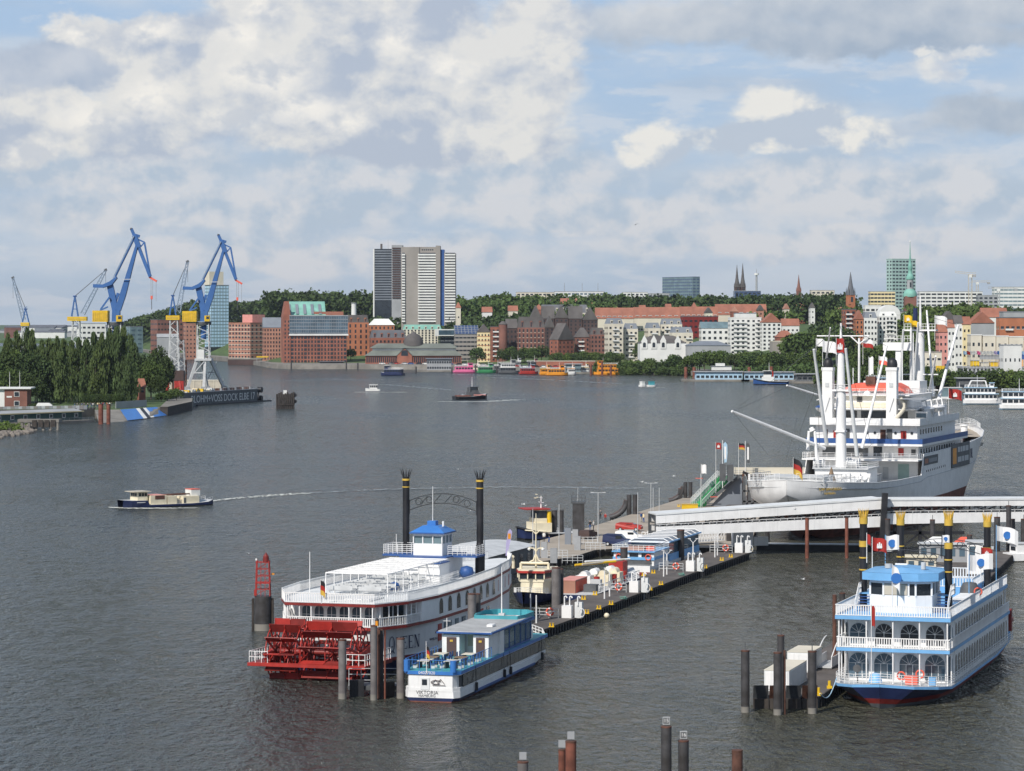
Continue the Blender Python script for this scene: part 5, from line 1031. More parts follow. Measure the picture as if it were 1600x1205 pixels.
def white_ferry(label,px0,px1,yb,ang,open_top=True,stripe='lblue'):
    t,L = boat_root('excursion_boat',label,'excursion boat',px0,px1,yb,ang); simple_hull(t,L,8,2.0,'white',stripe,.55,1.3)
    h = L/2
    for k in range(2):
        z = 2+k*2.7; a,b_ = -h*(.93-.03*k),h*(.66-.08*k); o = MB().box(-3.4,3.4,a,b_,z,z+2.5,'white').box(-3.9,3.9,a-.4,b_+.8,z+2.5,z+2.7,'lblue').build('deck_house',t)
        n = 8; windows(o,[(sx*3.4,a+(i+.5)*(b_-a)/n,z+.8,(b_-a)/n*.84,1.3,sx*math.pi/2) for i in range(n) for sx in (-1,1)])
    MB().rail([(-3.6,-h*.9,7.4),(-3.6,h*.5,7.4),(3.6,h*.5,7.4),(3.6,-h*.9,7.4)],1,1.4,2,.05,'white',True).build('railing',t)
    if open_top:
        q = MB()
        for sx in (-3.4,3.4): q.beam((sx,-h*.75,7.4),(sx,-h*.6,10.2),.35,None,'white').beam((sx,h*.1,10.2),(sx,h*.18,7.4),.35,None,'white').beam((sx,-h*.6,10.2),(sx,h*.1,10.2),.3,None,'white')
        q.build('awning_frame',t)
    w_ = MB().box(-2,2,h*.3,h*.52,7.4,9.3,'white').box(-2.3,2.3,h*.28,h*.56,9.3,9.45,'lblue').build('wheelhouse',t); windows(w_,[(sx*2,h*.41,8.1,h*.16,.9,sx*math.pi/2) for sx in (-1,1)])
    MB().cyl((0,-h*.3,7.4),(0,-h*.3,12.6),.14,.08,6,'white').beam((-1,-h*.3,11.6),(1,-h*.3,11.6),.12,None,'white').build('mast',t); return t
white_ferry('white two deck excursion boat with open awning frame at right',1505,1568,632,-.12)
white_ferry('white and blue excursion boat cut by the right edge of the photo',1562,1650,640,-.1,False)
white_ferry('white and blue excursion boat half hidden behind the ship masts',1352,1408,613,.1,False)
t,L = boat_root('glass_boat','low glass roofed river boat left of the white excursion boat','excursion boat',1468,1507,625,0); simple_hull(t,L,6,1.5,'white','bgrey',.4,.5); o = MB().box(-2.6,2.6,-L*.42,L*.36,1.5,5.6,'glassg').box(-2.8,2.8,-L*.44,L*.38,5.6,5.8,'bwhite').build('glass_cabin',t); MB().cyl((0,L*.3,5.8),(0,L*.3,8),.08,.05,6,'white').build('mast',t)
# promenade terrace with flags
p = gp(1505,588,4); Yt = 1545; t = thing('flag_terrace','long arcaded terrace carrying orange sheds and a row of flags','terrace',(*at(1505,HZ,Yt).xy,0)); z = lambda y: zz(y,Yt); s = Yt/F
MB().box(0,50,0,20,z(587),z(576),'dgrey').box(-.5,50,-.6,20,z(576),z(573),'bgrey').box(-.5,50,-.6,20,z(590),z(587),'bgrey').build('wall',t)
for i in range(24): MB().box(i*2.05,i*2.05+.9,-.4,.1,z(587),z(576),'lgrey').build('pillar',t)
for i,(x0,x1,m,y0,y1) in enumerate([(5,9,'yellow',573,564),(10,14,'bcream',573,567),(15,19,'yellow',573,566),(20,32,'orange',573,562),(21,34,'dblue',562,553),(10,21,'bgrey',562,556),(34,44,'orange',573,560),(44,50,'teal',573,562),(34,40,'dblue',560,554)]):
    o = MB().box(x0,x1,4+i*.5,9,z(y0),z(y1),m).box(x0-.2,x1+.2,3.7+i*.5,9.2,z(y1),z(y1)+.25,'bgrey').build('market_shed',None,t.location.copy()); tag(o,['small yellow shed at the left end of the terrace','cream shed between two yellow ones on the terrace','second yellow shed on the terrace','wide orange shed in the middle of the terrace','dark blue tent above the wide orange shed','grey awning above the yellow sheds','orange shed at the right of the terrace','teal shed at the right edge of the terrace','small dark blue tent right of the larger one'][i],'shed')
fc = ['lblue','red','bwhite','bwhite','pink','bwhite','bwhite','bwhite','bwhite','lilac','blue','bwhite','yellow','dblue','bwhite','pink','lblue','lblue','bwhite','rose']
for i,m in enumerate(fc):
    f = thing('flagpole',nth(i)+f'flag, a {["pale blue","red","white","white","pink","white","white","white","white","lilac","blue","white","yellow","dark blue","white","pink","pale blue","pale blue","white","rose"][i]} one, in the terrace row','flag',(*at(1505+i*5.3,HZ,Yt-3).xy,z(590))); f['group'] = 'flags along the terrace'
    H = z(548)-z(590); MB().cyl((0,0,0),(0,0,H),.09,.05,5,'lgrey').build('pole',f)
    MB().add([(0,0,H-.1),(1.0,.2,H-.2),(1.9,-.1,H-.8),(1.9,-.1,H-2.3),(1.0,.2,H-2.0),(0,0,H-1.9)],[(0,1,4,5),(1,2,3,4),(5,4,1,0),(4,3,2,1)],m).build('cloth',f)
t = thing('site_container','orange yellow container by the trees behind the ship masts','container',(*at(1463,HZ,1600).xy,3.5),0); MB().box(0,4.2,0,2.5,5,8,'yellow').build('box',t); MB().box(4.3,6.2,0,2.5,5,7.8,'gold').build('side_box',t); MB().box(-.5,6.5,-.5,3,0,5,'bgrey').build('platform',t)
# ------------------------------------------------------------ ship details
def person_at(root,x,y,z,rz,k,lab,group=None):
    M = root.matrix_world if False else Matrix.Translation(root.location) @ Matrix.Rotation(root.rotation_euler.z,4,'Z'); p = M @ Vector((x,y,z)); return person(p,rz,k,lab,group)
def wpt(root,x,y,z=0):
    return (Matrix.Translation(root.location) @ Matrix.Rotation(root.rotation_euler.z,4,'Z')) @ Vector((x,y,z))
def flag_mesh(mb,x,y,z,w,h,bands,sag=.25,dirx=1,n=6,vert=False):
    """waving cloth with horizontal colour bands, hung from its top left corner"""
    for bi,(f0,f1,m) in enumerate(bands):
        for i in range(n):
            def P(k,f): u = k/n; return (x+dirx*w*u,y+.14*w*math.sin(u*5.5),z-h*f-sag*w*u*u-(.06*h*math.sin(u*6)))
            vs = [P(i,f1),P(i+1,f1),P(i+1,f0),P(i,f0)]; mb.add(vs,[(0,1,2,3)],m,True)
    return mb
def crownstack(name,parent,x,y,z0,z1,r,bands,crown_m='gold',rlow=None,zlow=None,spikes=10,flare=.35):
    mb = MB(); mb.cyl((x,y,z0),(x,y,z1),r,r,18,'black')
    if rlow: mb.cyl((x,y,z0),(x,y,zlow),rlow,rlow,18,'black').cyl((x,y,zlow),(x,y,zlow+.8),rlow,r,18,'black')
    o = mb.build('funnel',parent)
    q = MB()
    for zb,h in bands: q.cyl((x,y,zb),(x,y,zb+h),r*1.18,r*1.18,18,'gold')
    q.build('gold_band',o)
    q = MB()
    for i in range(spikes):
        a = 2*math.pi*i/spikes; c,s = math.cos(a),math.sin(a); t0 = Vector((x+c*r*1.05,y+s*r*1.05,z1)); tp_ = Vector((x+c*(r*1.05+flare),y+s*(r*1.05+flare),z1+1.05)); tt = Vector((-s,c,0))*r*.20
        md = t0.lerp(tp_,.5)-Vector((c,s,0))*flare*.2
        q.add([t0-tt,t0+tt,md+tt*.7,tp_,md-tt*.7],[(0,1,2,3,4)],crown_m); q.add([t0-tt-Vector((c,s,0))*.04,t0+tt-Vector((c,s,0))*.04,md+tt*.7-Vector((c,s,0))*.04,tp_,md-tt*.7-Vector((c,s,0))*.04],[(4,3,2,1,0)],crown_m)
    q.build('crown',o); return o
def scroll_arch(parent,a,b_,rise,h,m='black'):
    a = Vector(a); b_ = Vector(b_); mb = MB(); n = 20
    def P(t,dz=0): return a.lerp(b_,t)+Vector((0,0,rise*4*t*(1-t)+dz))
    mb.tube([P(i/n,h/2) for i in range(n+1)],.045,5,m).tube([P(i/n,-h/2) for i in range(n+1)],.045,5,m)
    u = (b_-a).normalized()
    for t,s in ((.14,1),(.30,-1),(.70,1),(.86,-1)):
        c = P(t); r = h*.42; mb.tube([c+u*r*math.cos(k*.5*s)*(1-k*.03)+Vector((0,0,r*math.sin(k*.5*s)*(1-k*.03))) for k in range(14)],.04,5,m)
    for t in (.22,.42,.58,.78): mb.tube([P(t-.05,-h*.4),P(t,0),P(t+.05,h*.4)],.04,5,m)
    for t in (0,1): mb.beam(P(t,-h*.9),P(t,h*.6),.12,None,m)
    return mb.build('scroll_arch',parent)
def balusters(mb,pts,h,sp=.22,m='white',flat=True):
    """white railing with flat upright slats"""
    P = [Vector(p) for p in pts]; up = Vector((0,0,1))
    for a,b_ in zip(P[:-1],P[1:]):
        d = (b_-a); L = d.length; n = max(1,round(L/sp)); d.normalize()
        for i in range(n): c = a.lerp(b_,(i+.5)/n); mb.beam(c+up*.08,c+up*h,.10,.035,m) if abs(d.x) > abs(d.y) else mb.beam(c+up*.08,c+up*h,.035,.10,m)
        mb.beam(a+up*h,b_+up*h,.09,None,m).beam(a+up*.08,b_+up*.08,.07,None,m)
    return mb
# ============================================================ red wheeled paddle steamer
PA = thing('paddle_steamer','white paddle steamer with big red stern wheels and two tall black funnels','paddle steamer',(-19,308,0),-math.radians(17))
HB = [(0,4.9),(4.5,7.0),(12,7.8),(24,7.6),(36,6.7),(47,5.1),(55,3.0),(61,.4)]
def hbA(t,k=1.0):
    for (a,x),(b_,y) in zip(HB[:-1],HB[1:]):
        if t <= b_: return (x+(y-x)*(t-a)/(b_-a))*k
    return .3
LW = [(.4,4.3),(10,7.2),(12,7.5),(24,7.3),(36,6.4),(47,4.8),(55,2.7),(60.5,.3)]
mb = MB(); hull(mb,[(y,[(w,4.62),(w,1.5),(w*1.03,1.5),(w*1.03,1.15),(w*.97,1.0),(w*.9,-.8)]) for y,w in LW],['white2','white2','dred','navy','navy'],None); mb.build('hull',PA)
def deckslab(name,z,th,fas,top,pts=HB,k=1.0,y0=None):
    P = [(-w*k,y) for y,w in pts]+[(w*k,y) for y,w in pts[::-1]]; mb = MB(); mb.prism(P,z-th,z,fas,top); return mb.build(name,PA)
deckslab('middle_deck',4.92,.32,'dred','lgrey',k=1.0); deckslab('sun_deck',7.35,.30,'dred','white2',k=1.02)
mb = MB(); P3 = [(-w*1.02,y) for y,w in HB[::-1]]+[(w*1.02,y) for y,w in HB]; mb.wall(P3,7.34,7.42,.3,'white2')
# stern platform and its rails
MB().box(-6.4,6.4,-6.9,-6.2,1.42,1.75,'red').box(-6.4,-5.0,-6.1,1.5,1.3,1.7,'dred').box(5.0,6.4,-6.1,1.5,1.3,1.7,'dred').build('wheel_platform',PA)
MB().rail([(-6.3,1.2,1.7),(-6.3,-6.6,1.75),(-4.3,-6.6,1.75)],1.15,.7,2,.04).build('railing',PA); MB().rail([(4.3,-6.6,1.75),(6.3,-6.6,1.75),(6.3,1.2,1.7)],1.15,.7,2,.04).build('railing',PA)
# two wheels
def wheel(x0,x1,ph,lab=None):
    R = 3.35; cz = 2.65; cy = -3.6; n = 12; fr = MB(); BL = []
    for i in range(n):
        a = ph+2*math.pi*i/n; c,s = math.cos(a),math.sin(a); mb = MB(); BL.append(mb); p = Vector((0,cy+c*(R-.42),cz+s*(R-.42))); u = Vector((0,c,s)); v = Vector((0,-s,c))
        for k in range(2):
            xx0 = x0+(x1-x0)*k/2+.03; xx1 = x0+(x1-x0)*(k+1)/2-.03
            A = p-u*.5; B_ = p+u*.46; vs = []
            for q_ in (A-v*.04,A+v*.04,B_+v*.04,B_-v*.04): vs += [(xx0,q_.y,q_.z),(xx1,q_.y,q_.z)]
            mb.add(vs,[(0,1,3,2),(2,3,5,4),(4,5,7,6),(6,7,1,0),(0,2,4,6),(1,7,5,3)],'dred' if (i*7+k) % 3 else 'red')
        for xs in (x0+.1,(x0+x1)/2,x1-.1):
            fr.beam((xs,cy,cz),(xs,cy+c*(R-.1),cz+s*(R-.1)),.10,.22,'red')
    for xs in (x0+.1,(x0+x1)/2,x1-.1):
        for rr in (R-.55,R*.5):
            fr.tube([(xs,cy+rr*math.cos(2*math.pi*i/24),cz+rr*math.sin(2*math.pi*i/24)) for i in range(25)],.07,5,'red')
    w = fr.cyl((x0,cy,cz),(x1,cy,cz),.28,.28,12,'dred').build('paddle_wheel',PA)
    for q_ in BL: q_.build('paddle_blade',w)
    for xs in (x0+.1,x1-.1): MB().cyl((xs-.15,cy,cz),(xs+.15,cy,cz),.55,.55,14,'dred').build('hub',w)
wheel(-4.7,-1.25,0.0); wheel(-.9,4.7,.26)
for x in (-4.95,4.95): MB().beam((x,.4,3.2),(x,-5.6,2.2),.3,.7,'red').beam((x,.4,1.4),(x,-4,2.4),.25,.4,'dred').build('wheel_arm',PA)
# main house on the middle deck
def mid_hb(t): return hbA(t)-.35
mb = MB(); pts = [(-4.2,2.6),(4.2,2.6)]; mb.wall(pts,4.92,7.05,.15,'white'); side = [(4.2,2.6),(5.6,7.8),(7.35,8.0)]+[(hbA(t)-.08,t) for t in (12,18,24,30,36,42,47)]+[(3.4,52)]
for s in (-1,1): mb.wall([(s*x,y) for x,y in side],4.92,7.05,.15,'white')
mh = mb.build('deck_house',PA)
sw = [(-3.5+i*1.4,2.52) for i in range(6)]
for x,y in sw: f = MB().arch((x,y,5.0),(1,0,0),1.0,1.85,.02,'glassb').build('window',PA); MB().beam((x,y-.03,5.0),(x,y-.03,6.7),.05,None,'white').beam((x-.5,y-.03,5.9),(x+.5,y-.03,5.9),.05,None,'white').build('glazing_bar',f)
def side_arch(t,w,z,h,m='glass',s=1,out=.06,line=None):
    x = (hbA(t)-.08)*s; dx = (hbA(t+.5)-hbA(t-.5)); u = Vector((dx*s,1,0)) if s > 0 else Vector((-dx*s*-1,-1,0)); u = Vector((dx,1,0)) if s > 0 else Vector((dx,-1,0))
    o = MB(); o.arch((x,t,z),u,w+.24,h+.14,out+.02,'lgrey',10).arch((x,t,z+.02),u,w,h,out+.045,m,10); return o.build('window',PA)
for t in (13.5,16.7,19.9,23.1,26.3,29.5,32.7,35.9): side_arch(t,1.25,5.25,1.6); side_arch(t,1.25,5.25,1.6,s=-1)
for t in (39.5,42.0,44.5,47.0):
    x = hbA(t)-.02; MB().beam((x+.06,t-.5,6.0),(x-.12,t+.5,6.0),.08,1.3,'red').build('shutter',PA)
# lower side openings and red doors
for t in (17.5,20.0,22.5,25.0,27.5): 
    x = 7.42; o = MB().box(x-.05,x+.06,t-.55,t+.55,2.3,4.1,'glassb').build('window',PA)
def lw(t):
    for (a,x),(b_,y) in zip(LW[:-1],LW[1:]):
        if t <= b_: return x+(y-x)*(t-a)/(b_-a)
    return .3
for t,m in ((13.8,'red'),(16.0,'glassb'),(31,'red'),(34,'glassb')): MB().beam((lw(t-.6)+.05,t-.6,3.2),(lw(t+.6)+.05,t+.6,3.2),.08,1.8,m).build('door',PA)
# lettering, serif capitals built from strokes
def serif(parent,txt,origin,u,h,m='navy',w=.62,gap=.22):
    u = Vector(u).normalized(); n = Vector((u.y,-u.x,0))*.05; o = Vector(origin)+n; up = Vector((0,0,1)); T_,t_ = .15*h,.05*h; x = 0.0
    for ch in txt:
        mb = MB(); W_ = w*h
        def R(x0,z0,x1,z1): mb.add([o+u*(x+x0)+up*z0,o+u*(x+x1)+up*z0,o+u*(x+x1)+up*z1,o+u*(x+x0)+up*z1],[(0,1,2,3)],m)
        def D(x0,z0,x1,z1,tw): mb.add([o+u*(x+x0)+up*z0,o+u*(x+x0+tw)+up*z0,o+u*(x+x1+tw)+up*z1,o+u*(x+x1)+up*z1],[(0,1,2,3)],m)
        if ch == 'E': R(.05,0,.05+T_,h); R(-.02,0,W_,t_); R(-.02,h-t_,W_,h); R(.05,h*.47,W_*.75,h*.52); R(W_-t_,0,W_,h*.22); R(W_-t_,h*.8,W_,h); R(W_*.7,h*.4,W_*.75,h*.6)
        if ch == 'N': R(.05,0,.05+t_,h); R(W_-t_,0,W_,h); D(W_-T_,0,.03,h,T_); R(-.08,0,.22,t_); R(-.08,h-t_,.1,h); R(W_-.16,h-t_,W_+.12,h)
        if ch == 'U': R(.05,h*.2,.05+T_,h); R(W_-t_,h*.2,W_,h); R(-.08,h-t_,.35,h); R(W_-.18,h-t_,W_+.12,h); [D(.05+(W_-.05)*(1-math.cos(a))/2,h*.2*(1-math.sin(a)),.05+(W_-.05)*(1-math.cos(a+.4))/2,h*.2*(1-math.sin(a+.4)),.12) for a in (0,.4,.8,1.2,1.6,2.0,2.4,2.75)]
        if ch == 'Q':
            k = 20; H2 = h*1.25
            for i in range(k):
                a,b_ = 2*math.pi*i/k,2*math.pi*(i+1)/k; q = []
                for ang,rr in ((a,1),(b_,1),(b_,.70),(a,.70)): q.append(o+u*(x+W_*.62+W_*.62*math.cos(ang)*(1 if rr == 1 else .70))+up*(h*.5+H2*.5*math.sin(ang)*(1 if rr == 1 else .90)))
                mb.add(q,[(0,3,2,1)],m)
            D(W_*.55,h*.05,W_*1.05,-h*.22,T_); R(W_*.35,h*.28,W_*.9,h*.34); W_ *= 1.25
        mb.build('letter',parent); x += W_+gap*h
a = Vector((lw(3.2)+.15,3.5,0)); b_ = Vector((lw(10),10,0)); u = (b_-a).normalized()
serif(PA,'QUEEN',(a.x,a.y,2.15),u,1.35,w=.62,gap=.20)
MB().beam(Vector((lw(12.2)+.06,12.2,3.3)),Vector((lw(13)+.06,13,3.5)),.03,.12,'dred').build('emblem',PA)
text_mesh('HAMBURG',.34,'navy','lettering',PA,face_M((lw(11.6)+.1,11.6,2.7),(u.x,u.y)),.01)
# posts along verandas
mb = MB()
for t in (1,2.2,3.4,4.6,5.8,7.0,8.2): 
    for s in (-1,1): mb.cyl((s*(hbA(t)-.15),t,4.92),(s*(hbA(t)-.15),t,7.1),.075,.075,8,'white'); mb.beam((s*(hbA(t)-.15),t-.3,7.02),(s*(hbA(t)-.15),t+.3,7.02),.06,.16,'white')
for x in (-4.7,-3.4,-2.1,2.1,3.4,4.7): mb.cyl((x,.15,4.92),(x,.15,7.1),.075,.075,8,'white')
for t in (49,51,53,55):
    for s in (-1,1): mb.cyl((s*(hbA(t)-.15),t,4.92),(s*(hbA(t)-.15),t,7.1),.075,.075,8,'white')
mb.build('veranda_posts',PA)
q = MB(); o = [(-5.0,.1,4.92),(5.0,.1,4.92)]; balusters(q,o,.95,.24); q.build('railing',PA)
for s in (-1,1):
    q = MB(); balusters(q,[(s*(hbA(t)-.05),t,4.92) for t in (0,2.2,4.5,8,12)],.95,.26); q.build('railing',PA)
    q = MB(); balusters(q,[(s*(hbA(t)-.05),t,4.92) for t in (47.5,51,55,59)],.95,.3); q.build('railing',PA)
    q = MB(); balusters(q,[(s*(hbA(t)*1.02-.06),t,7.35) for t in (0,2.2,4.5,8,12,18,24,30,36,42,47,51,55,59)],1.02,.26); q.build('sun_deck_railing',PA)
q = MB(); balusters(q,[(-4.95,.05,7.35),(4.95,.05,7.35)],1.02,.26); q.build('sun_deck_railing',PA)
for x,t in ((4.75,4.4),(5.35,6.4)): MB().beam((x-.28,t-.75,5.95),(x+.28,t+.75,5.95),.16,1.8,'glass').build('window',PA)
# stairs
MB().box(5.7,5.9,9.2,10.4,5.2,6.9,'dred').build('red_window',PA)
q = MB()
for i in range(7): q.box(6.2,6.9,7.0+i*.16,7.2+i*.16,5.0+i*.3,5.06+i*.3,'grey')
q.build('stairs',PA)
# sun deck: pergola, benches, partition
q = MB(); y0,y1,x0,x1,zt = 8.5,29,-3.6,3.4,9.75
for t in np.linspace(y0,y1,9):
    for x in (x0,x1): q.beam((x,t,7.35),(x,t,zt),.08,None,'white')
    q.beam((x0,t,zt),(x1,t,zt),.09,None,'white')
for t in np.linspace(y0,y1,25): q.beam((x0,t,zt+.06),(x1,t,zt+.06),.05,None,'white')
for x in np.linspace(x0,x1,6): q.beam((x,y0,zt),(x,y1,zt),.09,None,'white')
q.build('pergola',PA)
q = MB()
for i in range(26):
    t = 9.5+(i//2)*1.5; x = -2.4 if i % 2 else .9
    q.box(x-1.3,x+1.3,t,t+.4,7.75,7.81,'bgrey').box(x-1.3,x+1.3,t+.42,t+.46,7.75,8.25,'lgrey'); q.beam((x-1.2,t+.2,7.35),(x-1.2,t+.2,7.75),.07,None,'lgrey').beam((x+1.2,t+.2,7.35),(x+1.2,t+.2,7.75),.07,None,'lgrey')
q.build('bench_rows',PA)
MB().rail([(4.6,12,7.35),(4.4,24,7.35),(4.0,31,7.35)],1.0,.5,4,.03).build('inner_railing',PA)
q = MB()
for i in range(8): q.box(.5+i*.35,.75+i*.35,3.0,6.4,7.5+.0*i,7.56,'white')
q.build('hatch_grating',PA); MB().box(-2.0,3.6,2.4,6.9,7.36,7.5,'lgrey').build('hatch',PA)
MB().box(1.0,3.6,25.5,28.8,7.36,9.5,'white').box(.9,3.7,25.4,28.9,9.5,9.6,'dblue').build('sun_deck_cabin',PA)
MB().lathe([(.05,.9),(.5,.75),(.62,.4),(.45,0),(.05,0)],(1.6,16,7.4),12,'dblue').build('covered_winch',PA); MB().lathe([(.05,1.3),(.7,1.1),(.85,.5),(.6,0),(.05,0)],(4.2,33.5,7.4),12,'dblue').build('covered_winch',PA)
# bridge house with wings and wheelhouse
z = 9.75
MB().box(-2.4,2.4,30.5,37.5,7.36,z,'white').build('bridge_base',PA); MB().box(-2.8,2.8,30.1,38,z,z+.14,'dblue').build('bridge_deck',PA)
for s in (-1,1):
    a,b_ = (2.8*s,5.7*s); MB().box(min(a,b_),max(a,b_),32.6,35.8,z-.05,z+.16,'dblue').build('bridge_wing',PA)
    q = MB(); q.rail([(2.2*s,32.7,z+.16),(5.6*s,32.7,z+.16),(5.6*s,35.7,z+.16),(2.6*s,35.7,z+.16)],1.1,.55,5,.03).build('wing_railing',PA)
wh_ = MB(); wh_.box(-1.75,1.75,32,35.6,z+.14,z+1.5,'white').box(-1.75,1.75,32,35.6,z+2.35,z+2.75,'white').box(-1.65,1.65,32.1,35.5,z+1.5,z+2.35,'glassg')
for x in (-1.72,-.6,.6,1.72):
    wh_.box(x-.06,x+.06,31.98,32.1,z+1.5,z+2.35,'white')
for y in (32,33.2,34.4,35.55): wh_.box(-1.77,-1.66,y-.06,y+.06,z+1.5,z+2.35,'white').box(1.66,1.77,y-.06,y+.06,z+1.5,z+2.35,'white')
w_ = wh_.build('wheelhouse',PA)
zr = z+2.75; MB().add([(-2.1,31.6,zr),(2.1,31.6,zr),(2.1,36,zr),(-2.1,36,zr),(-.9,32.9,zr+.75),(.9,32.9,zr+.75),(.9,34.7,zr+.75),(-.9,34.7,zr+.75)],[(0,1,5,4),(1,2,6,5),(2,3,7,6),(3,0,4,7),(4,5,6,7),(3,2,1,0)],'blue').box(-2.12,2.12,31.58,36.02,zr-.12,zr+.02,'dblue').box(-.5,.5,33.3,34.3,zr+.7,zr+1.25,'blue').build('roof',PA)
MB().cyl((0,33.8,zr+1),(0,33.8,zr+5.2),.05,.03,6,'white').cyl((1.2,34,zr+.6),(1.2,34,zr+1.2),.12,.12,8,'white').build('antenna',PA)
for x,y in ((-5.2,36),(4.4,37),(5.4,36.5),(-6.4,11)): MB().cyl((x,y,7.35),(x,y,7.35+(4.6 if y > 20 else 4.4)),.05,.04,6,'white').build('flag_mast',PA)
crownstack('f',PA,-4.0,36,7.35,18.6,.40,[(17.4,.12),(18.2,.22)],'black'); crownstack('f',PA,5.0,36,7.35,18.6,.40,[(17.4,.12),(18.2,.22)],'black',.56,10.4)
scroll_arch(PA,(-3.6,36,15.3),(4.6,36,15.3),.9,1.1)
q = MB(); q.cyl((-.9,.0,7.3),(-.9,-.35,9.9),.04,.03,6,'white').build('flagstaff',PA); q = MB(); flag_mesh(q,-.9,-.3,9.8,.55,1.5,[(0,.33,'black'),(.33,.66,'red'),(.66,1,'gold')],.9); q.build('flag',PA)
MB().box(2.0,2.06,38.2,40,8.2,9.0,'red').build('red_sign',PA) if False else None
mb = MB().box(.0,.7,39.0,39.05,7.9,9.2,'red').build('life_jacket_locker',PA)
# ============================================================ small tour boat at the piles
PB = thing('tour_boat','blue and white tour boat with teal decks moored beside the paddle steamer','tour boat',(-7.85,285.3,0),-math.radians(14.4)); L = 40.5
st = [(0,[(2.25,1.05),(2.3,.42),(2.1,.1),(1.7,-.5)]),(.8,[(2.75,1.05),(2.75,.42),(2.6,.1),(2.2,-.5)]),(30,[(2.85,1.05),(2.85,.42),(2.7,.1),(2.2,-.5)]),(36,[(2.5,1.3),(2.3,.5),(1.9,.1),(1.4,-.5)]),(39,[(1.6,1.7),(1.2,.6),(.8,.1),(.5,-.5)]),(40.5,[(.5,2.0),(.2,.7),(.1,.1),(.05,-.5)])]
hull(mb := MB(),st,['white','navy','rustred'],'lgrey'); mb.build('hull',PB)
MB().box(-2.95,2.95,6,30,.35,.55,'dblue').build('rubbing_strake',PB)
# saloon body with the long dark window band
body = MB(); W2 = 2.72
body.prism([(-2.2,0),(2.2,0),(W2,.8),(W2,35.5),(-W2,35.5),(-W2,.8)],1.0,1.4,'white').prism([(-2.2,.02),(2.2,.02),(W2,.82),(W2,35.5),(-W2,35.5),(-W2,.82)],2.56,2.66,'white').prism([(-2.18,.03),(2.18,.03),(2.45,.6),(2.45,1.6),(-2.45,1.6),(-2.45,.6)],1.4,2.56,'white').prism([(-2.66,1.4),(2.66,1.4),(2.66,35.3),(-2.66,35.3)],1.4,2.56,'dgrey')
body.build('saloon',PB)
for s in (-1,1):
    for i in range(20): y = 1.75+i*1.68; o = MB().box(min(s*2.67,s*2.76),max(s*2.67,s*2.76),y,y+1.6,1.36,2.52,'glass').build('window',PB)
MB().box(-1.0,-.1,-.04,.0,1.2,2.35,'white2').box(-.85,-.35,-.07,-.03,1.65,2.2,'glass').build('stern_door',PB)
text_mesh('VIKTORIA',.50,'foil','lettering',PB,face_M((-.35,-.03,.92),(1,0)),.005); text_mesh('HAMBURG',.36,'foil','lettering',PB,face_M((-.35,-.03,.60),(1,0)),.005)
q = MB(); q.tube([(.55+.5*math.cos(a),-.06,1.95+.18*math.sin(a)) for a in np.linspace(.2,5.6,14)],.03,5,'brickd').tube([(.2,-.06,1.9),(.5,-.06,2.2),(.75,-.06,1.85),(1.0,-.06,2.25),(1.4,-.06,1.8)],.03,5,'brickd').tube([(.2,-.06,1.66),(1.5,-.06,1.66)],.025,5,'brickd').build('emblem',PB)
# upper deck aft
MB().prism([(-2.25,-.1),(2.25,-.1),(2.85,.8),(2.85,36),(-2.85,36),(-2.85,.8)],2.66,3.0,'blue','teal').build('upper_deck',PB)
text_mesh('04027020',.42,'white','lettering',PB,face_M((-.35,-.13,2.83),(1,0)),.005)
rp = [(-2.25,0,3.0),(-2.8,.9,3.0),(-2.8,12.4,3.0)]; rq = [(-2.25,0,3.0),(2.25,0,3.0)]; rs = [(2.25,0,3.0),(2.8,.9,3.0),(2.8,12.4,3.0)]
for pr in (rp,rq,rs): MB().rail(pr,1.05,1.1,1,.035,'blue').build('railing',PB)
for pr in (rp,rs):
    q = MB(); [q.add([(a[0],a[1],3.1),(b_[0],b_[1],3.1),(b_[0],b_[1],3.9),(a[0],a[1],3.9)],[(0,1,2,3)],'pane') for a,b_ in zip(pr[:-1],pr[1:])]; q.build('glass_panel',PB)
for x in (-2.45,2.2): MB().cyl((x,.25,2.9),(x,.25,4.0),.32,.32,12,'blue').build('corner_post',PB)
for i,(x,y) in enumerate([(-1.3,2.6),(-1.4,5.6),(-1.4,8.6),(1.3,3.0),(1.4,6.0),(1.4,9.0)]):
    tb = thing('table_set',['left row aftmost table with folded chairs on the tour boat deck','left row middle table with folded chairs on the tour boat deck','left row front table with folded chairs on the tour boat deck','right row aftmost table with folded chairs on the tour boat deck','right row middle table with folded chairs on the tour boat deck','right row front table with folded chairs on the tour boat deck'][i],'table',wpt(PB,x,y,3.0),PB.rotation_euler.z,'tables on the tour boat deck')
    MB().box(-.6,.6,-.8,.8,.7,.75,'bcream' if i % 3 != 1 else 'wood').build('tabletop',tb)
    for xx in (-.5,.5): MB().box(xx-.03,xx+.03,-.7,.7,0,.7,'dgrey').build('leg',tb)
    for k_,(xx,yy) in enumerate([(-.9,-.5),(-.9,.4),(.9,-.4),(.9,.5)]): MB().box(xx-.2,xx+.2,yy-.2,yy+.2,.42,.47,'dblue').box(xx-.2+(.36 if xx > 0 else 0),xx-.16+(.36 if xx > 0 else 0),yy-.2,yy+.2,.47,.95,'dblue').box(xx-.18,xx+.18,yy-.02,yy+.02,0,.42,'lgrey').build('chair',tb)
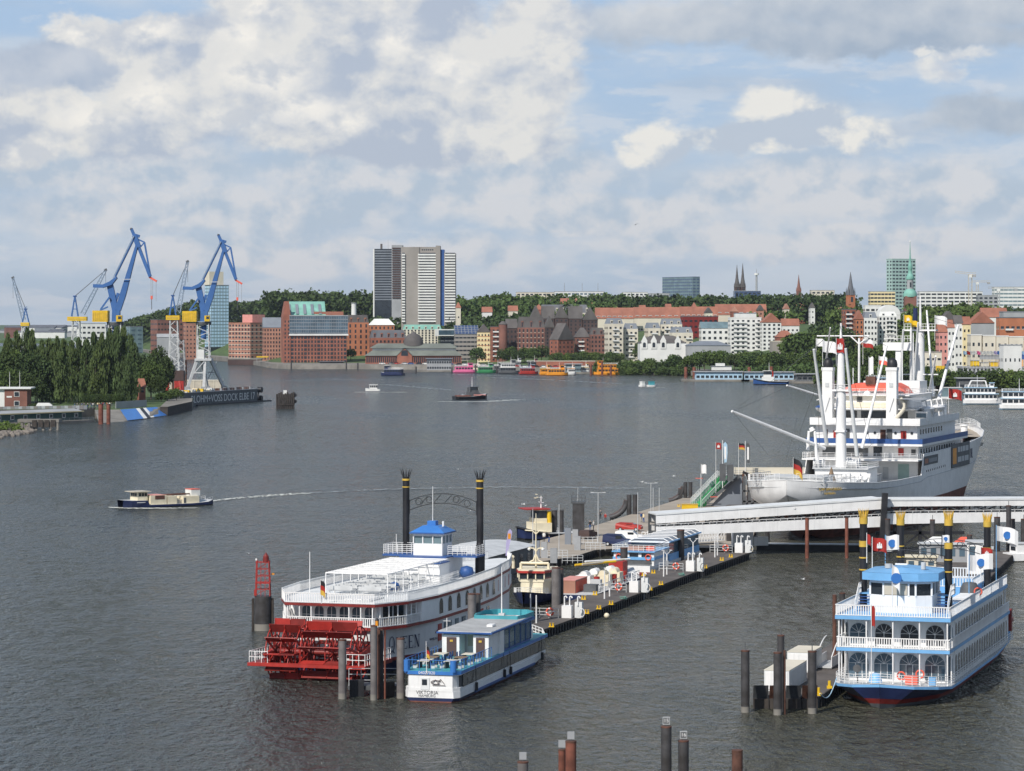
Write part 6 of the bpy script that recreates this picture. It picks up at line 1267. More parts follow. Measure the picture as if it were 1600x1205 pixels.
# upper cabin
zr = 5.35
MB().box(-2.35,-.55,12.4,14.6,3.0,5.2,'white').build('stair_house',PB); MB().box(.9,2.5,12.4,16,3.0,5.2,'white').build('stair_house',PB)
MB().box(-1.85,-.85,12.32,12.41,3.05,4.95,'brickd').box(-1.5,-1.2,12.28,12.33,4.5,4.7,'gold').build('door',PB); MB().box(1.2,2.1,12.32,12.41,3.05,4.95,'brickd').box(1.5,1.8,12.28,12.33,4.5,4.7,'gold').build('door',PB)
MB().box(-.54,.89,15.2,15.4,3.0,5.2,'white').box(-.4,.75,15.14,15.2,3.8,5.0,'bcream').build('bulkhead',PB)
cab = MB().box(-2.75,2.75,16,17.6,3.0,zr,'white').box(-2.65,2.65,17.6,29,3.0,3.25,'dblue'); 
for s in (-1,1):
    for y in (17.7,20,22.3,24.6,26.9,29): cab.box(s*2.68-.06,s*2.68+.06,y-.07,y+.07,3.2,zr,'dblue')
cab.box(-2.6,2.6,28.9,29.1,3.0,zr,'dblue').build('upper_cabin',PB)
for s in (-1,1): 
    for i in range(5): y = 17.8+i*2.3; MB().box(s*2.66-.02,s*2.66+.02,y,y+2.1,3.3,zr-.15,'pane').build('window',PB)
MB().box(-1.6,-.4,18,28,3.26,4.3,'wood').box(.6,1.6,18.5,27,3.26,4.2,'bcream').build('interior_seating',PB)
rf = MB().box(-2.85,2.95,12.0,29.2,zr,zr+.16,'dblue'); rf.box(-2.7,2.8,12.2,29,zr+.16,zr+.22,'lgrey')
for i in range(34): rf.box(-2.68,2.78,12.3+i*.5,12.42+i*.5,zr+.22,zr+.27,'grey')
rf = rf.build('roof',PB); MB().box(1.2,1.8,16.5,17.9,zr+.28,zr+.5,'white').build('roof_hatch',rf)
MB().cyl((-1.9,12.6,zr+.2),(-1.9,12.6,zr+1.5),.04,.04,6,'white').beam((-2.3,12.6,zr+1.2),(-1.5,12.6,zr+1.2),.04,None,'white').build('antenna',PB)
# wheelhouse top
q = MB(); q.prism([(-2.5,28),(2.5,28),(2.9,30),(2.9,33.5),(1.8,35),(-1.8,35),(-2.9,33.5),(-2.9,30)],5.5,5.7,'blue','teal'); q.wall([(-2.5,28),(2.5,28),(2.9,30),(2.9,33.5),(1.8,35),(-1.8,35),(-2.9,33.5),(-2.9,30)],5.5,6.3,.14,'teal',True).wall([(-2.52,27.98),(2.52,27.98),(2.94,30),(2.94,33.52),(1.8,35.05),(-1.8,35.05),(-2.94,33.52),(-2.94,30)],5.45,5.75,.2,'blue',True)
WR = q.build('wheelhouse_roof',PB); WR.location = (0,-3.2,-.35); WR.scale = (.92,1,1); MB().box(-2.3,2.3,29.2,31,3.0,5.1,'glassg').box(-2.4,2.4,29.1,31.1,3.0,3.9,'white').build('wheelhouse',PB)
MB().box(-.3,.3,27,27.6,5.35,5.95,'lgrey').box(1.3,2.1,28,28.6,5.35,5.65,'white').build('roof_gear',PB); MB().cyl((-.2,28,5.3),(-.2,28,10.8),.08,.04,6,'white').build('mast',PB)
MB().box(-1.2,1.2,35,36.5,1.8,2.6,'white').build('bow_locker',PB); MB().rail([(-2.5,36,2.0),(-1.5,39,2.2),(0,40.6,2.4),(1.5,39,2.2),(2.5,36,2.0)],1.0,.8,3,.045).build('bow_railing',PB)
q = MB(); q.cyl((-.35,-.15,2.8),(-.35,-.35,5.9),.05,.03,6,'white').build('flagstaff',PB); q = MB(); flag_mesh(q,-.35,-.3,5.5,.35,1.1,[(0,.33,'black'),(.33,.66,'red'),(.66,1,'gold')],1.2); q.build('flag',PB)
for y in (6,17,19.5,33): 
    q = MB().cyl((2.98,y,.5),(2.98,y,1.3),.16,.16,8,'black').tube([(2.93,y,1.3),(2.85,y,2.9)],.03,5,'black').build('fender',PB)
# ============================================================ blue and white steamer, bow towards us
PC = thing('paddle_steamer','blue and white three deck paddle steamer moored bow first at right','paddle steamer',(37.05,287.4,0),math.radians(162.5))
PC['label'] = 'sky blue and white three deck steamer moored bow first at right'
B2 = 5.55
st = [(-47,[(3.2,1.7),(3.0,.5),(2.0,-.6)]),(-43,[(5.2,1.5),(4.6,.45),(3.6,-.7)]),(-30,[(5.75,1.42),(5.0,.4),(4.2,-.8)]),(-5,[(5.75,1.45),(4.9,.4),(4.0,-.8)]),(0,[(5.7,1.5),(4.3,.4),(3.2,-.8)]),(3,[(4.9,1.75),(2.9,.4),(2.0,-.8)]),(5.6,[(3.0,2.0),(1.3,.4),(.7,-.8)]),(7.2,[(.015,2.3),(.012,.6),(.01,-.8)])]
def splitst(y,p):  # insert the boot stripe
    (w0,z0),(w1,z1),(w2,z2) = p; k = .5; return (y,[(w0,z0),(w0,z0-.26),(w1+(w0-w1)*.30,z1+.35),(w1,z1-.12),(w2,z2)])
hull(mb := MB(),[splitst(y,p) for y,p in st],['sky','navy','dred','dgrey'],'lgrey'); mb.build('hull',PC)
outl = lambda k,zf=None: [(-B2*k,0),(B2*k,0),(B2*k,-44),(3.4*k,-46),(-3.4*k,-46),(-B2*k,-44)]
sd = [(-B2-.1,.5),(B2+.1,.5),(B2+.1,-38.5),(-B2-.1,-38.5)]
md = [(-B2,.4),(B2,.4),(B2,-41),(3.4,-43),(-3.4,-43),(-B2,-41)]
MB().prism(md,4.62,4.95,'sky','lgrey').build('middle_deck',PC); MB().prism(sd,7.70,8.05,'sky','sky').build('sun_deck',PC)
hs = MB()
for z0,z1,yb in ((1.5,4.62,-41),(4.95,7.70,-37)):
    hs.wall([(-4.7,-2),(4.7,-2)],z0,z1,.15,'white'); hs.wall([(4.7,-2),(B2-.25,-3.4),(B2-.25,yb)],z0,z1,.15,'white').wall([(-4.7,-2),(-B2+.25,-3.4),(-B2+.25,yb)],z0,z1,.15,'white').wall([(-B2+.25,yb),(B2-.25,yb)],z0,z1,.15,'white')
hs.build('deck_house',PC)
def archwin(root,c,u,w,h,gm='glassb',bars=True,fm='white',door=False,nb=2):
    c = Vector(c); u = Vector(u).normalized(); nn = Vector((u.y,-u.x,0))
    o = MB().arch(c,u,w+.16,h+.08,.02,fm,10).arch(c+Vector((0,0,.03)),u,w,h,.045,gm,10).build('window',root)
    if bars:
        q = MB(); r = w/2; zc = h-r
        for i in range(1,nb+1): x = -r+w*i/(nb+1); q.beam(c+u*x+nn*.07+Vector((0,0,.03)),c+u*x+nn*.07+Vector((0,0,zc)),.05,.03,fm)
        q.beam(c-u*r+nn*.07+Vector((0,0,zc)),c+u*r+nn*.07+Vector((0,0,zc)),.05,.03,fm)
        for a in (.6,1.2,1.94,2.54): q.beam(c+nn*.07+Vector((0,0,zc)),c+nn*.07+u*r*math.cos(a)+Vector((0,0,zc+r*math.sin(a))),.04,.03,fm)
        q.build('glazing_bar',o)
    return o
# front face: local +Y looks at us, so unit vector runs -x to keep the normal outwards
for x in (-3.75,-1.25,1.25,3.75):
    archwin(PC,(x,-1.92,1.75),(-1,0,0),1.95,2.45,'glassb'); archwin(PC,(x,-1.92,5.1),(-1,0,0),1.75,2.0,'glass' if x != 3.75 else 'glassb',nb=1)
for s in (-1,1):
    u = Vector((s*(B2-.25-4.7),-1.4,0)); u = u.normalized()*(-s if False else 1)
    for z,h in ((1.75,2.3),(5.1,2.0)):
        c = Vector((s*(4.7+B2-.25)/2,-2.7,z)); uu = u if s < 0 else -u; cc = c+Vector((s*.08,.08,0)); archwin(PC,cc,uu if True else u,.95,h,'glassb',False)
    for i in range(21):
        y = -4.6-i*1.72; archwin(PC,(s*(B2-.17),y,1.95),(0,-1,0) if s < 0 else (0,1,0),.95,2.1,'glass',False) if y > -41 else None
        if y > -36.5: archwin(PC,(s*(B2-.17),y,5.3),(0,1,0) if s > 0 else (0,-1,0),.95,1.85,'glass',False)
q = MB()
for x in (-5.3,-3.9,-2.6,0,2.6,3.9,5.3):
    if abs(x) in (3.9,): continue
    q.cyl((x,.2,1.5),(x,.2,4.62),.075,.075,8,'white').cyl((x,.25,4.95),(x,.25,7.7),.075,.075,8,'white')
for s in (-1,1):
    for y in (-1.6,-3.4): q.cyl((s*5.4,y,1.5),(s*5.4,y,4.62),.075,.075,8,'white').cyl((s*5.4,y,4.95),(s*5.4,y,7.7),.075,.075,8,'white')
    for y in (-38.2,-40,-42): q.cyl((s*5.4,y,1.5),(s*5.4,y,7.7 if y > -39 else 4.7),.075,.075,8,'white')
q.build('veranda_posts',PC)
q = MB(); balusters(q,[(-5.5,.3,4.95),(5.5,.3,4.95)],1.0,.24); q.build('railing',PC)
q = MB(); balusters(q,[(-5.6,.42,8.05),(5.6,.42,8.05)],1.05,.24); q.build('sun_deck_railing',PC)
for s in (-1,1):
    q = MB(); balusters(q,[(s*5.5,.3,4.95),(s*5.5,-40.8,4.95)],1.0,.30); q.build('railing',PC)
    q = MB(); balusters(q,[(s*5.6,.42,8.05),(s*5.6,-38.4,8.05)],1.05,.28); q.build('sun_deck_railing',PC)
    MB().rail([(s*5.6,.1,1.5),(s*5.65,-42.5,1.5)],1.0,1.3,4,.032).build('main_deck_railing',PC)
MB().rail([(-5.6,.1,1.5),(-4.7,3.0,1.8),(-2.8,5.6,2.05),(0,7.0,2.35),(2.8,5.6,2.05),(4.7,3.0,1.8),(5.6,.1,1.5)],.95,1.0,4,.035).build('bow_railing',PC)
MB().box(-2.9,-1.7,2.4,3.2,1.9,2.7,'coral').build('red_locker',PC); MB().box(-4.5,-3.8,1.6,2.4,1.8,2.5,'sky').build('blue_locker',PC)
MB().lathe([(.05,.9),(.5,.8),(.6,.3),(.7,0)],(1.2,3.0,2.0),12,'sky').build('winch',PC)
MB().cyl((2.9,3.2,3.3),(2.9,3.5,3.3),.35,.4,12,'dgrey').cyl((2.9,3.2,1.9),(2.9,3.2,3.2),.07,.07,6,'dgrey').build('searchlight',PC)
for s in (-1,1): MB().beam((s*1.7,4.9,1.1),(s*1.3,5.2,.55),.12,.3,'black').beam((s*1.7,5.0,.6),(s*1.1,5.4,.55),.12,.2,'black').build('anchor',PC)
# wheelhouse
wz = 8.05; P8 = [(-3.1,-4.2),(-1.6,-3.4),(1.6,-3.4),(3.1,-4.2),(3.1,-9.5),(-3.1,-9.5)]; k8 = lambda k: [(x*k,(y+6)*k-6) for x,y in P8]
w_ = MB().prism(P8,wz,wz+1.75,'white').prism(k8(.97),wz+1.75,wz+2.9,'glass').prism(P8,wz+2.9,wz+3.2,'white')
for x,y in [(-3.05,-4.2),(-1.6,-3.42),(-.9,-3.42),(1.6,-3.42),(3.05,-4.2),(3.07,-6),(-3.07,-6),(3.07,-7.8),(-3.07,-7.8)]: w_.box(x-.09,x+.09,y-.09,y+.09,wz+1.7,wz+2.95,'white')
w_.build('wheelhouse',PC); MB().add([(-.75,-3.36,wz+1.8),(1.5,-3.36,wz+1.8),(1.5,-3.36,wz+2.85),(-.75,-3.36,wz+2.85)],[(3,2,1,0)],'sand').build('front_window',PC)
rf = MB().prism(k8(1.22),wz+3.2,wz+3.95,'sky','sky')
rf.add([(x,y,wz+3.97) for x,y in k8(1.2)]+[(0,-5,wz+4.4),(0,-8.5,wz+4.4)],[(0,1,6),(1,2,6),(2,3,6),(3,4,7,6),(4,5,7),(5,0,6,7)],'sky'); rf.build('roof',PC)
MB().cyl((1.4,-5,wz+4.3),(1.4,-5,wz+4.7),.35,.35,10,'lgrey').cyl((-2,-5.5,wz+4.2),(-2,-5.5,wz+4.9),.25,.25,10,'lgrey').beam((-.5,-5,wz+4.7),(.7,-5,wz+4.7),.15,None,'white').build('radar',PC)
for s in (-1,1):
    q = MB()
    for i in range(6): q.box(min(s*3.3,s*4.5),max(s*3.3,s*4.5),-4.6-i*.35,-4.3-i*.35,wz+.25*i,wz+.07+.25*i,'dblue')
    q.box(min(s*3.2,s*4.6),max(s*3.2,s*4.6),-9,-6.7,wz+1.5,wz+1.6,'sky').build('stairs',PC); MB().rail([(s*4.6,-4.3,wz),(s*4.6,-6.4,wz+1.6),(s*4.6,-9,wz+1.6)],1.0,.35,2,.04).build('stair_railing',PC)
MB().box(-4.2,4.2,-36,-24,8.05,8.9,'sky').build('raised_deck',PC); q = MB(); balusters(q,[(-4.1,-24,8.9),(4.1,-24,8.9),(4.1,-36,8.9),(-4.1,-36,8.9),(-4.1,-24,8.9)],1.0,.3); q.build('raised_deck_railing',PC)
q = MB()
for i in range(9): q.box(-4.9,-3.2,-12.5-i*1.1,-12.0-i*1.1,8.5,8.56,'white').box(-4.9,-4.8,-12.5-i*1.1,-12.0-i*1.1,8.05,8.5,'white').box(-3.3,-3.2,-12.5-i*1.1,-12.0-i*1.1,8.05,8.5,'white')
q.build('bench_rows',PC); MB().lathe([(.05,1.6),(.7,1.5),(1.0,.9),(1.1,0)],(-4.0,-22.3,8.05),10,'dgrey').build('covered_gear',PC)
bd = [(15.9,.65),(14.7,.14),(13.3,.14)]
for x,y,zt in ((-4.1,-8,17.0),(4.45,-8,17.0),(-4.7,-30,15.4),(4.6,-30,15.4)): crownstack('f',PC,x,y,8.05,zt,.37,[(zt-.55,.6),(zt-2.85,.6 if y > -20 else .12),(zt-4.0,.13)]+([(zt-5.2,.13)] if y > -20 else []),'gold',spikes=10,flare=.18)
scroll_arch(PC,(-3.7,-8,12.9),(4.1,-8,12.9),.55,.95); scroll_arch(PC,(-4.3,-30,12.3),(4.2,-30,12.3),.7,.95)
# stern: blue rounded deck and red wheel parts
MB().prism([(-5.6,-41),(5.6,-41),(4.6,-46),(-4.6,-46)],1.7,2.6,'sky').build('stern_bulwark',PC)
MB().box(-5.6,-4.6,-42.6,-41.8,2.6,5.0,'dred').cyl((-5,-44,4.2),(-3.6,-44,4.2),.5,.5,10,'dred').box(-5.4,-4.9,-45,-42,3.4,3.8,'dred').build('wheel_gear',PC)
def flagpole(lab,p,H,w,h,bands,emblem=None,dirx=1,sag=.25,pole='white',disc=None):
    t = thing('flag',lab,'flag',p); MB().cyl((0,0,0),(0,0,H),.05,.035,6,pole).build('pole',t); q = MB(); flag_mesh(q,0,0,H-.05,w,h,bands,sag,dirx)
    c = q.build('cloth',t)
    if disc: MB().loft([[(dirx*w*.5+r*math.cos(a),-.12+.01*k,H-h*.55-sag*w*.3+r*math.sin(a)) for a in np.linspace(0,6.283,15)[:-1]] for k,r in ((0,h*.26),(1,.01))],disc,False).build('emblem',c)
    if emblem == 'castle':
        x = dirx*w*.5; z = H-h*.65-sag*w*.3; MB().box(x-h*.2,x+h*.2,-.16,-.13,z-h*.15,z+h*.05,'white').box(x-h*.18,x-h*.08,-.16,-.13,z+.05*h,z+.2*h,'white').box(x+h*.08,x+h*.18,-.16,-.13,z+.05*h,z+.2*h,'white').box(x-h*.05,x+h*.05,-.16,-.13,z+.05*h,z+.3*h,'white').build('emblem',c)
    return t
WB = [(0,1,'white')]; RD = [(0,1,'red')]; GE = [(0,.33,'black'),(.33,.66,'red'),(.66,1,'gold')]
flagpole('red flag with a white castle beside the front left funnel of the blue steamer',wpt(PC,3.0,-5,12.3),3.1,1.4,1.3,RD,'castle',-1 if False else 1)
flagpole('small red pennant tied to the front left funnel',wpt(PC,4.0,-7.4,12.6),3.0,.4,1.0,RD,None,1,1)
flagpole('white flag with blue disc hanging before the wheelhouse of the blue steamer',wpt(PC,.5,-2.2,8.6),4.4,.75,2.0,WB,None,1,1.4,disc='blue')
flagpole('large white flag with blue disc at the right rail of the blue steamer',wpt(PC,-4.9,-16,9),4.0,2.4,1.6,WB,None,1,-.05,'sky','blue')
flagpole('white flag with blue disc nearest the little white boat at the right edge',wpt(PC,-5.5,-31,9),6.0,2.3,1.6,WB,None,1,.3,'sky','blue')
flagpole('small white and blue flag on the front right funnel',wpt(PC,-3.5,-7.5,13.2),2.4,.75,.75,WB,None,1,.1,'black','blue')
flagpole('white flag with blue disc left of the rear left funnel',wpt(PC,3.7,-16,10.8),4.0,1.4,1.6,WB,None,1,.0,'sky','blue')
flagpole('red flag with white castle behind the big white flag at right',wpt(PC,-4.9,-24,10),3.2,1.2,1.0,RD,'castle',1)
t = flagpole('slim red flag on the bow flagstaff of the blue steamer',wpt(PC,1.0,6.2,2.2),7.6,.35,1.9,RD,None,1,1.2)
for i,(x,y,z) in enumerate(((-2.4,-1.7,2.4),(-5.45,-19,9.0),(-.9,.2,2.4))):
    t = thing('life_ring',['orange life ring behind the red locker on the blue steamer bow','orange life ring at the upper right rail of the blue steamer','orange life ring hanging left of the red locker on the bow'][i],'life ring',wpt(PC,x,y+.5,z),PC.rotation_euler.z); MB().tube([(.38*math.cos(a),0,.38*math.sin(a)) for a in np.linspace(0,6.283,17)],.09,6,'coral').build('ring',t)
# ============================================================ white museum freighter
PD = thing('cargo_ship','large white museum freighter with many masts, cargo booms and red waterline','cargo ship',(45.1,484.4,0),-math.radians(19.5))
cf,sf = math.cos(math.radians(19.5)),math.sin(math.radians(19.5))
def DL(px,py,t):
    k = (px-800)/F; r = (k*(484.4+cf*t)-45.1-sf*t)/(cf+sf*k); Y = 484.4+cf*t-sf*r; return Vector((r,t,CH-(py-HZ)/F*Y))
ST = [(-.6,[(.01,10.6),(.01,9.2),(.01,8.2),(.01,8.1),(.01,8.0)]),(2,[(4.6,10.3),(4.2,8.3),(3.0,6.8),(2.4,6.6),(.1,6.4)]),(6,[(8.1,10.0),(7.3,7.4),(4.6,5.4),(3.2,5.0),(.1,4.8)]),(12,[(10.0,9.7),(9.3,6.8),(5.6,4.3),(1.5,2.0),(.1,1)]),
      (20,[(10.7,9.3),(10.3,6.8),(8.0,4.3),(4,.2),(3,-1)]),(34,[(10.8,8.9),(10.8,6.8),(10.2,4.3),(8.4,.2),(7,-1)]),(55.4,[(10.8,8.7),(10.8,6.8),(10.7,4.3),(10.4,.2),(9,-1)]),
      (57.5,[(10.8,12.4),(10.8,6.8),(10.7,4.3),(10.5,.2),(9,-1)]),(80,[(10.8,12.6),(10.8,7),(10.7,4.3),(10.4,.2),(9,-1)]),(104,[(10.6,12.9),(10.4,7.5),(9.8,4.3),(8.6,.2),(7,-1)]),(122,[(9.6,13.3),(8.0,7.8),(6.4,4.3),(4.6,.2),(3.4,-1)]),
      (138,[(6.9,13.8),(4.5,8),(2.8,4.3),(1.5,.2),(1,-1)]),(149,[(3.9,14.2),(1.7,8),(.5,4.3),(.02,1),(.01,-1)]),(154,[(2.0,14.5),(.6,9.2),(.02,7),(.01,6.9),(.01,6.8)]),(158,[(.01,14.8),(.01,13.6),(.01,13.4),(.01,13.3),(.01,13.2)])]
hull(mb := MB(),ST,['white','rustred'],grid=3.9); hu = mb.build('hull',PD)
def dh(t,i=0):
    for (a,p),(b_,q) in zip(ST[:-1],ST[1:]):
        if t <= b_: u = (t-a)/(b_-a); return p[i][0]+(q[i][0]-p[i][0])*u,p[i][1]+(q[i][1]-p[i][1])*u
    return .1,14
mb = MB()
for a,b_ in zip([-.3,2,6,12,20,34],[2,6,12,20,34,56]): (wa,za),(wb,zb) = dh(a),dh(min(b_,55.3)); mb.add([(-wa+.05,a,za-1.1),(wa-.05,a,za-1.1),(wb-.05,b_,zb-1.1),(-wb+.05,b_,zb-1.1)],[(0,1,2,3)],'lgrey')
for a,b_ in zip([56,80,104,122,138,149,154],[80,104,122,138,149,154,157.5]): (wa,za),(wb,zb) = dh(a),dh(b_); wa,wb = max(wa-.05,.05),max(wb-.05,.05); mb.add([(-wa,a,11.4 if a < 130 else za-1.3),(wa,a,11.4 if a < 130 else za-1.3),(wb,b_,11.4 if b_ < 140 else zb-1.3),(-wb,b_,11.4 if b_ < 140 else zb-1.3)],[(0,1,2,3)],'decklt')
mb.build('deck',PD)
q = MB()
for s in (-1,1):
    q.tube([(s*(dh(t)[0]-.05),t,dh(t)[1]) for t in (-.5,2,6,12,20,34,55.3,57.5,80,104,122,138,149,154,157.8)],.10,6,'white')
    q.tube([(s*(dh(t,1)[0]+(dh(t)[0]-dh(t,1)[0])*.75+.04),t,dh(t)[1]-(1.0 if t < 56 else 4.2)) for t in (2,6,12,20,34,55,60,80,104,122)],.06,5,'lgrey')
q.build('rubbing_strake',hu)
for s in (-1,1): MB().rail([(s*(dh(t)[0]-.2),t,dh(t)[1]) for t in (.3,2,6,12)],1.1,1.2,4,.045).build('stern_railing',PD)
# name at the stern and portholes
a,b_ = Vector((4.5,2,0)),Vector((7.9,6,0)); u = (b_-a).normalized(); n = Vector((u.y,-u.x,0)); mid_ = (a+b_)/2
text_mesh('CAP SAN DIEGO',.62,'gold','lettering',hu,face_M(mid_+n*.10+Vector((0,0,8.95)),u),.02); text_mesh('HAMBURG',.48,'gold','lettering',hu,face_M(mid_+n*.0+Vector((-.0,0,8.25)),u),.02)
for t in [60+i*1.7 for i in range(11)]: x = 10.82; MB().cyl((x-.05,t,9.3+.012*(t-60)),(x+.03,t,9.3+.012*(t-60)),.22,.22,10,'glass').build('porthole',hu)
b0 = MB().box(10.84,10.94,83,101,8.7,13.2,'dgrey').box(10.94,10.96,84,87.6,9.4,12.4,'orange')
for i,(y0,y1,z0,z1) in enumerate([(89,91,11.5,12.5),(91.6,93.4,11.5,12.5),(94,96.5,11.5,12.5),(97,99.6,11.5,12.5),(89,92.5,9.6,10.6),(93.2,95,9.6,10.6),(95.8,99.6,9.6,10.6)]): b0.box(10.94,10.96,y0,y1,z0,z1,'lgrey')
b0.build('banner',hu); b0 = MB().box(10.82,10.9,57.6,70,10.4,12.0,'dgrey').box(10.9,10.92,58,61,10.7,11.6,'brick3')
for i in range(6): b0.box(10.9,10.92,62+i*1.2,62.9+i*1.2,10.8,11.5,'bgrey')
b0.build('banner',hu)
for i,y in enumerate((103.2,104.2,105.2)): MB().box(10.66-.05*i,10.72-.05*i,y,y+.25,9.8,11.6,'navy').box(10.66-.05*i,10.72-.05*i,y,y+.6,11.3-.8*i,11.6-.8*i,'navy').build('letter',hu)
# superstructure tiers
def tier(t0,t1,w,z0,z1,m='white',edge=True,name='deck_house',w2=None):
    mb = MB().box(-w,w,t0,t1,z0,z1,m)
    return mb.build(name,PD)
def ledge(t0,t1,w,z,th=.25,m='white',rl=True,bul=None):
    mb = MB().box(-w,w,t0,t1,z-th,z,m)
    if bul: mb.box(-w,w,t0-.02,t0+.08,z,z+bul[0],bul[1]).box(-w-.02,-w+.08,t0,t1,z,z+bul[0],bul[1]).box(w-.08,w+.02,t0,t1,z,z+bul[0],bul[1])
    o = mb.build('promenade_deck',PD)
    if rl: MB().rail([(-w+.1,t1,z),(-w+.1,t0+.1,z),(w-.1,t0+.1,z),(w-.1,t1,z)],1.1,1.5,4,.04).build('railing',PD)
tier(58,100,9.6,7.5,11.6); ledge(53,58,10.7,11.6)
tier(60,100,9.3,11.61,13.9); ledge(56.5,100,10.75,14.3,.4,'white',False,(.9,'dblue'))
tier(58.5,94,9.4,14.31,17.6); ledge(57,94,10.2,17.9,.3,'white',False,(1.0,'white'))
tier(64,92,8.2,17.91,20.3,'white2'); ledge(60,90,8.6,20.6,.25,'white',True)
tier(64,86,6.4,20.61,22.8); ledge(63,87,7.0,23.0,.2,'white',True)
tier(80,87,5.4,23.01,25.2)
MB().box(-5.2,5.2,86.2,87.1,24,24.9,'glass').build('bridge_window',PD)
# shaded openings painted as flat dark panels, plus doors, portholes on the after faces
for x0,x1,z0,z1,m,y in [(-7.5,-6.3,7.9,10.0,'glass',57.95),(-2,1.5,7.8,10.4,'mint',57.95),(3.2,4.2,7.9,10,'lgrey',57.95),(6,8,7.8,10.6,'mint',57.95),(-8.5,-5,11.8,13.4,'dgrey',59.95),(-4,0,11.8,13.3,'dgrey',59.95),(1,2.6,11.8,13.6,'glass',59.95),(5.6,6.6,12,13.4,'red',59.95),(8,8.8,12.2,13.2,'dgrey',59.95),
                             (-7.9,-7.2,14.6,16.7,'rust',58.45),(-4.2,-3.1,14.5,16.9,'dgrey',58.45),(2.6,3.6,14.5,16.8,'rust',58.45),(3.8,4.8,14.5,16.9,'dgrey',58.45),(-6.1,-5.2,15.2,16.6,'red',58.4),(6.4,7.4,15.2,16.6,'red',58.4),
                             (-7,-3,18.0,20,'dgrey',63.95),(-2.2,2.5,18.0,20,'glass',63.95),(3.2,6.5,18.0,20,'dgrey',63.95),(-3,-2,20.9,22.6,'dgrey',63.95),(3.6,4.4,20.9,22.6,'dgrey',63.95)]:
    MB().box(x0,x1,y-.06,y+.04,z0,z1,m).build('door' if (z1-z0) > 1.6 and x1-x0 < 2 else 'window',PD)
for x in (-2.2,.2,1.6,5.4,8.4): MB().cyl((x,58.4,16.2),(x,58.5,16.2),.25,.25,10,'glass').build('porthole',PD)
for z,n,w,t0 in ((12.7,14,9.32,62),(16.3,9,9.42,61),(9.6,0,9.6,60)):
    for i in range(n): MB().box(w-.03,w+.05,t0+i*2.4,t0+i*2.4+.9,z-.4,z+.5,'glass').build('window',PD)
MB().add([(-5.6,60.5,20.4),(4.8,60.5,20.4),(4.8,64,21.6),(-5.6,64,21.6)],[(0,1,2,3)],'cream').build('awning',PD)
# red tent roof
aw = MB(); c0 = DL(1370,615,74).x
aw.loft([[(c0+(x*k),74+dy,22.6+z) for x,z in ((-6.2,-.9),(-6.0,.3),(-5,1.6),(-3.6,2.3),(3.6,2.3),(5,1.6),(6.0,.3),(6.2,-.9))] for dy,k in ((-3,1),(0,1.02),(5,1))],'coral',True,False)
aw.add([(c0+x,71,22.6+z) for x,z in ((-6.2,.9),(-5,1.6),(-3.6,2.3),(3.6,2.3),(5,1.6),(6.2,.9))],[(0,1,2,3,4,5)],'coral'); aw.build('red_tent',PD)
MB().box(c0-1.4,c0+.4,70.6,72,24.7,26.2,'rust').build('skylight',PD); MB().lathe([(.02,1.1),(.5,1.0),(.75,.55),(.6,.1),(.1,0)],(DL(1355,620,66).x,66,DL(1355,620,66).z),12,'white').build('radome',PD)
# kingposts with black caps, derrick posts, masts
def spar(parent,p,q,r0,r1=None,m='white',n=10,name='mast'): return MB().cyl(p,q,r0,r1 or r0,n,m).build(name,parent)
for px in (1294,1394):
    a = DL(px,574,60); o = MB().box(a.x-.95,a.x+.95,59.2,61,17.9,a.z,'white').box(a.x-1.05,a.x+1.05,59.1,61.1,a.z-.6,a.z,'white').build('ventilator_post',PD)
    MB().lathe([(.95,0),(.98,.6),(.85,1.2),(.5,1.6),(.03,1.75)],(a.x,60.1,a.z),14,'black').build('black_cap',o)
    MB().box(a.x-.35,a.x+.35,59.12,59.2,a.z-3.6,a.z-2.8,'lgrey').beam((a.x-.3,59.1,20),(a.x+.5,59.1,22.5),.08,None,'bgrey').build('plate',o)
mt_ = DL(1314,505,40); mast1 = MB().cyl((mt_.x,40,8),(mt_.x,40,24),1.0,.85,16,'white').cyl((mt_.x,40,24),(mt_.x,40,mt_.z-3),.8,.5,16,'white').cyl((mt_.x,40,mt_.z-3),(mt_.x,40,mt_.z),.25,.15,10,'white').build('mast',PD)
MB().box(mt_.x-1.6,mt_.x+1.6,39,41,24.2,24.5,'white').box(mt_.x-.9,mt_.x+.9,38.9,41,17,17.25,'white').rail([(mt_.x-1.5,39.1,24.5),(mt_.x+1.5,39.1,24.5)],.9,.6,2,.04).build('crosstree',PD)
MB().box(-4.2,5.0,36.5,45,7.7,10.6,'white').box(-4.6,5.4,36,45.5,10.6,10.8,'lgrey').build('mast_house',PD); MB().rail([(-4.4,45,10.8),(-4.4,36.2,10.8),(5.2,36.2,10.8),(5.2,45,10.8)],1.05,1.0,3,.04).build('railing',PD)
Z3 = lambda x,y: (1130+x/3.72,480+y/3.72)
def boom(a,b_,t0,t1,r=.27,m='white'):
    p = DL(*Z3(*a),t0); q = DL(*Z3(*b_),t1); return spar(PD,q,p,r*1.1,r*.75,m,8,'cargo_boom')
boom((527,245),(602,800),30,38,.33,'white2'); boom((712,240),(778,865),32,38,.33,'white2'); boom((950,225),(806,820),50,42,.27); boom((50,605),(590,822),20,38,.30); boom((370,455),(640,540),88,100,.25)
boom((1365,105),(1250,540),112,104,.33); boom((1235,285),(1175,620),84,96,.25); boom((1047,130),(1018,640),92,98,.26,'white2'); boom((1183,20),(1222,520),112,104,.24); boom((1133,90),(1105,500),92,98,.24,'white2'); boom((1092,120),(1092,480),96,98,.30)
boom((622,120),(596,330),86,96,.18); boom((498,720),(492,830),36,36,.3); boom((532,720),(545,890),36,36,.3); boom((510,700),(520,720),36,36,.5)
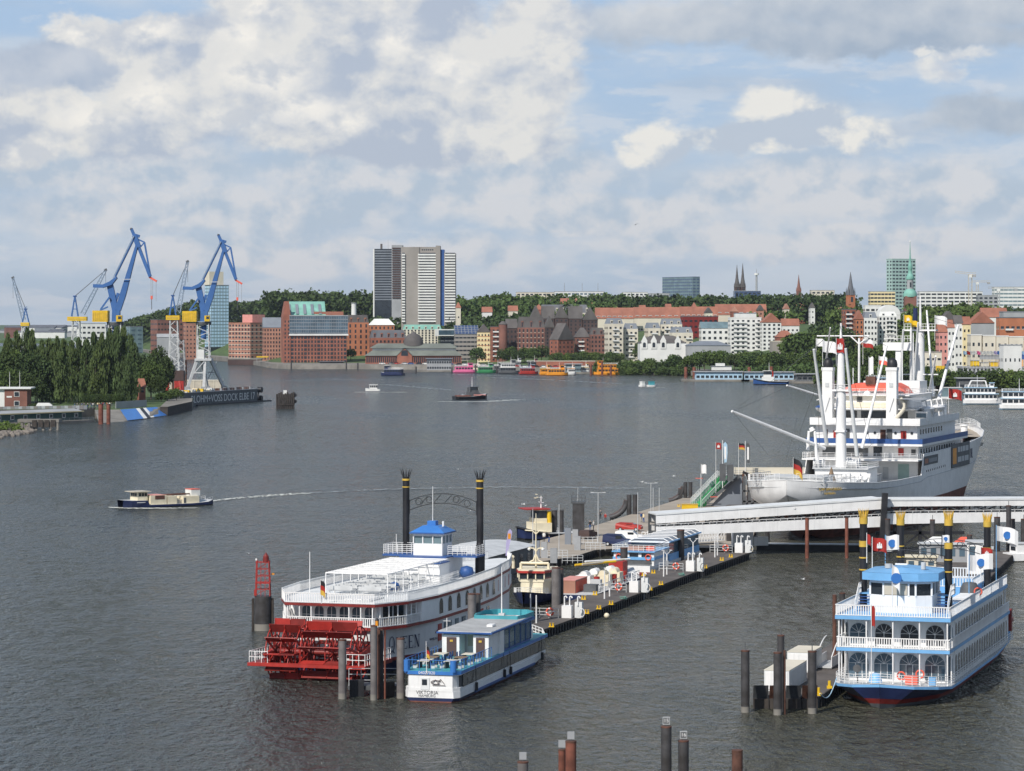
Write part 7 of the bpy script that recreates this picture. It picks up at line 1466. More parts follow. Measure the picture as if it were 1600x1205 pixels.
# T shaped yard
p0,p1 = DL(*Z3(545,168),98),DL(*Z3(850,168),98); pm = DL(*Z3(790,215),98); q = MB().cyl(p0,p1,.13,.13,8,'white').beam(DL(*Z3(742,170),98),pm,.2,None,'white').beam(DL(*Z3(845,170),98),pm,.2,None,'white').cyl(DL(*Z3(790,180),98),(pm.x,98,21),.22,.26,8,'white').build('signal_yard',PD)
q = MB().box(DL(*Z3(935,210),96).x,DL(*Z3(1100,210),96).x,95,97.6,DL(*Z3(940,225),96).z-.9,DL(*Z3(940,205),96).z,'white').box(DL(*Z3(1006,300),96).x,DL(*Z3(1036,300),96).x,95.3,97.3,14,DL(*Z3(1000,215),96).z-.5,'white'); q.build('gantry_mast',PD)
a,b_ = DL(*Z3(942,200),96),DL(*Z3(1098,200),96); MB().rail([(a.x,95.1,a.z),(b_.x,95.1,b_.z)],1.1,.7,2,.05).build('railing',PD)
mm = DL(*Z3(1146,130),100); MB().cyl((mm.x,100,12),(mm.x,100,mm.z),1.05,.75,14,'white').cyl((mm.x,100,mm.z),(mm.x,100,mm.z+6.5),.3,.15,8,'white').box(mm.x-3,mm.x+3.2,99,101.5,mm.z-.3,mm.z,'white').build('mast',PD)
MB().cyl((mm.x-.9,99.6,mm.z+.1),(mm.x-.9,99.6,mm.z+4.2),.5,.42,12,'navy').build('furled_cover',PD); MB().rail([(mm.x-2.9,99.1,mm.z),(mm.x+3.1,99.1,mm.z)],1.1,.6,2,.05).build('railing',PD)
for zc in (18,23,26): MB().box(mm.x-3.6,mm.x+3.6,99.4,99.8,zc,zc+.2,'white').build('crosstree',PD)
for px,yt in ((1342,560),(1427,520),(1410,545),(1333,575)): a = DL(px,yt,90); spar(PD,(a.x,90,20),a,.14,.08)
# rigging
q = MB()
for a,b_,t0,t1 in [((55,608),(262,860),20,24),((60,605),(370,465),20,88),((375,458),(430,640),88,80),((375,458),(620,300),88,98),((430,640),(370,880),80,26),((530,245),(665,95),30,40),((712,240),(675,95),32,40),((950,225),(690,110),50,40),((1365,105),(1146,40),112,100),((1235,285),(1146,150),84,100),((55,608),(660,130),20,40),((540,260),(560,800),30,38),((660,130),(440,740),40,58),((680,130),(860,800),40,56),((800,860),(870,790),44,56)]:
    q.cyl(DL(*Z3(*a),t0),DL(*Z3(*b_),t1),.035,.035,4,'dgrey',False)
q.build('rigging',PD)
# winches, rafts, lifeboats
rg = random.Random(9); 
for i in range(13):
    x = -4+rg.random()*9; t = 28+rg.random()*20; z = 10.8 if 36.5 < t < 45 else 7.8; o = MB().cyl((x-.8,t,z+.7),(x+.8,t,z+.7),.55,.55,12,'lgrey').cyl((x-.85,t,z+.7),(x-.75,t,z+.7),.8,.8,12,'white').cyl((x+.75,t,z+.7),(x+.85,t,z+.7),.8,.8,12,'white').box(x-1,x+1,t-.5,t+.5,z,z+.25,'grey').build('winch',PD)
for t in (22,50): MB().box(-4,4,t-3.5,t+3,7.8,8.9,'lgrey').box(-4.2,4.2,t-3.7,t+3.2,8.9,9.1,'bgrey').build('hatch_cover',PD)
for i,x in enumerate((1.5,3.3,5.1)): MB().cyl((x,33.5,9.6),(x+1.3,33.5,9.6),.5,.5,12,'white').box(x+.2,x+1.1,33.1,33.9,8,9.2,'white').build('life_raft',PD)
MB().lathe([(1.2,0),(.3,2.6),(.05,3.4)],(1.2,26,8.1),8,'wood').build('canvas_cover',PD)
for x,c in ((-2.5,'white'),(6.5,'white'),(-5.4,'white'),(7.6,'lgrey')):
    for t in (16,24): MB().cyl((x,t,8.2),(x,t,9.6),.3,.3,10,c).cyl((x,t,9.5),(x,t-.6,9.9),.42,.5,10,c).build('ventilator',PD)
MB().rail([(-6.5,14,9),(-6.5,2.5,9.2),(5.5,2.5,9.2),(8.2,10,9)],2.2,1.3,3,.06,'lgrey').build('awning_frame',PD)
MB().box(-5,4.5,6,13,8.6,10.6,'white2').box(-5.3,4.8,5.7,13.3,10.6,10.8,'lgrey').build('stern_house',PD)
for i in range(5): MB().box(-4+i*1.9,-3.2+i*1.9,5.94,6.02,9.2,10.2,'glass').build('window',PD)
def lifeboat(x,t,z,cov):
    mb = MB(); mb.loft([[(x+w*math.cos(a),t+y,z+w*.9*math.sin(a)) for a in np.linspace(math.pi,2*math.pi,9)] for y,w in ((-3.4,.1),(-2.6,.8),(0,1.15),(2.6,.8),(3.4,.1))],'white',True,False); mb.build('lifeboat',PD)
    MB().loft([[(x+w*math.cos(a),t+y,z+w*.45*math.sin(a)) for a in np.linspace(0,math.pi,9)] for y,w in ((-3.4,.1),(-2.6,.85),(0,1.2),(2.6,.85),(3.4,.1))],cov,True,False).build('lifeboat_cover',PD)
    for dy in (-2.3,2.3): MB().beam((x+.8,t+dy,z-2),(x+.2,t+dy,z+1.6),.22,None,'white').beam((x+.2,t+dy,z+1.6),(x-.6,t+dy,z+1.4),.2,None,'white').build('davit',PD)
lifeboat(-9.4,64,20.6,'dblue'); lifeboat(9.3,68,20.4,'white'); lifeboat(9.3,78,20.4,'white'); lifeboat(-9.4,76,20.6,'white')
MB().box(8.2,10.4,62.5,66,18.2,20.0,'white').box(8.4,10.2,62.42,62.5,18.9,19.7,'glassb').build('bridge_wing_house',PD)
MB().add([(5.4,58,22.4),(9.8,58,22.2),(9.8,66,22.4),(5.4,66,22.6)],[(0,1,2,3)],'grey').build('grey_awning',PD)
q = MB(); q.tube([(6.2+.8*math.sin(i*.4),59,22.5-i*.35) for i in range(12)],.35,8,'bcream').build('canvas_chute',PD)
# foredeck
for t in (108,118,128): MB().box(-3.8,3.8,t-3,t+3,11.4,12.6,'lgrey').build('hatch_cover',PD)
q = MB()
for i in range(8): t = 106+i*3; x = dh(t)[0]-2; q.cyl((x,t,11.4),(x,t,12.3),.25,.25,8,'white').cyl((x-.6,t+1,11.9),(x+.6,t+1,11.9),.5,.5,10,'grey')
q.build('deck_gear',PD); MB().cyl((2.0,142,12.6),(2.0,142,14.6),.7,.7,12,'white').cyl((2.0,142,14.6),(2.0,142,14.9),.95,.95,12,'white').build('ventilator',PD)
MB().rail([(0,156,14.8),(1.6,153,14.7),(3.4,149,14.4),(5.2,143,14.1)],1.0,1.0,3,.05).rail([(0,156,14.8),(-1.6,153,14.7),(-3.4,149,14.4)],1.0,1.0,3,.05).build('bow_railing',PD)
for i,(px,py,t,lab) in enumerate([(1487,660,118,'visitor in dark clothes on the foredeck of the white freighter'),(1500,664,122,'visitor in pale shirt near the bow of the white freighter'),(1505,665,124,'visitor right beside the pale shirted one near the freighter bow'),(1480,655,113,'visitor standing farther aft on the freighter foredeck')]):
    a = DL(px,py,t); person(wpt(PD,min(a.x,dh(t)[0]-1),t,11.4),rg.random()*3,i,lab)
for (x,y,t,w,h,bands,em,lab) in [(540,182,98,1.6,1.5,WB,None,'small white flag at the left end of the freighter signal yard'),(578,195,96,2.8,2.2,WB,None,'large white flag left of the freighter main mast'),(657,180,39,1.4,2.5,RD,'castle','red and white flag hanging on the freighter aft mast'),(812,185,98,2,1.6,[(0,.5,'white'),(.5,1,'red')],None,'white and red flag at the right end of the signal yard'),(1050,45,96,1.6,1.4,[(0,1,'yellow')],'castle','yellow and white flag left of the dark blue furled cover'),(1092,78,98,1.3,1.2,[(0,1,'yellow')],None,'second yellow flag below the dark blue furled cover'),(1230,48,108,2.4,1.7,WB,None,'white flag right of the freighter foremast'),(1310,473,120,2.6,2.0,RD,'castle','red flag with white castle on the freighter foredeck'),(846,290,94,.9,3.4,WB,None,'long white pennant in front of the freighter bridge'),(905,285,94,1.6,1.6,[(0,.5,'white'),(.5,1,'coral')],None,'red and white signal flag beside the long pennant')]:
    a = DL(*Z3(x,y),t); flagpole(lab,wpt(PD,a.x,t,a.z-5),5.1,w,h,bands,em)
a = DL(*Z3(400,885),-.5); t = flagpole('German ensign hanging on the freighter stern staff',wpt(PD,a.x,.3,9.5),a.z-9.5+.3,1.5,2.6,[(0,.33,'black'),(.33,.66,'red'),(.66,1,'gold')],None,1,.9); t['label'] = 'black red gold ensign hanging on the freighter stern staff'
# ------------------------------------------------------------ pontoons
H1 = math.atan2(33,112)
def pontoon(label,a,b_,width,side=-1,z=1.0,deckm='deck',name='pontoon'):
    """a, b_: world xy of the right hand edge ends; body extends to the left"""
    a = Vector(a); b_ = Vector(b_); d = b_-a; L = d.length; t = thing(name,label,'pontoon',(a.x,a.y,0),math.atan2(d.y,d.x)-math.pi/2)
    MB().box(-width,0,0,L,-.8,z,'dgrey',).box(-width+.02,-.02,.02,L-.02,z,z+.012,deckm).build('body',t)
    q = MB()
    for i in range(int(L/1.2)): q.box(.0,.22,.3+i*1.2,.62+i*1.2,-.5,z-.12,'black')
    q.box(0,.14,0,L,z-.22,z+.03,'dwood').build('fender_row',t)
    q = MB()
    for i in range(int(width/1.4)): q.box(-.4-i*1.4,-.1-i*1.4,-.2,0,-.5,z-.1,'black')
    q.build('end_fender',t); return t
P1E = [(3.2,340.7),(7.9,356.5),(8.1,357.6),(17.6,391),(17.9,392),(27,423.5),(27.3,424.5),(36.5,453.5)]
# extend towards the viewer behind the tour boat
pontoon('nearest dark pontoon section beside the tour boat bow',(-4.5,315),(7.9,356.8),6.4); pontoon('second dark pontoon section with white cabinets beside the big grey pile',(8.1,357.6),(17.6,391),6.0)
pontoon('third dark pontoon section with the blue and white ferry behind it',(17.9,392),(27,423.5),6.0); pontoon('farthest section of the dark pontoon row below the gangway',(27.3,424.5),(36.5,455),6.5)
# big landing pontoon, with the vehicle platform
t = thing('landing_pontoon','large beige decked landing pontoon carrying vans and people','pontoon',(0,0,0)); poly = [(-11,431),(1.9,433),(9.5,447),(13,459.5),(15,461),(22,468),(34,463),(39,480),(44,530),(60,640),(46,640),(11.5,503),(-1,462)]
t.location = (13,459.5,0); sh = [(x-13,y-459.5) for x,y in poly]
MB().prism(sh,-.8,1.0,'dwood','decklt').build('body',t)
q = MB(); pts = [(1.9-13,433-459.5),(9.5-13,447-459.5),(0,0),(2,1.5),(9,8.5)]; q.wall(pts,.6,1.08,.25,'dwood')
for a,b_ in zip(pts[:-1],pts[1:]):
    L = (Vector(b_)-Vector(a)).length
    for i in range(int(L/1.5)): c = Vector(a).lerp(Vector(b_),(i+.5)*1.5/L); q.cyl((c.x+.1,c.y-.1,-.5),(c.x+.1,c.y-.1,.9),.25,.25,6,'black')
q.build('fender_row',t)
pontoon('narrow shore pontoon at the end of the landing pontoon below the flags',(44,560),(52,600),4,z=1.3)
pontoon('dark pontoon under the white kiosks behind the blue steamer',(50,345),(78,458),9.5); 
pontoon('small dark pontoon carrying white containers beside the blue steamer bow',(29.2,281.5),(42,327),6.6)
# ------------------------------------------------------------ piles
def pile(px,w,yt,yb,label,m='pile',Y=None,rod=False,cap='rust',group=None,foot=True,sq=False,tag_=None,band=None):
    p = gp(px,yb) if Y is None else Vector((at(px,HZ,Y).x,Y,0)); Yp = p.y; r = w*Yp/F/2; zt = zz(yt,Yp); t = thing('mooring_pile',label,'mooring pile',(p.x,p.y,0),0,group)
    if sq: MB().box(-r,r,-r,r,-2,zt,m).build('shaft',t)
    else: MB().cyl((0,0,-2),(0,0,zt),r,r,20,m).build('shaft',t)
    if cap: MB().cyl((0,0,zt),(0,0,zt+.12),r*1.04,r*1.04,20,cap).build('cap',t)
    if foot: MB().cyl((0,0,-1.5),(0,0,.55),r*1.015,r*1.015,20,'quay').build('waterline_band',t)
    if rod: MB().cyl((0,0,zt+.1),(0,0,zt+.8),.05,.05,6,'dgrey').build('rod',t)
    if tag_:
        o = MB().box(-.28,.28,-.03,.03,zt+.25,zt+.85,'lgrey' if tag_ != ' ' else 'bgrey').box(-.03,.03,-.02,.02,zt+.1,zt+.3,'dgrey').build('number_plate',t)
        if tag_.strip(): MB().box(-.24,.24,-.04,-.03,zt+.3,zt+.8,'dgrey').build('plate_face',o); text_mesh(tag_,.42,'white','lettering',o,face_M((0,-.045,zt+.55),(1,0)),.005)
    return t
pile(817,17,1192,0,'lone pale pile with a narrow plate at the bottom edge, leftmost there','pilelt',234,tag_=' '); pile(878,11,1173,0,'slim rusty pile touching a thicker one at the bottom edge','rustred',237,tag_=' '); pile(892,17,1160,0,'thick rusty pile beside a slimmer one at the bottom edge','rustred',235,tag_=' ')
pile(1041,16.5,1137,0,'tall dark pile with the number 15 plate','pile',236,tag_='15'); pile(1068,16.5,1159,0,'shorter dark pile with the number 16 plate','pile',237,tag_='16'); pile(1152,17,1174,0,'rusty pile with an empty wire frame at the bottom edge','rust',236)
pile(535,12.5,1001,1092,'leftmost grey pile standing before the red paddle wheels','pilelt'); pile(584,10.5,979,1094,'tallest grey pile between paddle wheel and tour boat','pilelt'); pile(626,12.5,999,1091,'grey pile touching the left side of the tour boat','pilelt')
pile(590.5,7,984,1091,'dark rusty sheet pile pair next to the tallest grey pile','rust',sq=True,foot=False); pile(596,6,985,1090,'dark square guide pile next to the rusty sheet piles','pile',sq=True,foot=False); pile(601.5,3,985,1092,'thin rusty pipe left of the tour boat','rustred',foot=False,cap=None)
t = thing('warning_lamp','orange lamp on the rusty sheet piles near the paddle wheel','lamp',(*gp(589,1094).xy,7.2)); MB().cyl((0,0,0),(0,0,.5),.16,.16,10,'orange').cyl((0,0,.5),(0,0,.75),.18,.1,10,'black').build('lantern',t)
t = thing('work_platform','low dark mooring platform with grey rails between the piles','platform',(*gp(588,1088).xy,0)); MB().box(-2.8,2.2,0,3,.6,1.0,'dgrey').box(-2.6,-1.2,-.3,.2,-.3,1.6,'black').box(.5,1.8,-.3,.2,-.3,1.4,'dwood').build('deck',t); MB().rail([(-2.7,.2,1.0),(2.1,.2,1.0),(2.1,2.8,1)],1.7,1.2,3,.04,'lgrey').build('railing',t)
for i,(px,yt,yb) in enumerate(((634,1005,1060),(706,982,1040))): MB() 
pile(737,12.5,929,1046,'thick grey pile rising between the two passenger ships','pilelt',foot=False); pile(747,8,929,1043,'dark pile directly right of the thick grey pile between the passenger ships','pile',foot=False)
pile(869,14,888,952,'big grey pile at the second pontoon section with life ring below','pilelt',foot=False); pile(877,7,890,950,'slim dark pile behind the big grey pile','pile',foot=False)
pile(975,11.5,857,914,'black pile before the bow of the blue and white ferry','pile',foot=False); pile(1063.5,11.5,829,884,'black pile standing before the blue glass roof','pile',foot=False)
pile(1140,10.5,803,855,'dark pile at the far end of the dark pontoon row','pile',foot=False); pile(1125.5,7,796,846,'slim dark pile left of the far pontoon end','pile',foot=False); pile(1199,7.5,796,850,'dark square pile where the low boom begins','pile',foot=False)
pile(1261,6,810,872,'left one of two slim rusty piles under the gangway','rustred',foot=False); pile(1323,5.5,810,872,'right one of two slim rusty piles under the gangway','rustred',foot=False)
for px,w,yt,yb,lab in [(1387,8,812,876,'dark pile just right of the front left funnel'),(1457,8,813,872,'dark pile between the two steamer funnel pairs'),(1515,8.5,837,900,'dark pile before the white kiosk'),(1558,9.5,809,872,'dark ribbed pile right of the rear right funnel'),(1576,8,791,868,'tallest dark pile at right in front of the gangway'),(1583,6,812,866,'slim pile behind the tallest dark pile at right'),(1599,8,812,866,'pile cut by the right edge of the photo')]: pile(px,w,yt,yb,lab,'pile',rod=(w > 7.9),foot=False)
pile(1164.5,13.5,1018,1113,'leftmost dark pile before the white containers','pile',rod=True); pile(1215,13,1021,1117,'middle dark pile before the white containers','pile'); pile(1220,11,994,1112,'tallest pile behind the middle one at the containers','pile',rod=True,foot=False); pile(1269,13.5,1019,1115,'right dark pile beside the container pontoon','pile',rod=True)
pile(1226,3.5,1016,1116,'thin rusty guide pipe at the middle pile','rust',cap=None,foot=False); pile(1304,6.5,931,1052,'slim brown pile behind the left rail of the blue steamer','rust',foot=False); pile(1316,9,928,1050,'dark pile half hidden by the left side of the blue steamer','pile',foot=False)
# beacon dolphin at left
p = gp(411,985); t = thing('beacon','black round dolphin with a red lattice beacon on top','beacon',(p.x,p.y,0)); r = 1.02
MB().cyl((0,0,-2),(0,0,4.1),r,r,22,'pile').build('base',t); MB().cyl((0,0,-1.5),(0,0,.8),r*1.02,r*1.02,22,'quay').build('waterline_band',t)
for x in (-1.2,1.15): MB().box(x-.12,x+.12,-.3,.3,-1,3.8,'dwood').build('fender',t)
q = MB()
for x in (-.85,.85):
    for y in (-.7,.7): q.beam((x,y,4.1),(x*.85,y*.85,8.3),.10,None,'red')
for z in (4.9,5.7,6.5,7.3,8.1): q.beam((-.8,-.65,z),(.8,-.65,z),.07,None,'red').beam((-.8,.65,z),(.8,.65,z),.07,None,'red').beam((-.8,-.65,z),(-.8,.65,z),.07,None,'red').beam((.8,-.65,z),(.8,.65,z),.07,None,'red')
for k in range(4): q.beam((-.8,-.65,4.2+k),(.8,-.65,5.2+k),.05,None,'red')
for x in (-.2,.3): q.beam((x,-.7,4.1),(x,-.7,8.2),.06,None,'red')
q.box(-.9,.9,-.75,.75,5.6,5.68,'red').build('lattice_frame',t); MB().cyl((.35,0,8.1),(.35,0,8.8),.38,.34,12,'dred').cyl((.35,0,8.8),(.35,0,9.25),.34,.03,12,'dred').build('lantern',t); MB().box(-1.0,-.7,-.8,-.5,4.2,4.9,'red').build('box',t); MB().lathe([(.02,.25),(.13,.15),(.1,0)],(-.8,0,8.3),8,'white').build('small_lamp',t); MB().box(1.0,1.35,-.2,0,6.6,6.8,'orange').build('side_lamp',t)
# ------------------------------------------------------------ covered gangway
def gangway(label,A,Bp,zr,zf,zl,zb,wid=4.6,n=14):
    """zr roof edge, zf foot of the upper fascia, zl top and zb foot of the lower fascia, each (left, right)"""
    A = Vector(A); Bp = Vector(Bp); d = Bp-A; L = d.length; t = thing('covered_gangway',label,'footbridge',(A.x,A.y,0),math.atan2(d.y,d.x))
    def slab(y0,y1,za,zb_,m): return [(0,y0,za[0]),(L,y0,za[1]),(L,y1,za[1]),(0,y1,za[0]),(0,y0,zb_[0]),(L,y0,zb_[1]),(L,y1,zb_[1]),(0,y1,zb_[0])]
    FS = [(0,1,2,3),(7,6,5,4),(4,5,1,0),(5,6,2,1),(6,7,3,2),(7,4,0,3)]
    MB().add(slab(-.3,wid+.3,(zr[0]+.25,zr[1]+.25),zr,0),FS,'white2').build('roof',t)
    for y in (-.2,wid+.1): MB().add(slab(y,y+.1,(zr[0]-.003,zr[1]-.003),zf,0),FS,'white').build('upper_cladding',t); MB().add(slab(y,y+.1,zl,zb,0),FS,'white').build('lower_cladding',t)
    MB().add(slab(0,wid,(zb[0]+.5,zb[1]+.5),(zb[0]+.2,zb[1]+.2),0),FS,'dgrey').build('floor',t)
    q = MB(); f = lambda a,x: a[0]+(a[1]-a[0])*x/L
    for y in (.15,wid-.2):
        for i in range(n+1): x = L*i/n; q.beam((x,y,f(zb,x)),(x,y,f(zr,x)),.22,None,'dgrey')
        for i in range(n): x0,x1 = L*i/n,L*(i+1)/n; q.beam((x0,y,f(zl,x0) if i % 2 else f(zf,x0)),(x1,y,f(zf,x1) if i % 2 else f(zl,x1)),.18,None,'dgrey')
    q.build('truss',t); q = MB()
    for i in range(n*2): x = L*(i+.5)/n/2; q.box(x-.03,x+.03,-.28,-.2,f(zl,x)+.003,f(zl,x)+.35,'white')
    q.beam((0,-.25,zl[0]+.35),(L,-.25,zl[1]+.35),.07,None,'white').build('handrail',t)
    q = MB()
    for i in range(int(L/3)): x = i*3+1.5; q.box(x-.02,x+.02,-.23,-.2,f(zb,x)+.01,f(zl,x)-.01,'white2').box(x-.02,x+.02,-.23,-.2,f(zf,x)+.01,f(zr,x)-.01,'white2')
    q.build('panel_seam',t); return t
gangway('long white covered gangway, left half sloping down to the landing pontoon',(22.3,459),(58.2,466),(6.5,8.5),(5.2,7.0),(4.7,5.9),(3.3,4.2),n=16)
gangway('right half of the white covered gangway running out of the photo',(58.7,466.1),(92,472.5),(8.35,8.1),(7.4,7.2),(6.3,6.3),(4.6,4.8),n=13)
t = thing('gangway_support','tall dark steel post joining the two gangway halves','support',(58.4,465,0)); MB().beam((-.4,-.3,-1),(.2,-.3,9.6),.9,.9,'black').build('post',t); q = MB()
for x in (2,6,10): q.beam((x,2,-1),(x,2,4.4),.5,None,'black')
q.beam((-1,2,3.2),(13,2,3.2),.5,None,'black').beam((2,2,0),(6,2,3.2),.3,None,'black').beam((10,2,0),(6,2,3.2),.3,None,'black').build('frame',t)
# white side wall at the foot of the gangway and small truss gangway
a_ = gp(1146,853,1); t = thing('white_enclosure','white panelled enclosure at the far end of the dark pontoon','enclosure',(a_.x,a_.y,1),.1); MB().box(0,3.2,0,.1,0,2.7,'white').box(0,.1,0,2,0,2.7,'white').box(3.3,5.6,0,.08,0,1.4,'white').build('wall',t)
def truss_gangway(label,A,Bp,z0,z1,w=1.6,m='white',h=1.2,floor='bgrey',n=12,fl=None):
    A = Vector((*A,z0)); Bp = Vector((*Bp,z1)); d = Bp-A; t = thing('gangway',label,'gangway',A,math.atan2(d.y,d.x)); L = Vector((d.x,d.y)).length; dz = z1-z0; f = lambda x: dz*x/L
    for y in (0,w):
        q = MB(); q.beam((0,y,0),(L,y,dz),.12,None,m).beam((0,y,h),(L,y,dz+h),.12,None,m)
        for i in range(n+1): x = L*i/n; q.beam((x,y,f(x)),(x,y,f(x)+h),.08,None,m)
        for i in range(n): q.beam((L*i/n,y,f(L*i/n)),(L*(i+1)/n,y,f(L*(i+1)/n)+h),.07,None,m)
        q.build('side_truss',t)
    MB().add([(0,0,.1),(L,0,dz+.1),(L,w,dz+.1),(0,w,.1),(0,0,-.1),(L,0,dz-.1),(L,w,dz-.1),(0,w,-.1)],[(0,1,2,3),(7,6,5,4),(4,5,1,0),(6,7,3,2)],fl or floor).build('floor',t); return t
truss_gangway('low white truss gangway from the van platform to the dark pontoon',gp(1003,846,1.3).xy,gp(1075,850,1.2).xy,1.6,1.3,2.0); truss_gangway('white truss gangway section ending by the black pile',gp(1078,849,1.3).xy,gp(1132,846,1.4).xy,1.4,1.6,2.0)
a_,b_ = gp(1182,860),gp(1392,862); d = b_-a_; t = thing('floating_boom','long low black floating boom with a white top edge','boom',a_,math.atan2(d.y,d.x)); MB().box(0,d.length,0,2.2,-.5,.95,'black').box(0,d.length,-.03,2.2,.95,1.08,'lgrey').build('body',t)
# ------------------------------------------------------------ green ramps and bridge head
for i,(a,b_,lab) in enumerate([((1082,790),(1124,745),'left green stair ramp leading up to the bridge head'),((1097,793),(1141,745),'right green stair ramp leading up to the bridge head')]):
    A = gp(*a,.9); Bq = at(b_[0],b_[1],572); t = truss_gangway(lab,(A.x,A.y),(Bq.x,Bq.y),1.1,Bq.z,1.9,'lgrey',1.1,n=14); MB().add([(0,-.08,-.5),(Vector((Bq.x-A.x,Bq.y-A.y)).length,-.08,Bq.z-1.6),(Vector((Bq.x-A.x,Bq.y-A.y)).length,-.08,Bq.z-.95),(0,-.08,.2)],[(0,1,2,3)],'green').build('green_cheek',t)
    for o in t.children:
        if o.name.startswith('floor'): o.data.materials[0] = MT['green']
p = at(1140,HZ,565); s = 565/F; t = thing('bridge_head','dark steel bridge head tower with beige walkway behind the green ramps','bridge head',(p.x,p.y,0)); z = lambda y: zz(y,565)
MB().beam((-5,2,z(792)),(2,2,z(745)),1.0,.5,'dgrey').add([(-4.4,2.4,0),(2.6,2.4,0),(2.6,2.4,z(748)),(1.4,2.4,z(748))],[(0,1,2,3)],'slate').build('cheek_wall',t)
q = MB()
for x in (2.9,3.9,5.0,6.2): q.beam((x,1.5,-1),(x,1.5,z(745)),.5,None,'dgrey').beam((x,4,-1),(x,4,z(742)),.4,None,'rust')
for zc in (2,4): q.beam((2.5,1.4,zc),(6.4,1.4,zc),.3,None,'dgrey')
q.beam((2.6,1.2,z(738)),(7.6,1.2,z(757)),.5,None,'black').build('guide_frame',t)
MB().box(1.5,16,6,9,z(747),z(744),'dgrey').box(1.5,16,5.9,6,z(744),z(734),'bcream').box(1.5,16,9,9.1,z(744),z(734),'bcream').build('walkway',t); MB().box(6.6,15,3.2,9,-1,z(757),'conc').box(10,11.4,3.1,3.2,z(790),z(762),'brickd').box(8,8.1,3.1,3.2,0,z(757),'grey').build('wall',t)
MB().add([(6.4,2.6,z(752)),(15,2.6,z(752)),(15,9,z(746)),(6.4,9,z(746))],[(0,1,2,3)],'white').add([(6.4,2.6,z(764)),(6.4,2.6,z(752)),(15,2.6,z(752)),(15,2.6,z(757))],[(3,2,1,0)],'lgrey').build('roof',t)
MB().rail([(-1.5,5,z(747)),(7,5,z(747))],1.2,.8,3,.05,'bgrey').build('railing',t)
for px,yt,yb,w,m in ((1129,725,745,3.5,'dgrey'),(1141,726,745,3,'dgrey')): MB().box((px-1140)*s-.5,(px-1140)*s+.6,0,1.2,z(752),z(yt),m).build('gate_pillar',t)
for px,yt,lab,bands,em,w,h in [(1095.5,725,'plain white flag at the foot of the green ramps',WB,None,1.0,1.7),(1118.5,691,'red flag with a small white castle above the green ramps',RD,'castle',1.0,1.2),(1154,692,'black red gold flag above the bridge head walkway',GE,None,1.2,1.15)]:
    p = at(px,HZ,568); flagpole(lab,(p.x,p.y,1),zz(yt,568)-1,w,h,bands,em)
for px,yt,lab,m in [(1129,688,'tall flagpole with a pale blue hanging banner','lblue'),(1164.5,689,'tall flagpole with a black and white hanging banner','dgrey')]:
    p = at(px,HZ,568); H = zz(yt,568)-1; t = thing('banner_pole',lab,'banner',(p.x,p.y,1)); MB().cyl((0,0,0),(0,0,H),.09,.06,8,'white').build('pole',t); q = MB()
    k = [(.15,H-.7),(.55,H-.3),(.9,H-.9),(.95,H-2.4),(.8,H-4.2),(.35,H-4.3),(.25,H-2.5)]; q.add([(x,-.05,zc) for x,zc in k]+[(x,0,zc) for x,zc in k],[tuple(range(7)),tuple(range(13,6,-1))],m); q.box(.35,.7,-.09,-.05,H-3.6,H-1.2,'white').build('cloth',t)
for x,y,lab in ((1089,748,'orange lifebuoy arm on the left ramp rail'),(1112,777,'lower orange arm beside the left green ramp')):
    p = at(x+5,y,566); t = thing('ramp_marker',lab,'marker',p); MB().box(-.9,.5,0,.1,0,.12,'coral').build('arm',t)
# curved tyre fenders ("elephant" fenders) and square tower
def curved_fender(label,px,yb,sc=1.0,Yd=None):
    p = gp(px,yb); t = thing('curved_fender',label,'fender',(p.x,p.y,0)); s = sc
    for y in (0,1.3): MB().tube([(-3.2*s+3.0*s*math.sin(a)-.2,y,.4+2.9*s*(1-math.cos(a))) for a in np.linspace(.1,1.5,8)],.42*s,10,'rust' if y else 'pile').build('bent_tube',t)
    for x in (0,.95): MB().cyl((x*s,0,-1),(x*s,0,4.0*s),.38*s,.38*s,12,'pile').build('post',t)
    return t
curved_fender('curved black fender tubes on the far edge of the landing pontoon',983,812,1.15); curved_fender('farther curved fender tubes near the flag pontoon',1071,786,1.05); curved_fender('curved fender tubes beside the blue tug',866,842,1.2)
p = gp(904,850); t = thing('guide_tower','black square guide tower with a railing on top','tower',(p.x,p.y,0)); H = zz(787,p.y); MB().box(-.95,.95,0,1.9,-1,H,'pile').box(-1.15,1.15,-.1,2,H,H+.25,'dgrey').build('shaft',t); MB().rail([(-1.1,-.1,H+.25),(1.1,-.1,H+.25),(1.1,1.9,H+.25),(-1.1,1.9,H+.25)],1.2,.55,2,.05,'dgrey',True).build('railing',t); MB().cyl((-.1,1,H),(-.1,1,H+2.6),.06,.04,6,'lgrey').build('rod',t)
pile(1063,6.5,764,786,'short dark square pile on the far pontoon','pile',sq=True,foot=False)
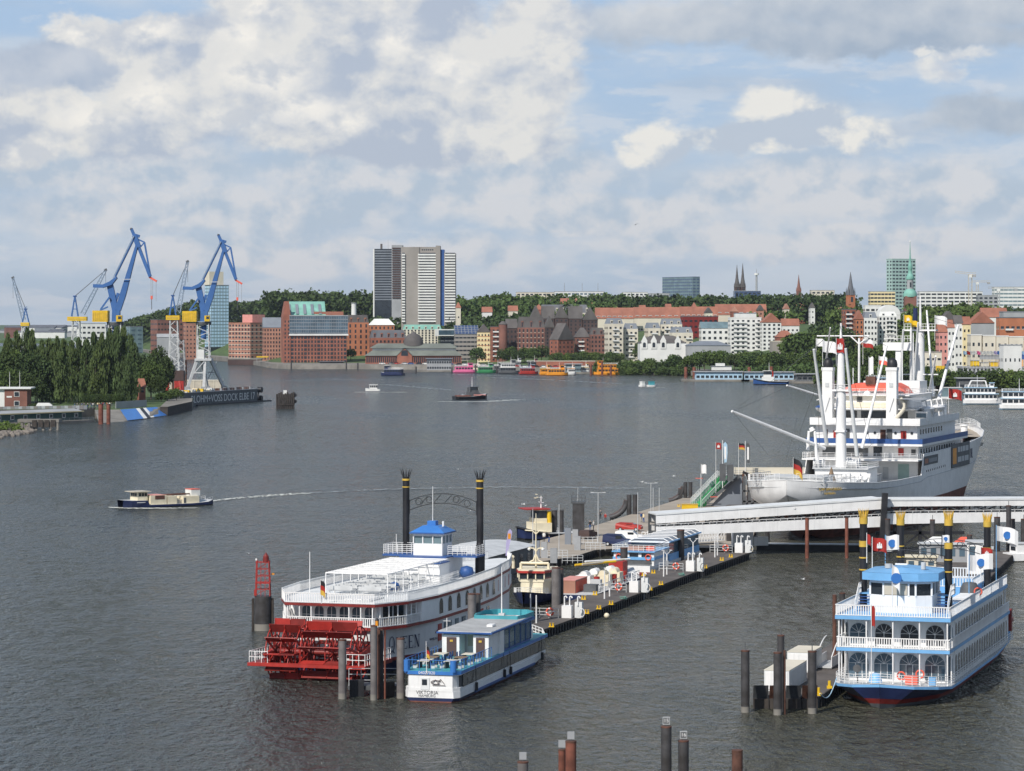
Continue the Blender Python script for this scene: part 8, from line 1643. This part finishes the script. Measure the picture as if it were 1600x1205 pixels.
# ------------------------------------------------------------ shed on the landing pontoon
t = thing('boat_shed','dark grey pontoon shed with a pale flat roof behind the paddle steamer','shed',(*gp(833,888,1).xy,1.0),-math.radians(17)); MB().box(-10.5,0,-34,0,0,3.3,'dgrey').build('wall',t); q = MB(); q.loft([[(-11+11.4*i/8,y,3.3+.7*math.sin(i/8*math.pi)) for i in range(9)] for y in (-34.5,.6)],'lgrey',True,False).build('roof',t)
for i in range(9): MB().box(0,.06,-3-i*3.6,-1.6-i*3.6,.9,2.5,'glass').build('window',t)
p = at(790,845,380); t = thing('beach_flag','purple and orange feather flag at the paddle steamer bow','flag',(p.x,p.y,6.5)); k = [(0,0),(.15,0),(.75,2.4),(.85,3.1),(.6,3.5),(.3,3.2),(.05,1.5)]; MB().add([(x,-.02,zc) for x,zc in k]+[(x,.02,zc) for x,zc in k],[tuple(range(7)),tuple(range(13,6,-1))],'lilac').box(.3,.65,-.05,-.02,2.2,2.9,'orange').build('cloth',t)
# ------------------------------------------------------------ vehicles
def van(label,px,py,col,rz,L=4.6,H=1.9,W_=1.8):
    p = gp(px,py,1.0); t = thing('parked_van',label,'van',(p.x,p.y,1.012),rz); w = W_/2
    prof = [(-L/2,.35),(L/2,.35),(L/2+.02,.85),(L/2-.25,1.02),(L/2-1.05,1.15),(L/2-1.75,H-.05),(-L/2+.5,H),(-L/2+.05,H-.15),(-L/2,1.0)]; mb = MB(); n = len(prof)
    k = lambda z: w*(1 if z < 1.1 else .88); vs = [(x,-k(z),z) for x,z in prof]+[(x,k(z),z) for x,z in prof]; mb.add(vs,[tuple(range(n)),tuple(range(2*n-1,n-1,-1))]+[(i,i+n,(i+1) % n+n,(i+1) % n) for i in range(n)],col); mb.build('body',t)
    MB().add([(L/2-1.08,-w*.80,1.18),(L/2-1.08,w*.80,1.18),(L/2-1.70,w*.78,H-.12),(L/2-1.70,-w*.78,H-.12)],[(0,1,2,3)],'glass').build('windscreen',t).location = (.03,0,.02)
    for s in (-1,1):
        MB().box(L/2-2.5,L/2-1.55,s*w*.93-.02,s*w*.93+.03,1.15,H-.25,'glass').build('side_window',t)
        for x in (-L/2+.85,L/2-.85): o = MB().cyl((x,s*w-.1*s,.33),(x,s*(w+.02),.33),.33,.33,14,'black').build('wheel',t); MB().cyl((x,s*(w+.02),.33),(x,s*(w+.035),.33),.19,.19,10,'lgrey').build('rim',o)
        MB().box(L/2-.06,L/2+.04,s*.62-.16,s*.62+.16,.72,.88,'white').build('headlight',t)
    return t
van('dark navy van parked at the edge of the van platform',965,853,'navy',math.radians(-12)); van('white van parked behind the dark navy van',984,846,'white',math.radians(-12),4.6,1.75)
van('red car parked beyond the white van',983,830,'red',math.radians(-14),4.4,1.45); van('dark red car behind the black guide tower',919,842,'brickd',math.radians(70),4.2,1.5)
# people on the landing pontoon
for i,(px,py,lab) in enumerate([(922,829,'person in black standing left on the beige landing pontoon'),(927.5,829,'person in dark clothes right beside the one in black on the pontoon'),(946,817,'person at the far edge near the curved fender'),(1002,816,'left one of two people walking by the lamp post'),(1005.5,817,'right one of two people walking by the lamp post'),(938,812,'person sitting height figure near the far pontoon edge'),(858,848,'person in black and white by the blue tug'),(850,848,'person in a pale shirt on the pontoon by the blue tug')]): person((*gp(px,py,1).xy,1.01),i*1.3,i,lab)
# ------------------------------------------------------------ lamps, poles
def lamp(label,px,yb,yt,arm=0,m='lgrey',z=1.0,r=.07):
    p = gp(px,yb,z); H = zz(yt,p.y)-z; t = thing('lamp_post',label,'lamp post',(p.x,p.y,z)); MB().cyl((0,0,0),(0,0,H),r,r*.7,8,m).build('pole',t)
    if arm: q = MB().beam((-.9,0,H),(.9,0,H),.07,None,m).box(-1.2,-.7,-.15,.15,H-.02,H+.1,m).box(.7,1.2,-.15,.15,H-.02,H+.1,m).build('lamp_head',t)
    return t
for px,yb,yt,arm,lab in [(832.5,862,795,0,'white pole near the cream tug mast'),(873.5,868,788,0,'white pole between the blue tug and black tower'),(934.5,848,770,1,'tall grey double lamp left of the landing people'),(996.5,851,770,0,'tallest white pole beside the vans'),(1017,806,755,1,'grey double lamp at the far side of the pontoon'),(1020.5,800,762,0,'white pole behind the grey double lamp'),(1030,798,762,0,'rightmost white pole on the landing pontoon'),(1095,795,740,0,'thin white pole at the foot of the green ramps')]: lamp(lab,px,yb,yt,arm)
def ylamp(label,px,yb,yt,z=1.0):
    p = gp(px,yb,z); H = zz(yt,p.y)-z; t = thing('lamp_post',label,'lamp post',(p.x,p.y,z)); MB().cyl((0,0,0),(0,0,H-.5),.09,.08,8,'white').beam((0,0,H-.6),(-.55,0,H),.07,None,'white').beam((0,0,H-.6),(.55,0,H),.07,None,'white').box(-.2,.2,-.15,.15,1.2,2.0,'bgrey').build('pole',t)
    for s in (-1,1): MB().box(s*.55-.2,s*.55+.2,-.08,.08,H-.02,H+.06,'white').build('lamp_head',t)
for px,yb,yt,lab in [(952.5,932,888,'forked white lamp on the second pontoon section'),(1042,898,860,'forked white lamp on the third pontoon section left of its cabinets'),(1083,884,842,'forked white lamp by the black pile before the glass roof'),(1121,868,830,'forked white lamp on the farthest pontoon section')]: ylamp(lab,px,yb,yt)
for px,yb,yt,lab in [(944.5,936,892,'plain white post left of the forked lamp on the second pontoon'),(1037,901,862,'plain white post beside the forked lamp on the third pontoon'),(1117,871,838,'plain white post on the farthest pontoon section'),(838,974,930,'white post at the tour boat bow on the nearest pontoon'),(829,962,928,'slim white post left of the one at the tour boat bow')]: lamp(lab,px,yb,yt,0,'white',r=.10)
# cabinets with pipes, rails, life rings
def cabinet(i,px,yb,w=1.0):
    p = gp(px,yb,1); wd = ['nearest','second','third','farthest'][i]; t = thing('power_cabinet',f'white supply cabinet with two upright pipes on the {wd} pontoon section','cabinet',(p.x,p.y,1),-H1); MB().box(-.6,.6,0,.9,0,1.5,'white').box(.9,1.8,.5,1.2,0,1.9,'white2').build('box',t)
    for x in (-.35,.3,1.3): MB().tube([(x,.4,1.5),(x,.4,2.5),(x+.18,.4,2.62),(x+.32,.4,2.4)],.09,8,'white').build('pipe',t)
    MB().tube([(1.9+.35*math.cos(a),0,.7+.5*math.sin(a)) for a in np.linspace(0,6.283,13)],.05,5,'white' if i != 2 else 'dgrey').build('hose_loop',t)
    t = thing('railing',f'grey rail beside the supply cabinet on the {wd} pontoon section','railing',(p.x,p.y,1),-H1); MB().rail([(-4.4,-.4,0),(-.9,-.4,0)],1.15,1.1,3,.05,'lgrey').build('rail',t)
    t = thing('life_ring',f'orange life ring on the rail of the {wd} pontoon section','life ring',(p.x,p.y,1),-H1); q = MB()
    for k in range(16): a,b_ = 2*math.pi*k/16,2*math.pi*(k+1)/16; q.cyl((-1.9+.42*math.cos(a),-.55,.75+.42*math.sin(a)),(-1.9+.42*math.cos(b_),-.55,.75+.42*math.sin(b_)),.12,.12,6,'white' if k % 4 == 0 else 'coral',False)
    q.build('ring',t)
cabinet(0,885,966); cabinet(1,990,926); cabinet(2,1078,893); cabinet(3,1154,864)
rg = random.Random(21); bl = [(862,980,'nearest'),(917,959,0),(936,952,0),(955,945,0),(912,937,0),(930,930,0),(1016,923,0),(1033,914,0),(1006,900,0),(1021,896,0),(1102,888,0),(1128,876,0),(1142,871,0),(1173,862,0),(985,852,0),(990,851,0),(1061,792,0)]
side = ['on the nearest pontoon section by the tour boat','first along the outer edge of the second pontoon section','second along the outer edge of the second pontoon section','third along the outer edge of the second pontoon section','nearer one on the inner edge of the second pontoon section','farther one on the inner edge of the second pontoon section','nearer one on the outer edge of the third pontoon section','farther one on the outer edge of the third pontoon section','nearer one on the inner edge of the third pontoon section','farther one on the inner edge of the third pontoon section','first on the farthest pontoon section','second on the farthest pontoon section','third on the farthest pontoon section','at the very end of the dark pontoon row','left one in front of the white van','right one in front of the white van','on the far pontoon near the green ramps']
for i,(px,py,_) in enumerate(bl):
    p = gp(px,py,1); t = thing('bollard','yellow double bollard, '+side[i],'bollard',(p.x,p.y,1.012),-H1,'yellow bollards'); t.scale = (.72,)*3; MB().box(-.45,.45,-.3,.3,0,.12,'yellow').build('base',t)
    for x in (-.25,.25): MB().cyl((x,0,.12),(x,0,.6),.14,.14,10,'yellow').cyl((x,0,.6),(x,0,.68),.2,.2,10,'gold').build('post',t)
t = thing('skip_box','bright yellow box at the foot of the green ramps','box',(*gp(1078,796,1).xy,1)); MB().box(-1.5,1.5,0,1.5,0,.9,'yellow').box(-1.6,1.6,-.1,1.6,.9,1.0,'gold').build('box',t)
for i,(px,py) in enumerate(((974,937),(1065,900))): t = thing('rope_coil',['pale green rope coil on the second pontoon section','pale green rope coil on the third pontoon section'][i],'rope',(*gp(px,py,1).xy,1.05)); MB().tube([(r*math.cos(a),r*math.sin(a),.03*a) for a,r in [(k*.5,.35+.15*math.sin(k*1.7)) for k in range(26)]],.05,5,'ropeg').build('coil',t)
t = thing('buoy','small yellow ball buoy at the outer side of the second pontoon','buoy',gp(948,962,.4)); MB().lathe([(.02,-.35),(.25,-.25),(.36,0),(.25,.25),(.02,.35)],n=12,m='cream').build('ball',t)
for i,(px,py,w) in enumerate(((894,851,1),(905,860,0),(868,880,0),(845,872,1))):
    t = thing('steel_hoarding',['grey panel gates before the black guide tower','grey low rail by the black guide tower','grey upright gate boxes behind the cream tug mast','dark equipment rack behind the cream tug mast'][i],'barrier',(*gp(px,py,1).xy,1),-.2); (MB().box(-1.2,-.2,0,.3,0,2.6,'slate').box(0,.9,.2,.5,0,2.4,'bgrey') if w else MB().box(-.8,.2,0,.4,0,2.2,'grey')).build('panel',t); MB().rail([(1,0,0),(4,.5,0)],1.2,.8,3,.05,'lgrey').build('railing',t)
# ------------------------------------------------------------ boats along the pontoons
# blue and white ferry with glass roof
a_ = gp(1000,900); t = thing('ferry','blue and white river ferry with a glass roof moored behind the third pontoon','ferry',(a_.x-1.0,a_.y+2,0),-H1); L = 34
st = [(0,[(2.6,1.3),(2.6,.4),(2.0,-.5)]),(2,[(3.3,1.25),(3.2,.4),(2.8,-.5)]),(30,[(3.3,1.25),(3.2,.4),(2.8,-.5)]),(L,[(1,1.7),(.4,.4),(.2,-.5)])]
hull(mb := MB(),st,['white','dred'],'lgrey'); mb.build('hull',t)
MB().box(-3.0,3.0,.8,9.5,1.25,3.2,'white').box(-3.1,3.1,.6,9.7,2.1,2.5,'sky').box(-2.6,2.6,.5,.8,1.5,2.0,'dgrey').build('stern_cabin',t); MB().box(-3.2,3.2,.4,9.9,3.2,3.35,'sky').box(-1.5,1.2,2,4.4,3.35,3.8,'brick3').box(1.4,2.6,2.5,3.4,3.35,3.9,'coral').build('roof_deck',t)
windows(t,[(x,.79,2.55,1.3,.5,0) for x in (-1.8,0,1.8)]); MB().rail([(-3.1,9.5,3.35),(-3.1,.5,3.35),(3.1,.5,3.35),(3.1,9.5,3.35)],.9,.8,3,.04).build('railing',t)
MB().box(-2.95,2.95,10.5,30.5,1.25,2.2,'sky').box(-2.85,2.85,10.6,30.4,2.2,4.0,'glassb').build('saloon',t)
q = MB().add([(-3.1,10,4.0),(3.1,10,4.0),(3.1,31,4.0),(-3.1,31,4.0),(-2.2,10.4,4.5),(2.2,10.4,4.5),(2.2,30.6,4.5),(-2.2,30.6,4.5)],[(0,1,5,4),(1,2,6,5),(2,3,7,6),(3,0,4,7),(4,5,6,7)],'slate')
for i in range(8): y = 10+21*i/7; q.beam((-3.1,y,4.05),(-2.2,y,4.54),.12,None,'white').beam((-2.2,y,4.54),(2.2,y,4.54),.12,None,'white').beam((2.2,y,4.54),(3.1,y,4.05),.12,None,'white')
q.beam((-3.1,10,4.03),(3.1,10,4.03),.2,None,'white').beam((3.1,10,4.03),(3.1,31,4.03),.2,None,'sky').build('glass_roof',t)
for s in (-1,1): o = thing('life_ring',['orange life ring left on the stern of the glass roofed ferry','orange life ring right on the stern of the glass roofed ferry'][s > 0],'life ring',wpt(t,s*2.2,.7,2.5),-H1); MB().tube([(.4*math.cos(a),-.1,.4*math.sin(a)) for a in np.linspace(0,6.283,15)],.1,6,'coral').build('ring',o)
# cream tug with its bow towards us
a_ = gp(822,948); t = CT = thing('tugboat','cream coloured harbour tug with a tall double cross mast moored bow first','tugboat',(a_.x+1.0,a_.y+6,0),math.pi-H1+.1)
st = [(-22,[(3.0,1.2),(2.8,.4),(2,-.6)]),(-4,[(3.9,1.5),(3.6,.4),(2.8,-.8)]),(3,[(3.4,2.3),(2.5,.5),(1.6,-.8)]),(6.5,[(1.9,2.9),(.9,.6),(.5,-.8)]),(8,[(.3,3.2),(.1,.8),(.05,-.6)])]
hull(mb := MB(),st,['navy','black'],'lgrey'); mb.build('hull',t); MB().rail([(-3.4,2,2.3),(-1.9,6.2,2.8),(0,7.6,3.1),(1.9,6.2,2.8),(3.4,2,2.3)],1.0,.9,3,.05).build('bow_railing',t)
MB().prism([(-2.9,-1),(-2.2,1.2),(2.2,1.2),(2.9,-1),(2.9,-9),(-2.9,-9)],1.5,4.4,'cream').build('deck_house',t)
q = MB().prism([(-3.3,-1),(-2.4,1.3),(2.4,1.3),(3.3,-1),(3.3,-5.5),(-3.3,-5.5)],4.4,5.1,'cream').prism([(-3.4,-1),(-2.5,1.45),(2.5,1.45),(3.4,-1),(3.4,-5.4),(-3.4,-5.4)],5.1,6.3,'glass').prism([(-3.7,-1),(-2.7,1.8),(2.7,1.8),(3.7,-1),(3.7,-5.7),(-3.7,-5.7)],6.3,6.75,'red').prism([(-3.6,-1),(-2.6,1.7),(2.6,1.7),(3.6,-1),(3.6,-5.6),(-3.6,-5.6)],6.75,6.95,'cream')
for x,y in ((-2.5,1.45),(-.8,1.47),(.8,1.47),(2.5,1.45),(3.42,-1),(-3.42,-1),(3.42,-3.2),(-3.42,-3.2)): q.beam((x,y,5.05),(x,y,6.35),.2,None,'cream')
q.build('wheelhouse',t); q = MB(); q.tube([(2.8,-1,6.95),(2.8,-1,8.1),(-2.8,-1,8.1),(-2.8,-1,6.95)],.28,8,'cream').build('roof_arch',t)
q = MB().cyl((0,-2,6.95),(0,-2,18.5),.2,.08,8,'cream')
for z,w in ((14.9,2.2),(11.2,1.5)): q.tube([(-w,-2,z),(-w*.3,-2,z-.1),(0,-2,z-.8),(w*.3,-2,z-.1),(w,-2,z)],.13,8,'cream')
q.tube([(-1.3,-2,8.2),(-.5,-2,8.6),(-.1,-2,9.8)],.16,8,'cream').tube([(1.3,-2,8.2),(.5,-2,8.6),(.1,-2,9.8)],.16,8,'cream').build('cross_mast',t)
for x in (-1.4,1.4): MB().lathe([(.02,.3),(.3,.2),(.35,-.05),(.1,-.3)],(x,-2.1,10.9),10,'white').build('floodlight',t)
MB().tube([(4.2,-.5,7.0),(4.2,-.5,8.6),(4.5,-.2,9.2),(4.1,.2,9.6)],.33,8,'cream').build('fire_monitor',t)
for i,(x,y,m,h) in enumerate([(-1.2,-11,'orange',1.6),(1.3,-13,'red',1.3)]): MB().cyl((x,y,1.4),(x,y,1.4+h),.6,.5,10,m).build('deck_gear',t)
CT.scale = (.66,.9,.62)
# work boat with orange container
a_ = gp(897,944); t = thing('work_boat','work boat with an orange container and white deck tanks behind the second pontoon','work boat',(a_.x,a_.y+2,0),-H1); L = 30
st = [(0,[(2.4,1.0),(2.4,.3),(1.8,-.5)]),(3,[(2.9,1.1),(2.9,.3),(2.4,-.5)]),(24,[(2.9,1.3),(2.8,.3),(2.2,-.5)]),(L,[(.5,2.2),(.2,.5),(.1,-.4)])]
hull(mb := MB(),st,['navy','black'],'lgrey'); mb.build('hull',t)
o = MB().box(-2.5,-.2,1.5,7.5,.9,2.7,'brick3').box(-2.55,-.15,1.45,7.55,2.7,2.8,'rose')
for i in range(10): o.box(-.2,-.14,1.8+i*.57,2.05+i*.57,1.0,2.6,'coral')
o.build('container',t)
for x,y,m in ((-1.2,10,'white'),(.8,12,'cream'),(-1,14.5,'white'),(1.2,16.5,'cream'),(0,19,'white')): MB().box(x-1,x+1,y-1,y+1,1.2,2.7,m).cyl((x,y-.9,2.7),(x,y+.9,2.7),.6,.6,12,m).build('deck_tank',t)
for x,y in ((.6,9.5),(1.8,14),(-2,17),(1.9,19)): MB().cyl((x,y,1.2),(x,y,2.6),.4,.4,10,'red').build('red_reel',t)
q = MB().cyl((-2,8,4.2),(2.3,13,4.4),.16,.16,8,'yellow').cyl((-1,8,4.3),(3,15,4.5),.12,.12,8,'sand').cyl((-2.5,15,4.1),(2,22,4.0),.14,.14,8,'white').box(-1,1,22,24.5,1.3,3.6,'red').build('crane_booms',t)
MB().box(-2.4,-1.2,8.2,9.4,1.1,2.2,'dgrey').box(.5,2.2,3,4.5,1.1,2.1,'dgrey').box(.6,2,6,7,1.1,2.5,'lgrey').build('deck_box',t); MB().rail([(2.8,2,1.1),(2.8,24,1.3)],1,1.5,2,.05,'lgrey').build('railing',t)
# blue tug at the landing pontoon
t,L = tug('navy blue tug with red roofed cream wheelhouse at the landing pontoon',893,806,842,'navy','cream',.30,7.5,'yellow',mast=7)
q = MB(); q.tube([(0,-L*.05,3),(.5,L*.02,6.8),(1.8,L*.14,6.2),(2.4,L*.16,3.5)],.3,8,'black').cyl((-1,0,7),(1.5,L*.12,7.6),.22,.22,8,'dgrey').build('crane_arm',t); MB().box(-2.2,2.2,-.5,3.8,7.87,8.15,'red').build('red_roof',t); t.scale = (1,1,.64)
for x,z in ((0,11.6),(.6,10.6),(-.6,10.9)): MB().box(x-.35,x+.35,1.2,1.4,z,z+.2,'cream').build('mast_light',t)
# little white boat at the right edge
a_ = gp(1602,876); t = thing('motor_launch','small white cabin boat cut by the right photo edge','motorboat',(a_.x,a_.y,0),-1.3); MB().box(-1.6,1.6,-3,4,.1,1.2,'white').build('hull',t); o = MB().box(-1.3,1.3,-2,2.5,1.2,2.6,'white').box(-1.4,1.4,-2.3,2.8,2.6,2.75,'lgrey').build('cabin',t); windows(o,[(-1.3,-1.2+i*1.3,1.6,.9,.6,-math.pi/2) for i in range(3)]+[(0,-2,1.6,1.6,.6,0)])
# ------------------------------------------------------------ kiosks behind the blue steamer
def kiosk(label,px,yb,w,d,H,m,rm,name='kiosk',rh=0):
    p = gp(px,yb,1); t = thing(name,label,name.replace('_',' '),(p.x,p.y,1.01),-H1*.6); MB().box(0,w,0,d,0,H,m).build('wall',t)
    if rh: MB().gable(0,w,0,d,H,H+rh,rm,'x',min(w,d)*.45,.4).build('roof',t)
    else: MB().box(-.3,w+.3,-.3,d+.3,H,H+.15,rm).build('roof',t)
    for i in range(max(1,int(w/1.4))): MB().box(.3+i*1.4,1.1+i*1.4,-.05,.0,.9,H-.5,'glassb').build('window',t)
    return t
kiosk('tall white kiosk behind the rear right funnel',1511,897,2.2,4,4.4,'white','lgrey'); kiosk('grey framed glass shelter behind the blue steamer',1436,878,9.5,2.5,2.6,'bgrey','lgrey','shelter'); kiosk('white kiosk with red tent roof',1494,870,2.4,3,2.0,'white','coral','kiosk',.9)
kiosk('low cream canopy behind the steamer wheelhouse',1416,893,4.2,3,2.0,'bcream','cream','shelter'); kiosk('pale pitched marquee beyond the glass shelter',1447,864,3.4,3,1.5,'white','white','tent',.9); kiosk('grey walled cabin next to the tall white kiosk',1527,893,2,3,3.2,'bgrey','lgrey')
# containers beside the blue steamer
def container(label,px,yb,L,rz,H=2.5):
    p = gp(px,yb,1); t = thing('container',label,'container',(p.x,p.y,1.02),rz); q = MB().box(0,2.45,0,L,0,H,'white2').box(-.03,2.48,-.03,L+.03,H,H+.06,'bcream')
    for i in range(int(L/.6)): q.box(2.45,2.49,.2+i*.6,.45+i*.6,.15,H-.15,'lgrey')
    q.build('box',t); MB().box(.15,1.2,-.04,0,.15,H-.15,'white').box(1.25,2.3,-.04,0,.15,H-.15,'white').build('door',t); return t
container('front white container on the small pontoon beside the blue steamer',1194,1080,9,-H1,2.0); container('rear white container behind the first one',1230,1050,6,-H1,2.0)
t = thing('fender_plates','row of rust brown bent fender plates at the container pontoon front','fender',(22.9,281.1,0),0); q = MB()
for i in range(4): q.add([(i*1.55,0,.9),(i*1.55+1.45,0,.9),(i*1.55+1.45,-.4,2.2),(i*1.55,-.4,2.2)],[(0,1,2,3),(3,2,1,0)],'rust' if i % 2 else 'dgrey').box(i*1.55,i*1.55+1.45,-.5,0,-.4,.9,'dwood')
q.build('plate',t)
for i,(px,py) in enumerate(((1279,1087),(1296,1076))): p = gp(px,py,1); t = thing('bollard',['near yellow bollard on the container pontoon','far yellow bollard on the container pontoon'][i],'bollard',(p.x,p.y,1.012)); MB().box(-.25,.25,-.25,.25,0,.25,'yellow').cyl((0,0,.25),(0,0,.75),.15,.15,10,'yellow').build('post',t)
a_ = gp(1288,1060,1); t = thing('gangway','white curved gangway with arched rails at the left side of the blue steamer','gangway',(a_.x,a_.y+8,1),-H1)
for x in (0,1.6): MB().wall([(x,0),(x,6)],.2,1.2,.06,'white').tube([(x,6*i/10,1.2+1.6*math.sin(i/10*math.pi/2)) for i in range(11)],.07,6,'white').build('arched_rail',t)
MB().box(0,1.6,0,6,.1,.25,'lgrey').build('floor',t)
q = thing('mooring_rope','pale blue mooring rope from the steamer to the near yellow bollard','rope',(0,0,0)); p0,p1 = gp(1281,1084,1.4),wpt(PC,5.5,.3,2.0); q.location = p0; MB().tube([(p1-p0)*k+Vector((0,0,-1.1*math.sin(k*math.pi))) for k in np.linspace(0,1,9)],.05,6,'lblue').build('rope',q)
# gulls
for i,(px,py,z) in enumerate([(735,798,0),(818,788,12),(1242,796,8),(716,733,6),(1003,753,10),(1053,744,12),(389,865,4),(1255,905,.2),(1522,656,12),(993,351,60),(852,790,5)]):
    Y = F*(CH-z)/(py-HZ) if py > 600 else 420; p = at(px,py,Y); t = thing('gull',['white gull flying right of the left funnel','white gull above the blue tug bow','white gull by the gangway roof','white gull left of the left funnel crown','white gull above the landing pontoon lamp','white gull near the far curved fender','white gull low over the water at left','white gull resting on the water before the boom','white gull near the freighter bow','tiny gull high in the sky','white gull next to the tug mast'][i],'bird',p,i)
    MB().loft([[(r*math.cos(a),y,r*math.sin(a)) for a in np.linspace(0,6.283,9)[:-1]] for y,r in ((-.25,.02),(-.1,.08),(.1,.09),(.25,.05),(.32,.01))],'white').add([(0,-.08,.02),(.35,-.02,.16),(.72,-.12,.06),(.35,.12,.15),(0,.12,.03)],[(0,1,2,3,4),(4,3,2,1,0)],'lgrey').add([(0,-.08,.02),(-.35,-.02,.16),(-.72,-.12,.06),(-.35,.12,.15),(0,.12,.03)],[(4,3,2,1,0),(0,1,2,3,4)],'lgrey').build('body',t)
# ------------------------------------------------------------ summer haze over the river
hz = bpy.data.materials.new('haze'); hz.use_nodes = True; nt = hz.node_tree; nt.nodes.clear()
v = node(nt,'ShaderNodeVolumePrincipled'); v.inputs['Color'].default_value = (.80,.87,1,1); v.inputs['Density'].default_value = 2.4e-5; v.inputs['Anisotropy'].default_value = .3
nt.links.new(v.outputs[0],node(nt,'ShaderNodeOutputMaterial').inputs['Volume']); MT['haze'] = hz
o = MB().box(-9500,9500,-250,12500,-4,160,'haze').build('haze'); tag(o,'thin blue summer haze filling the air over the river and city','haze'); o['kind'] = 'stuff'
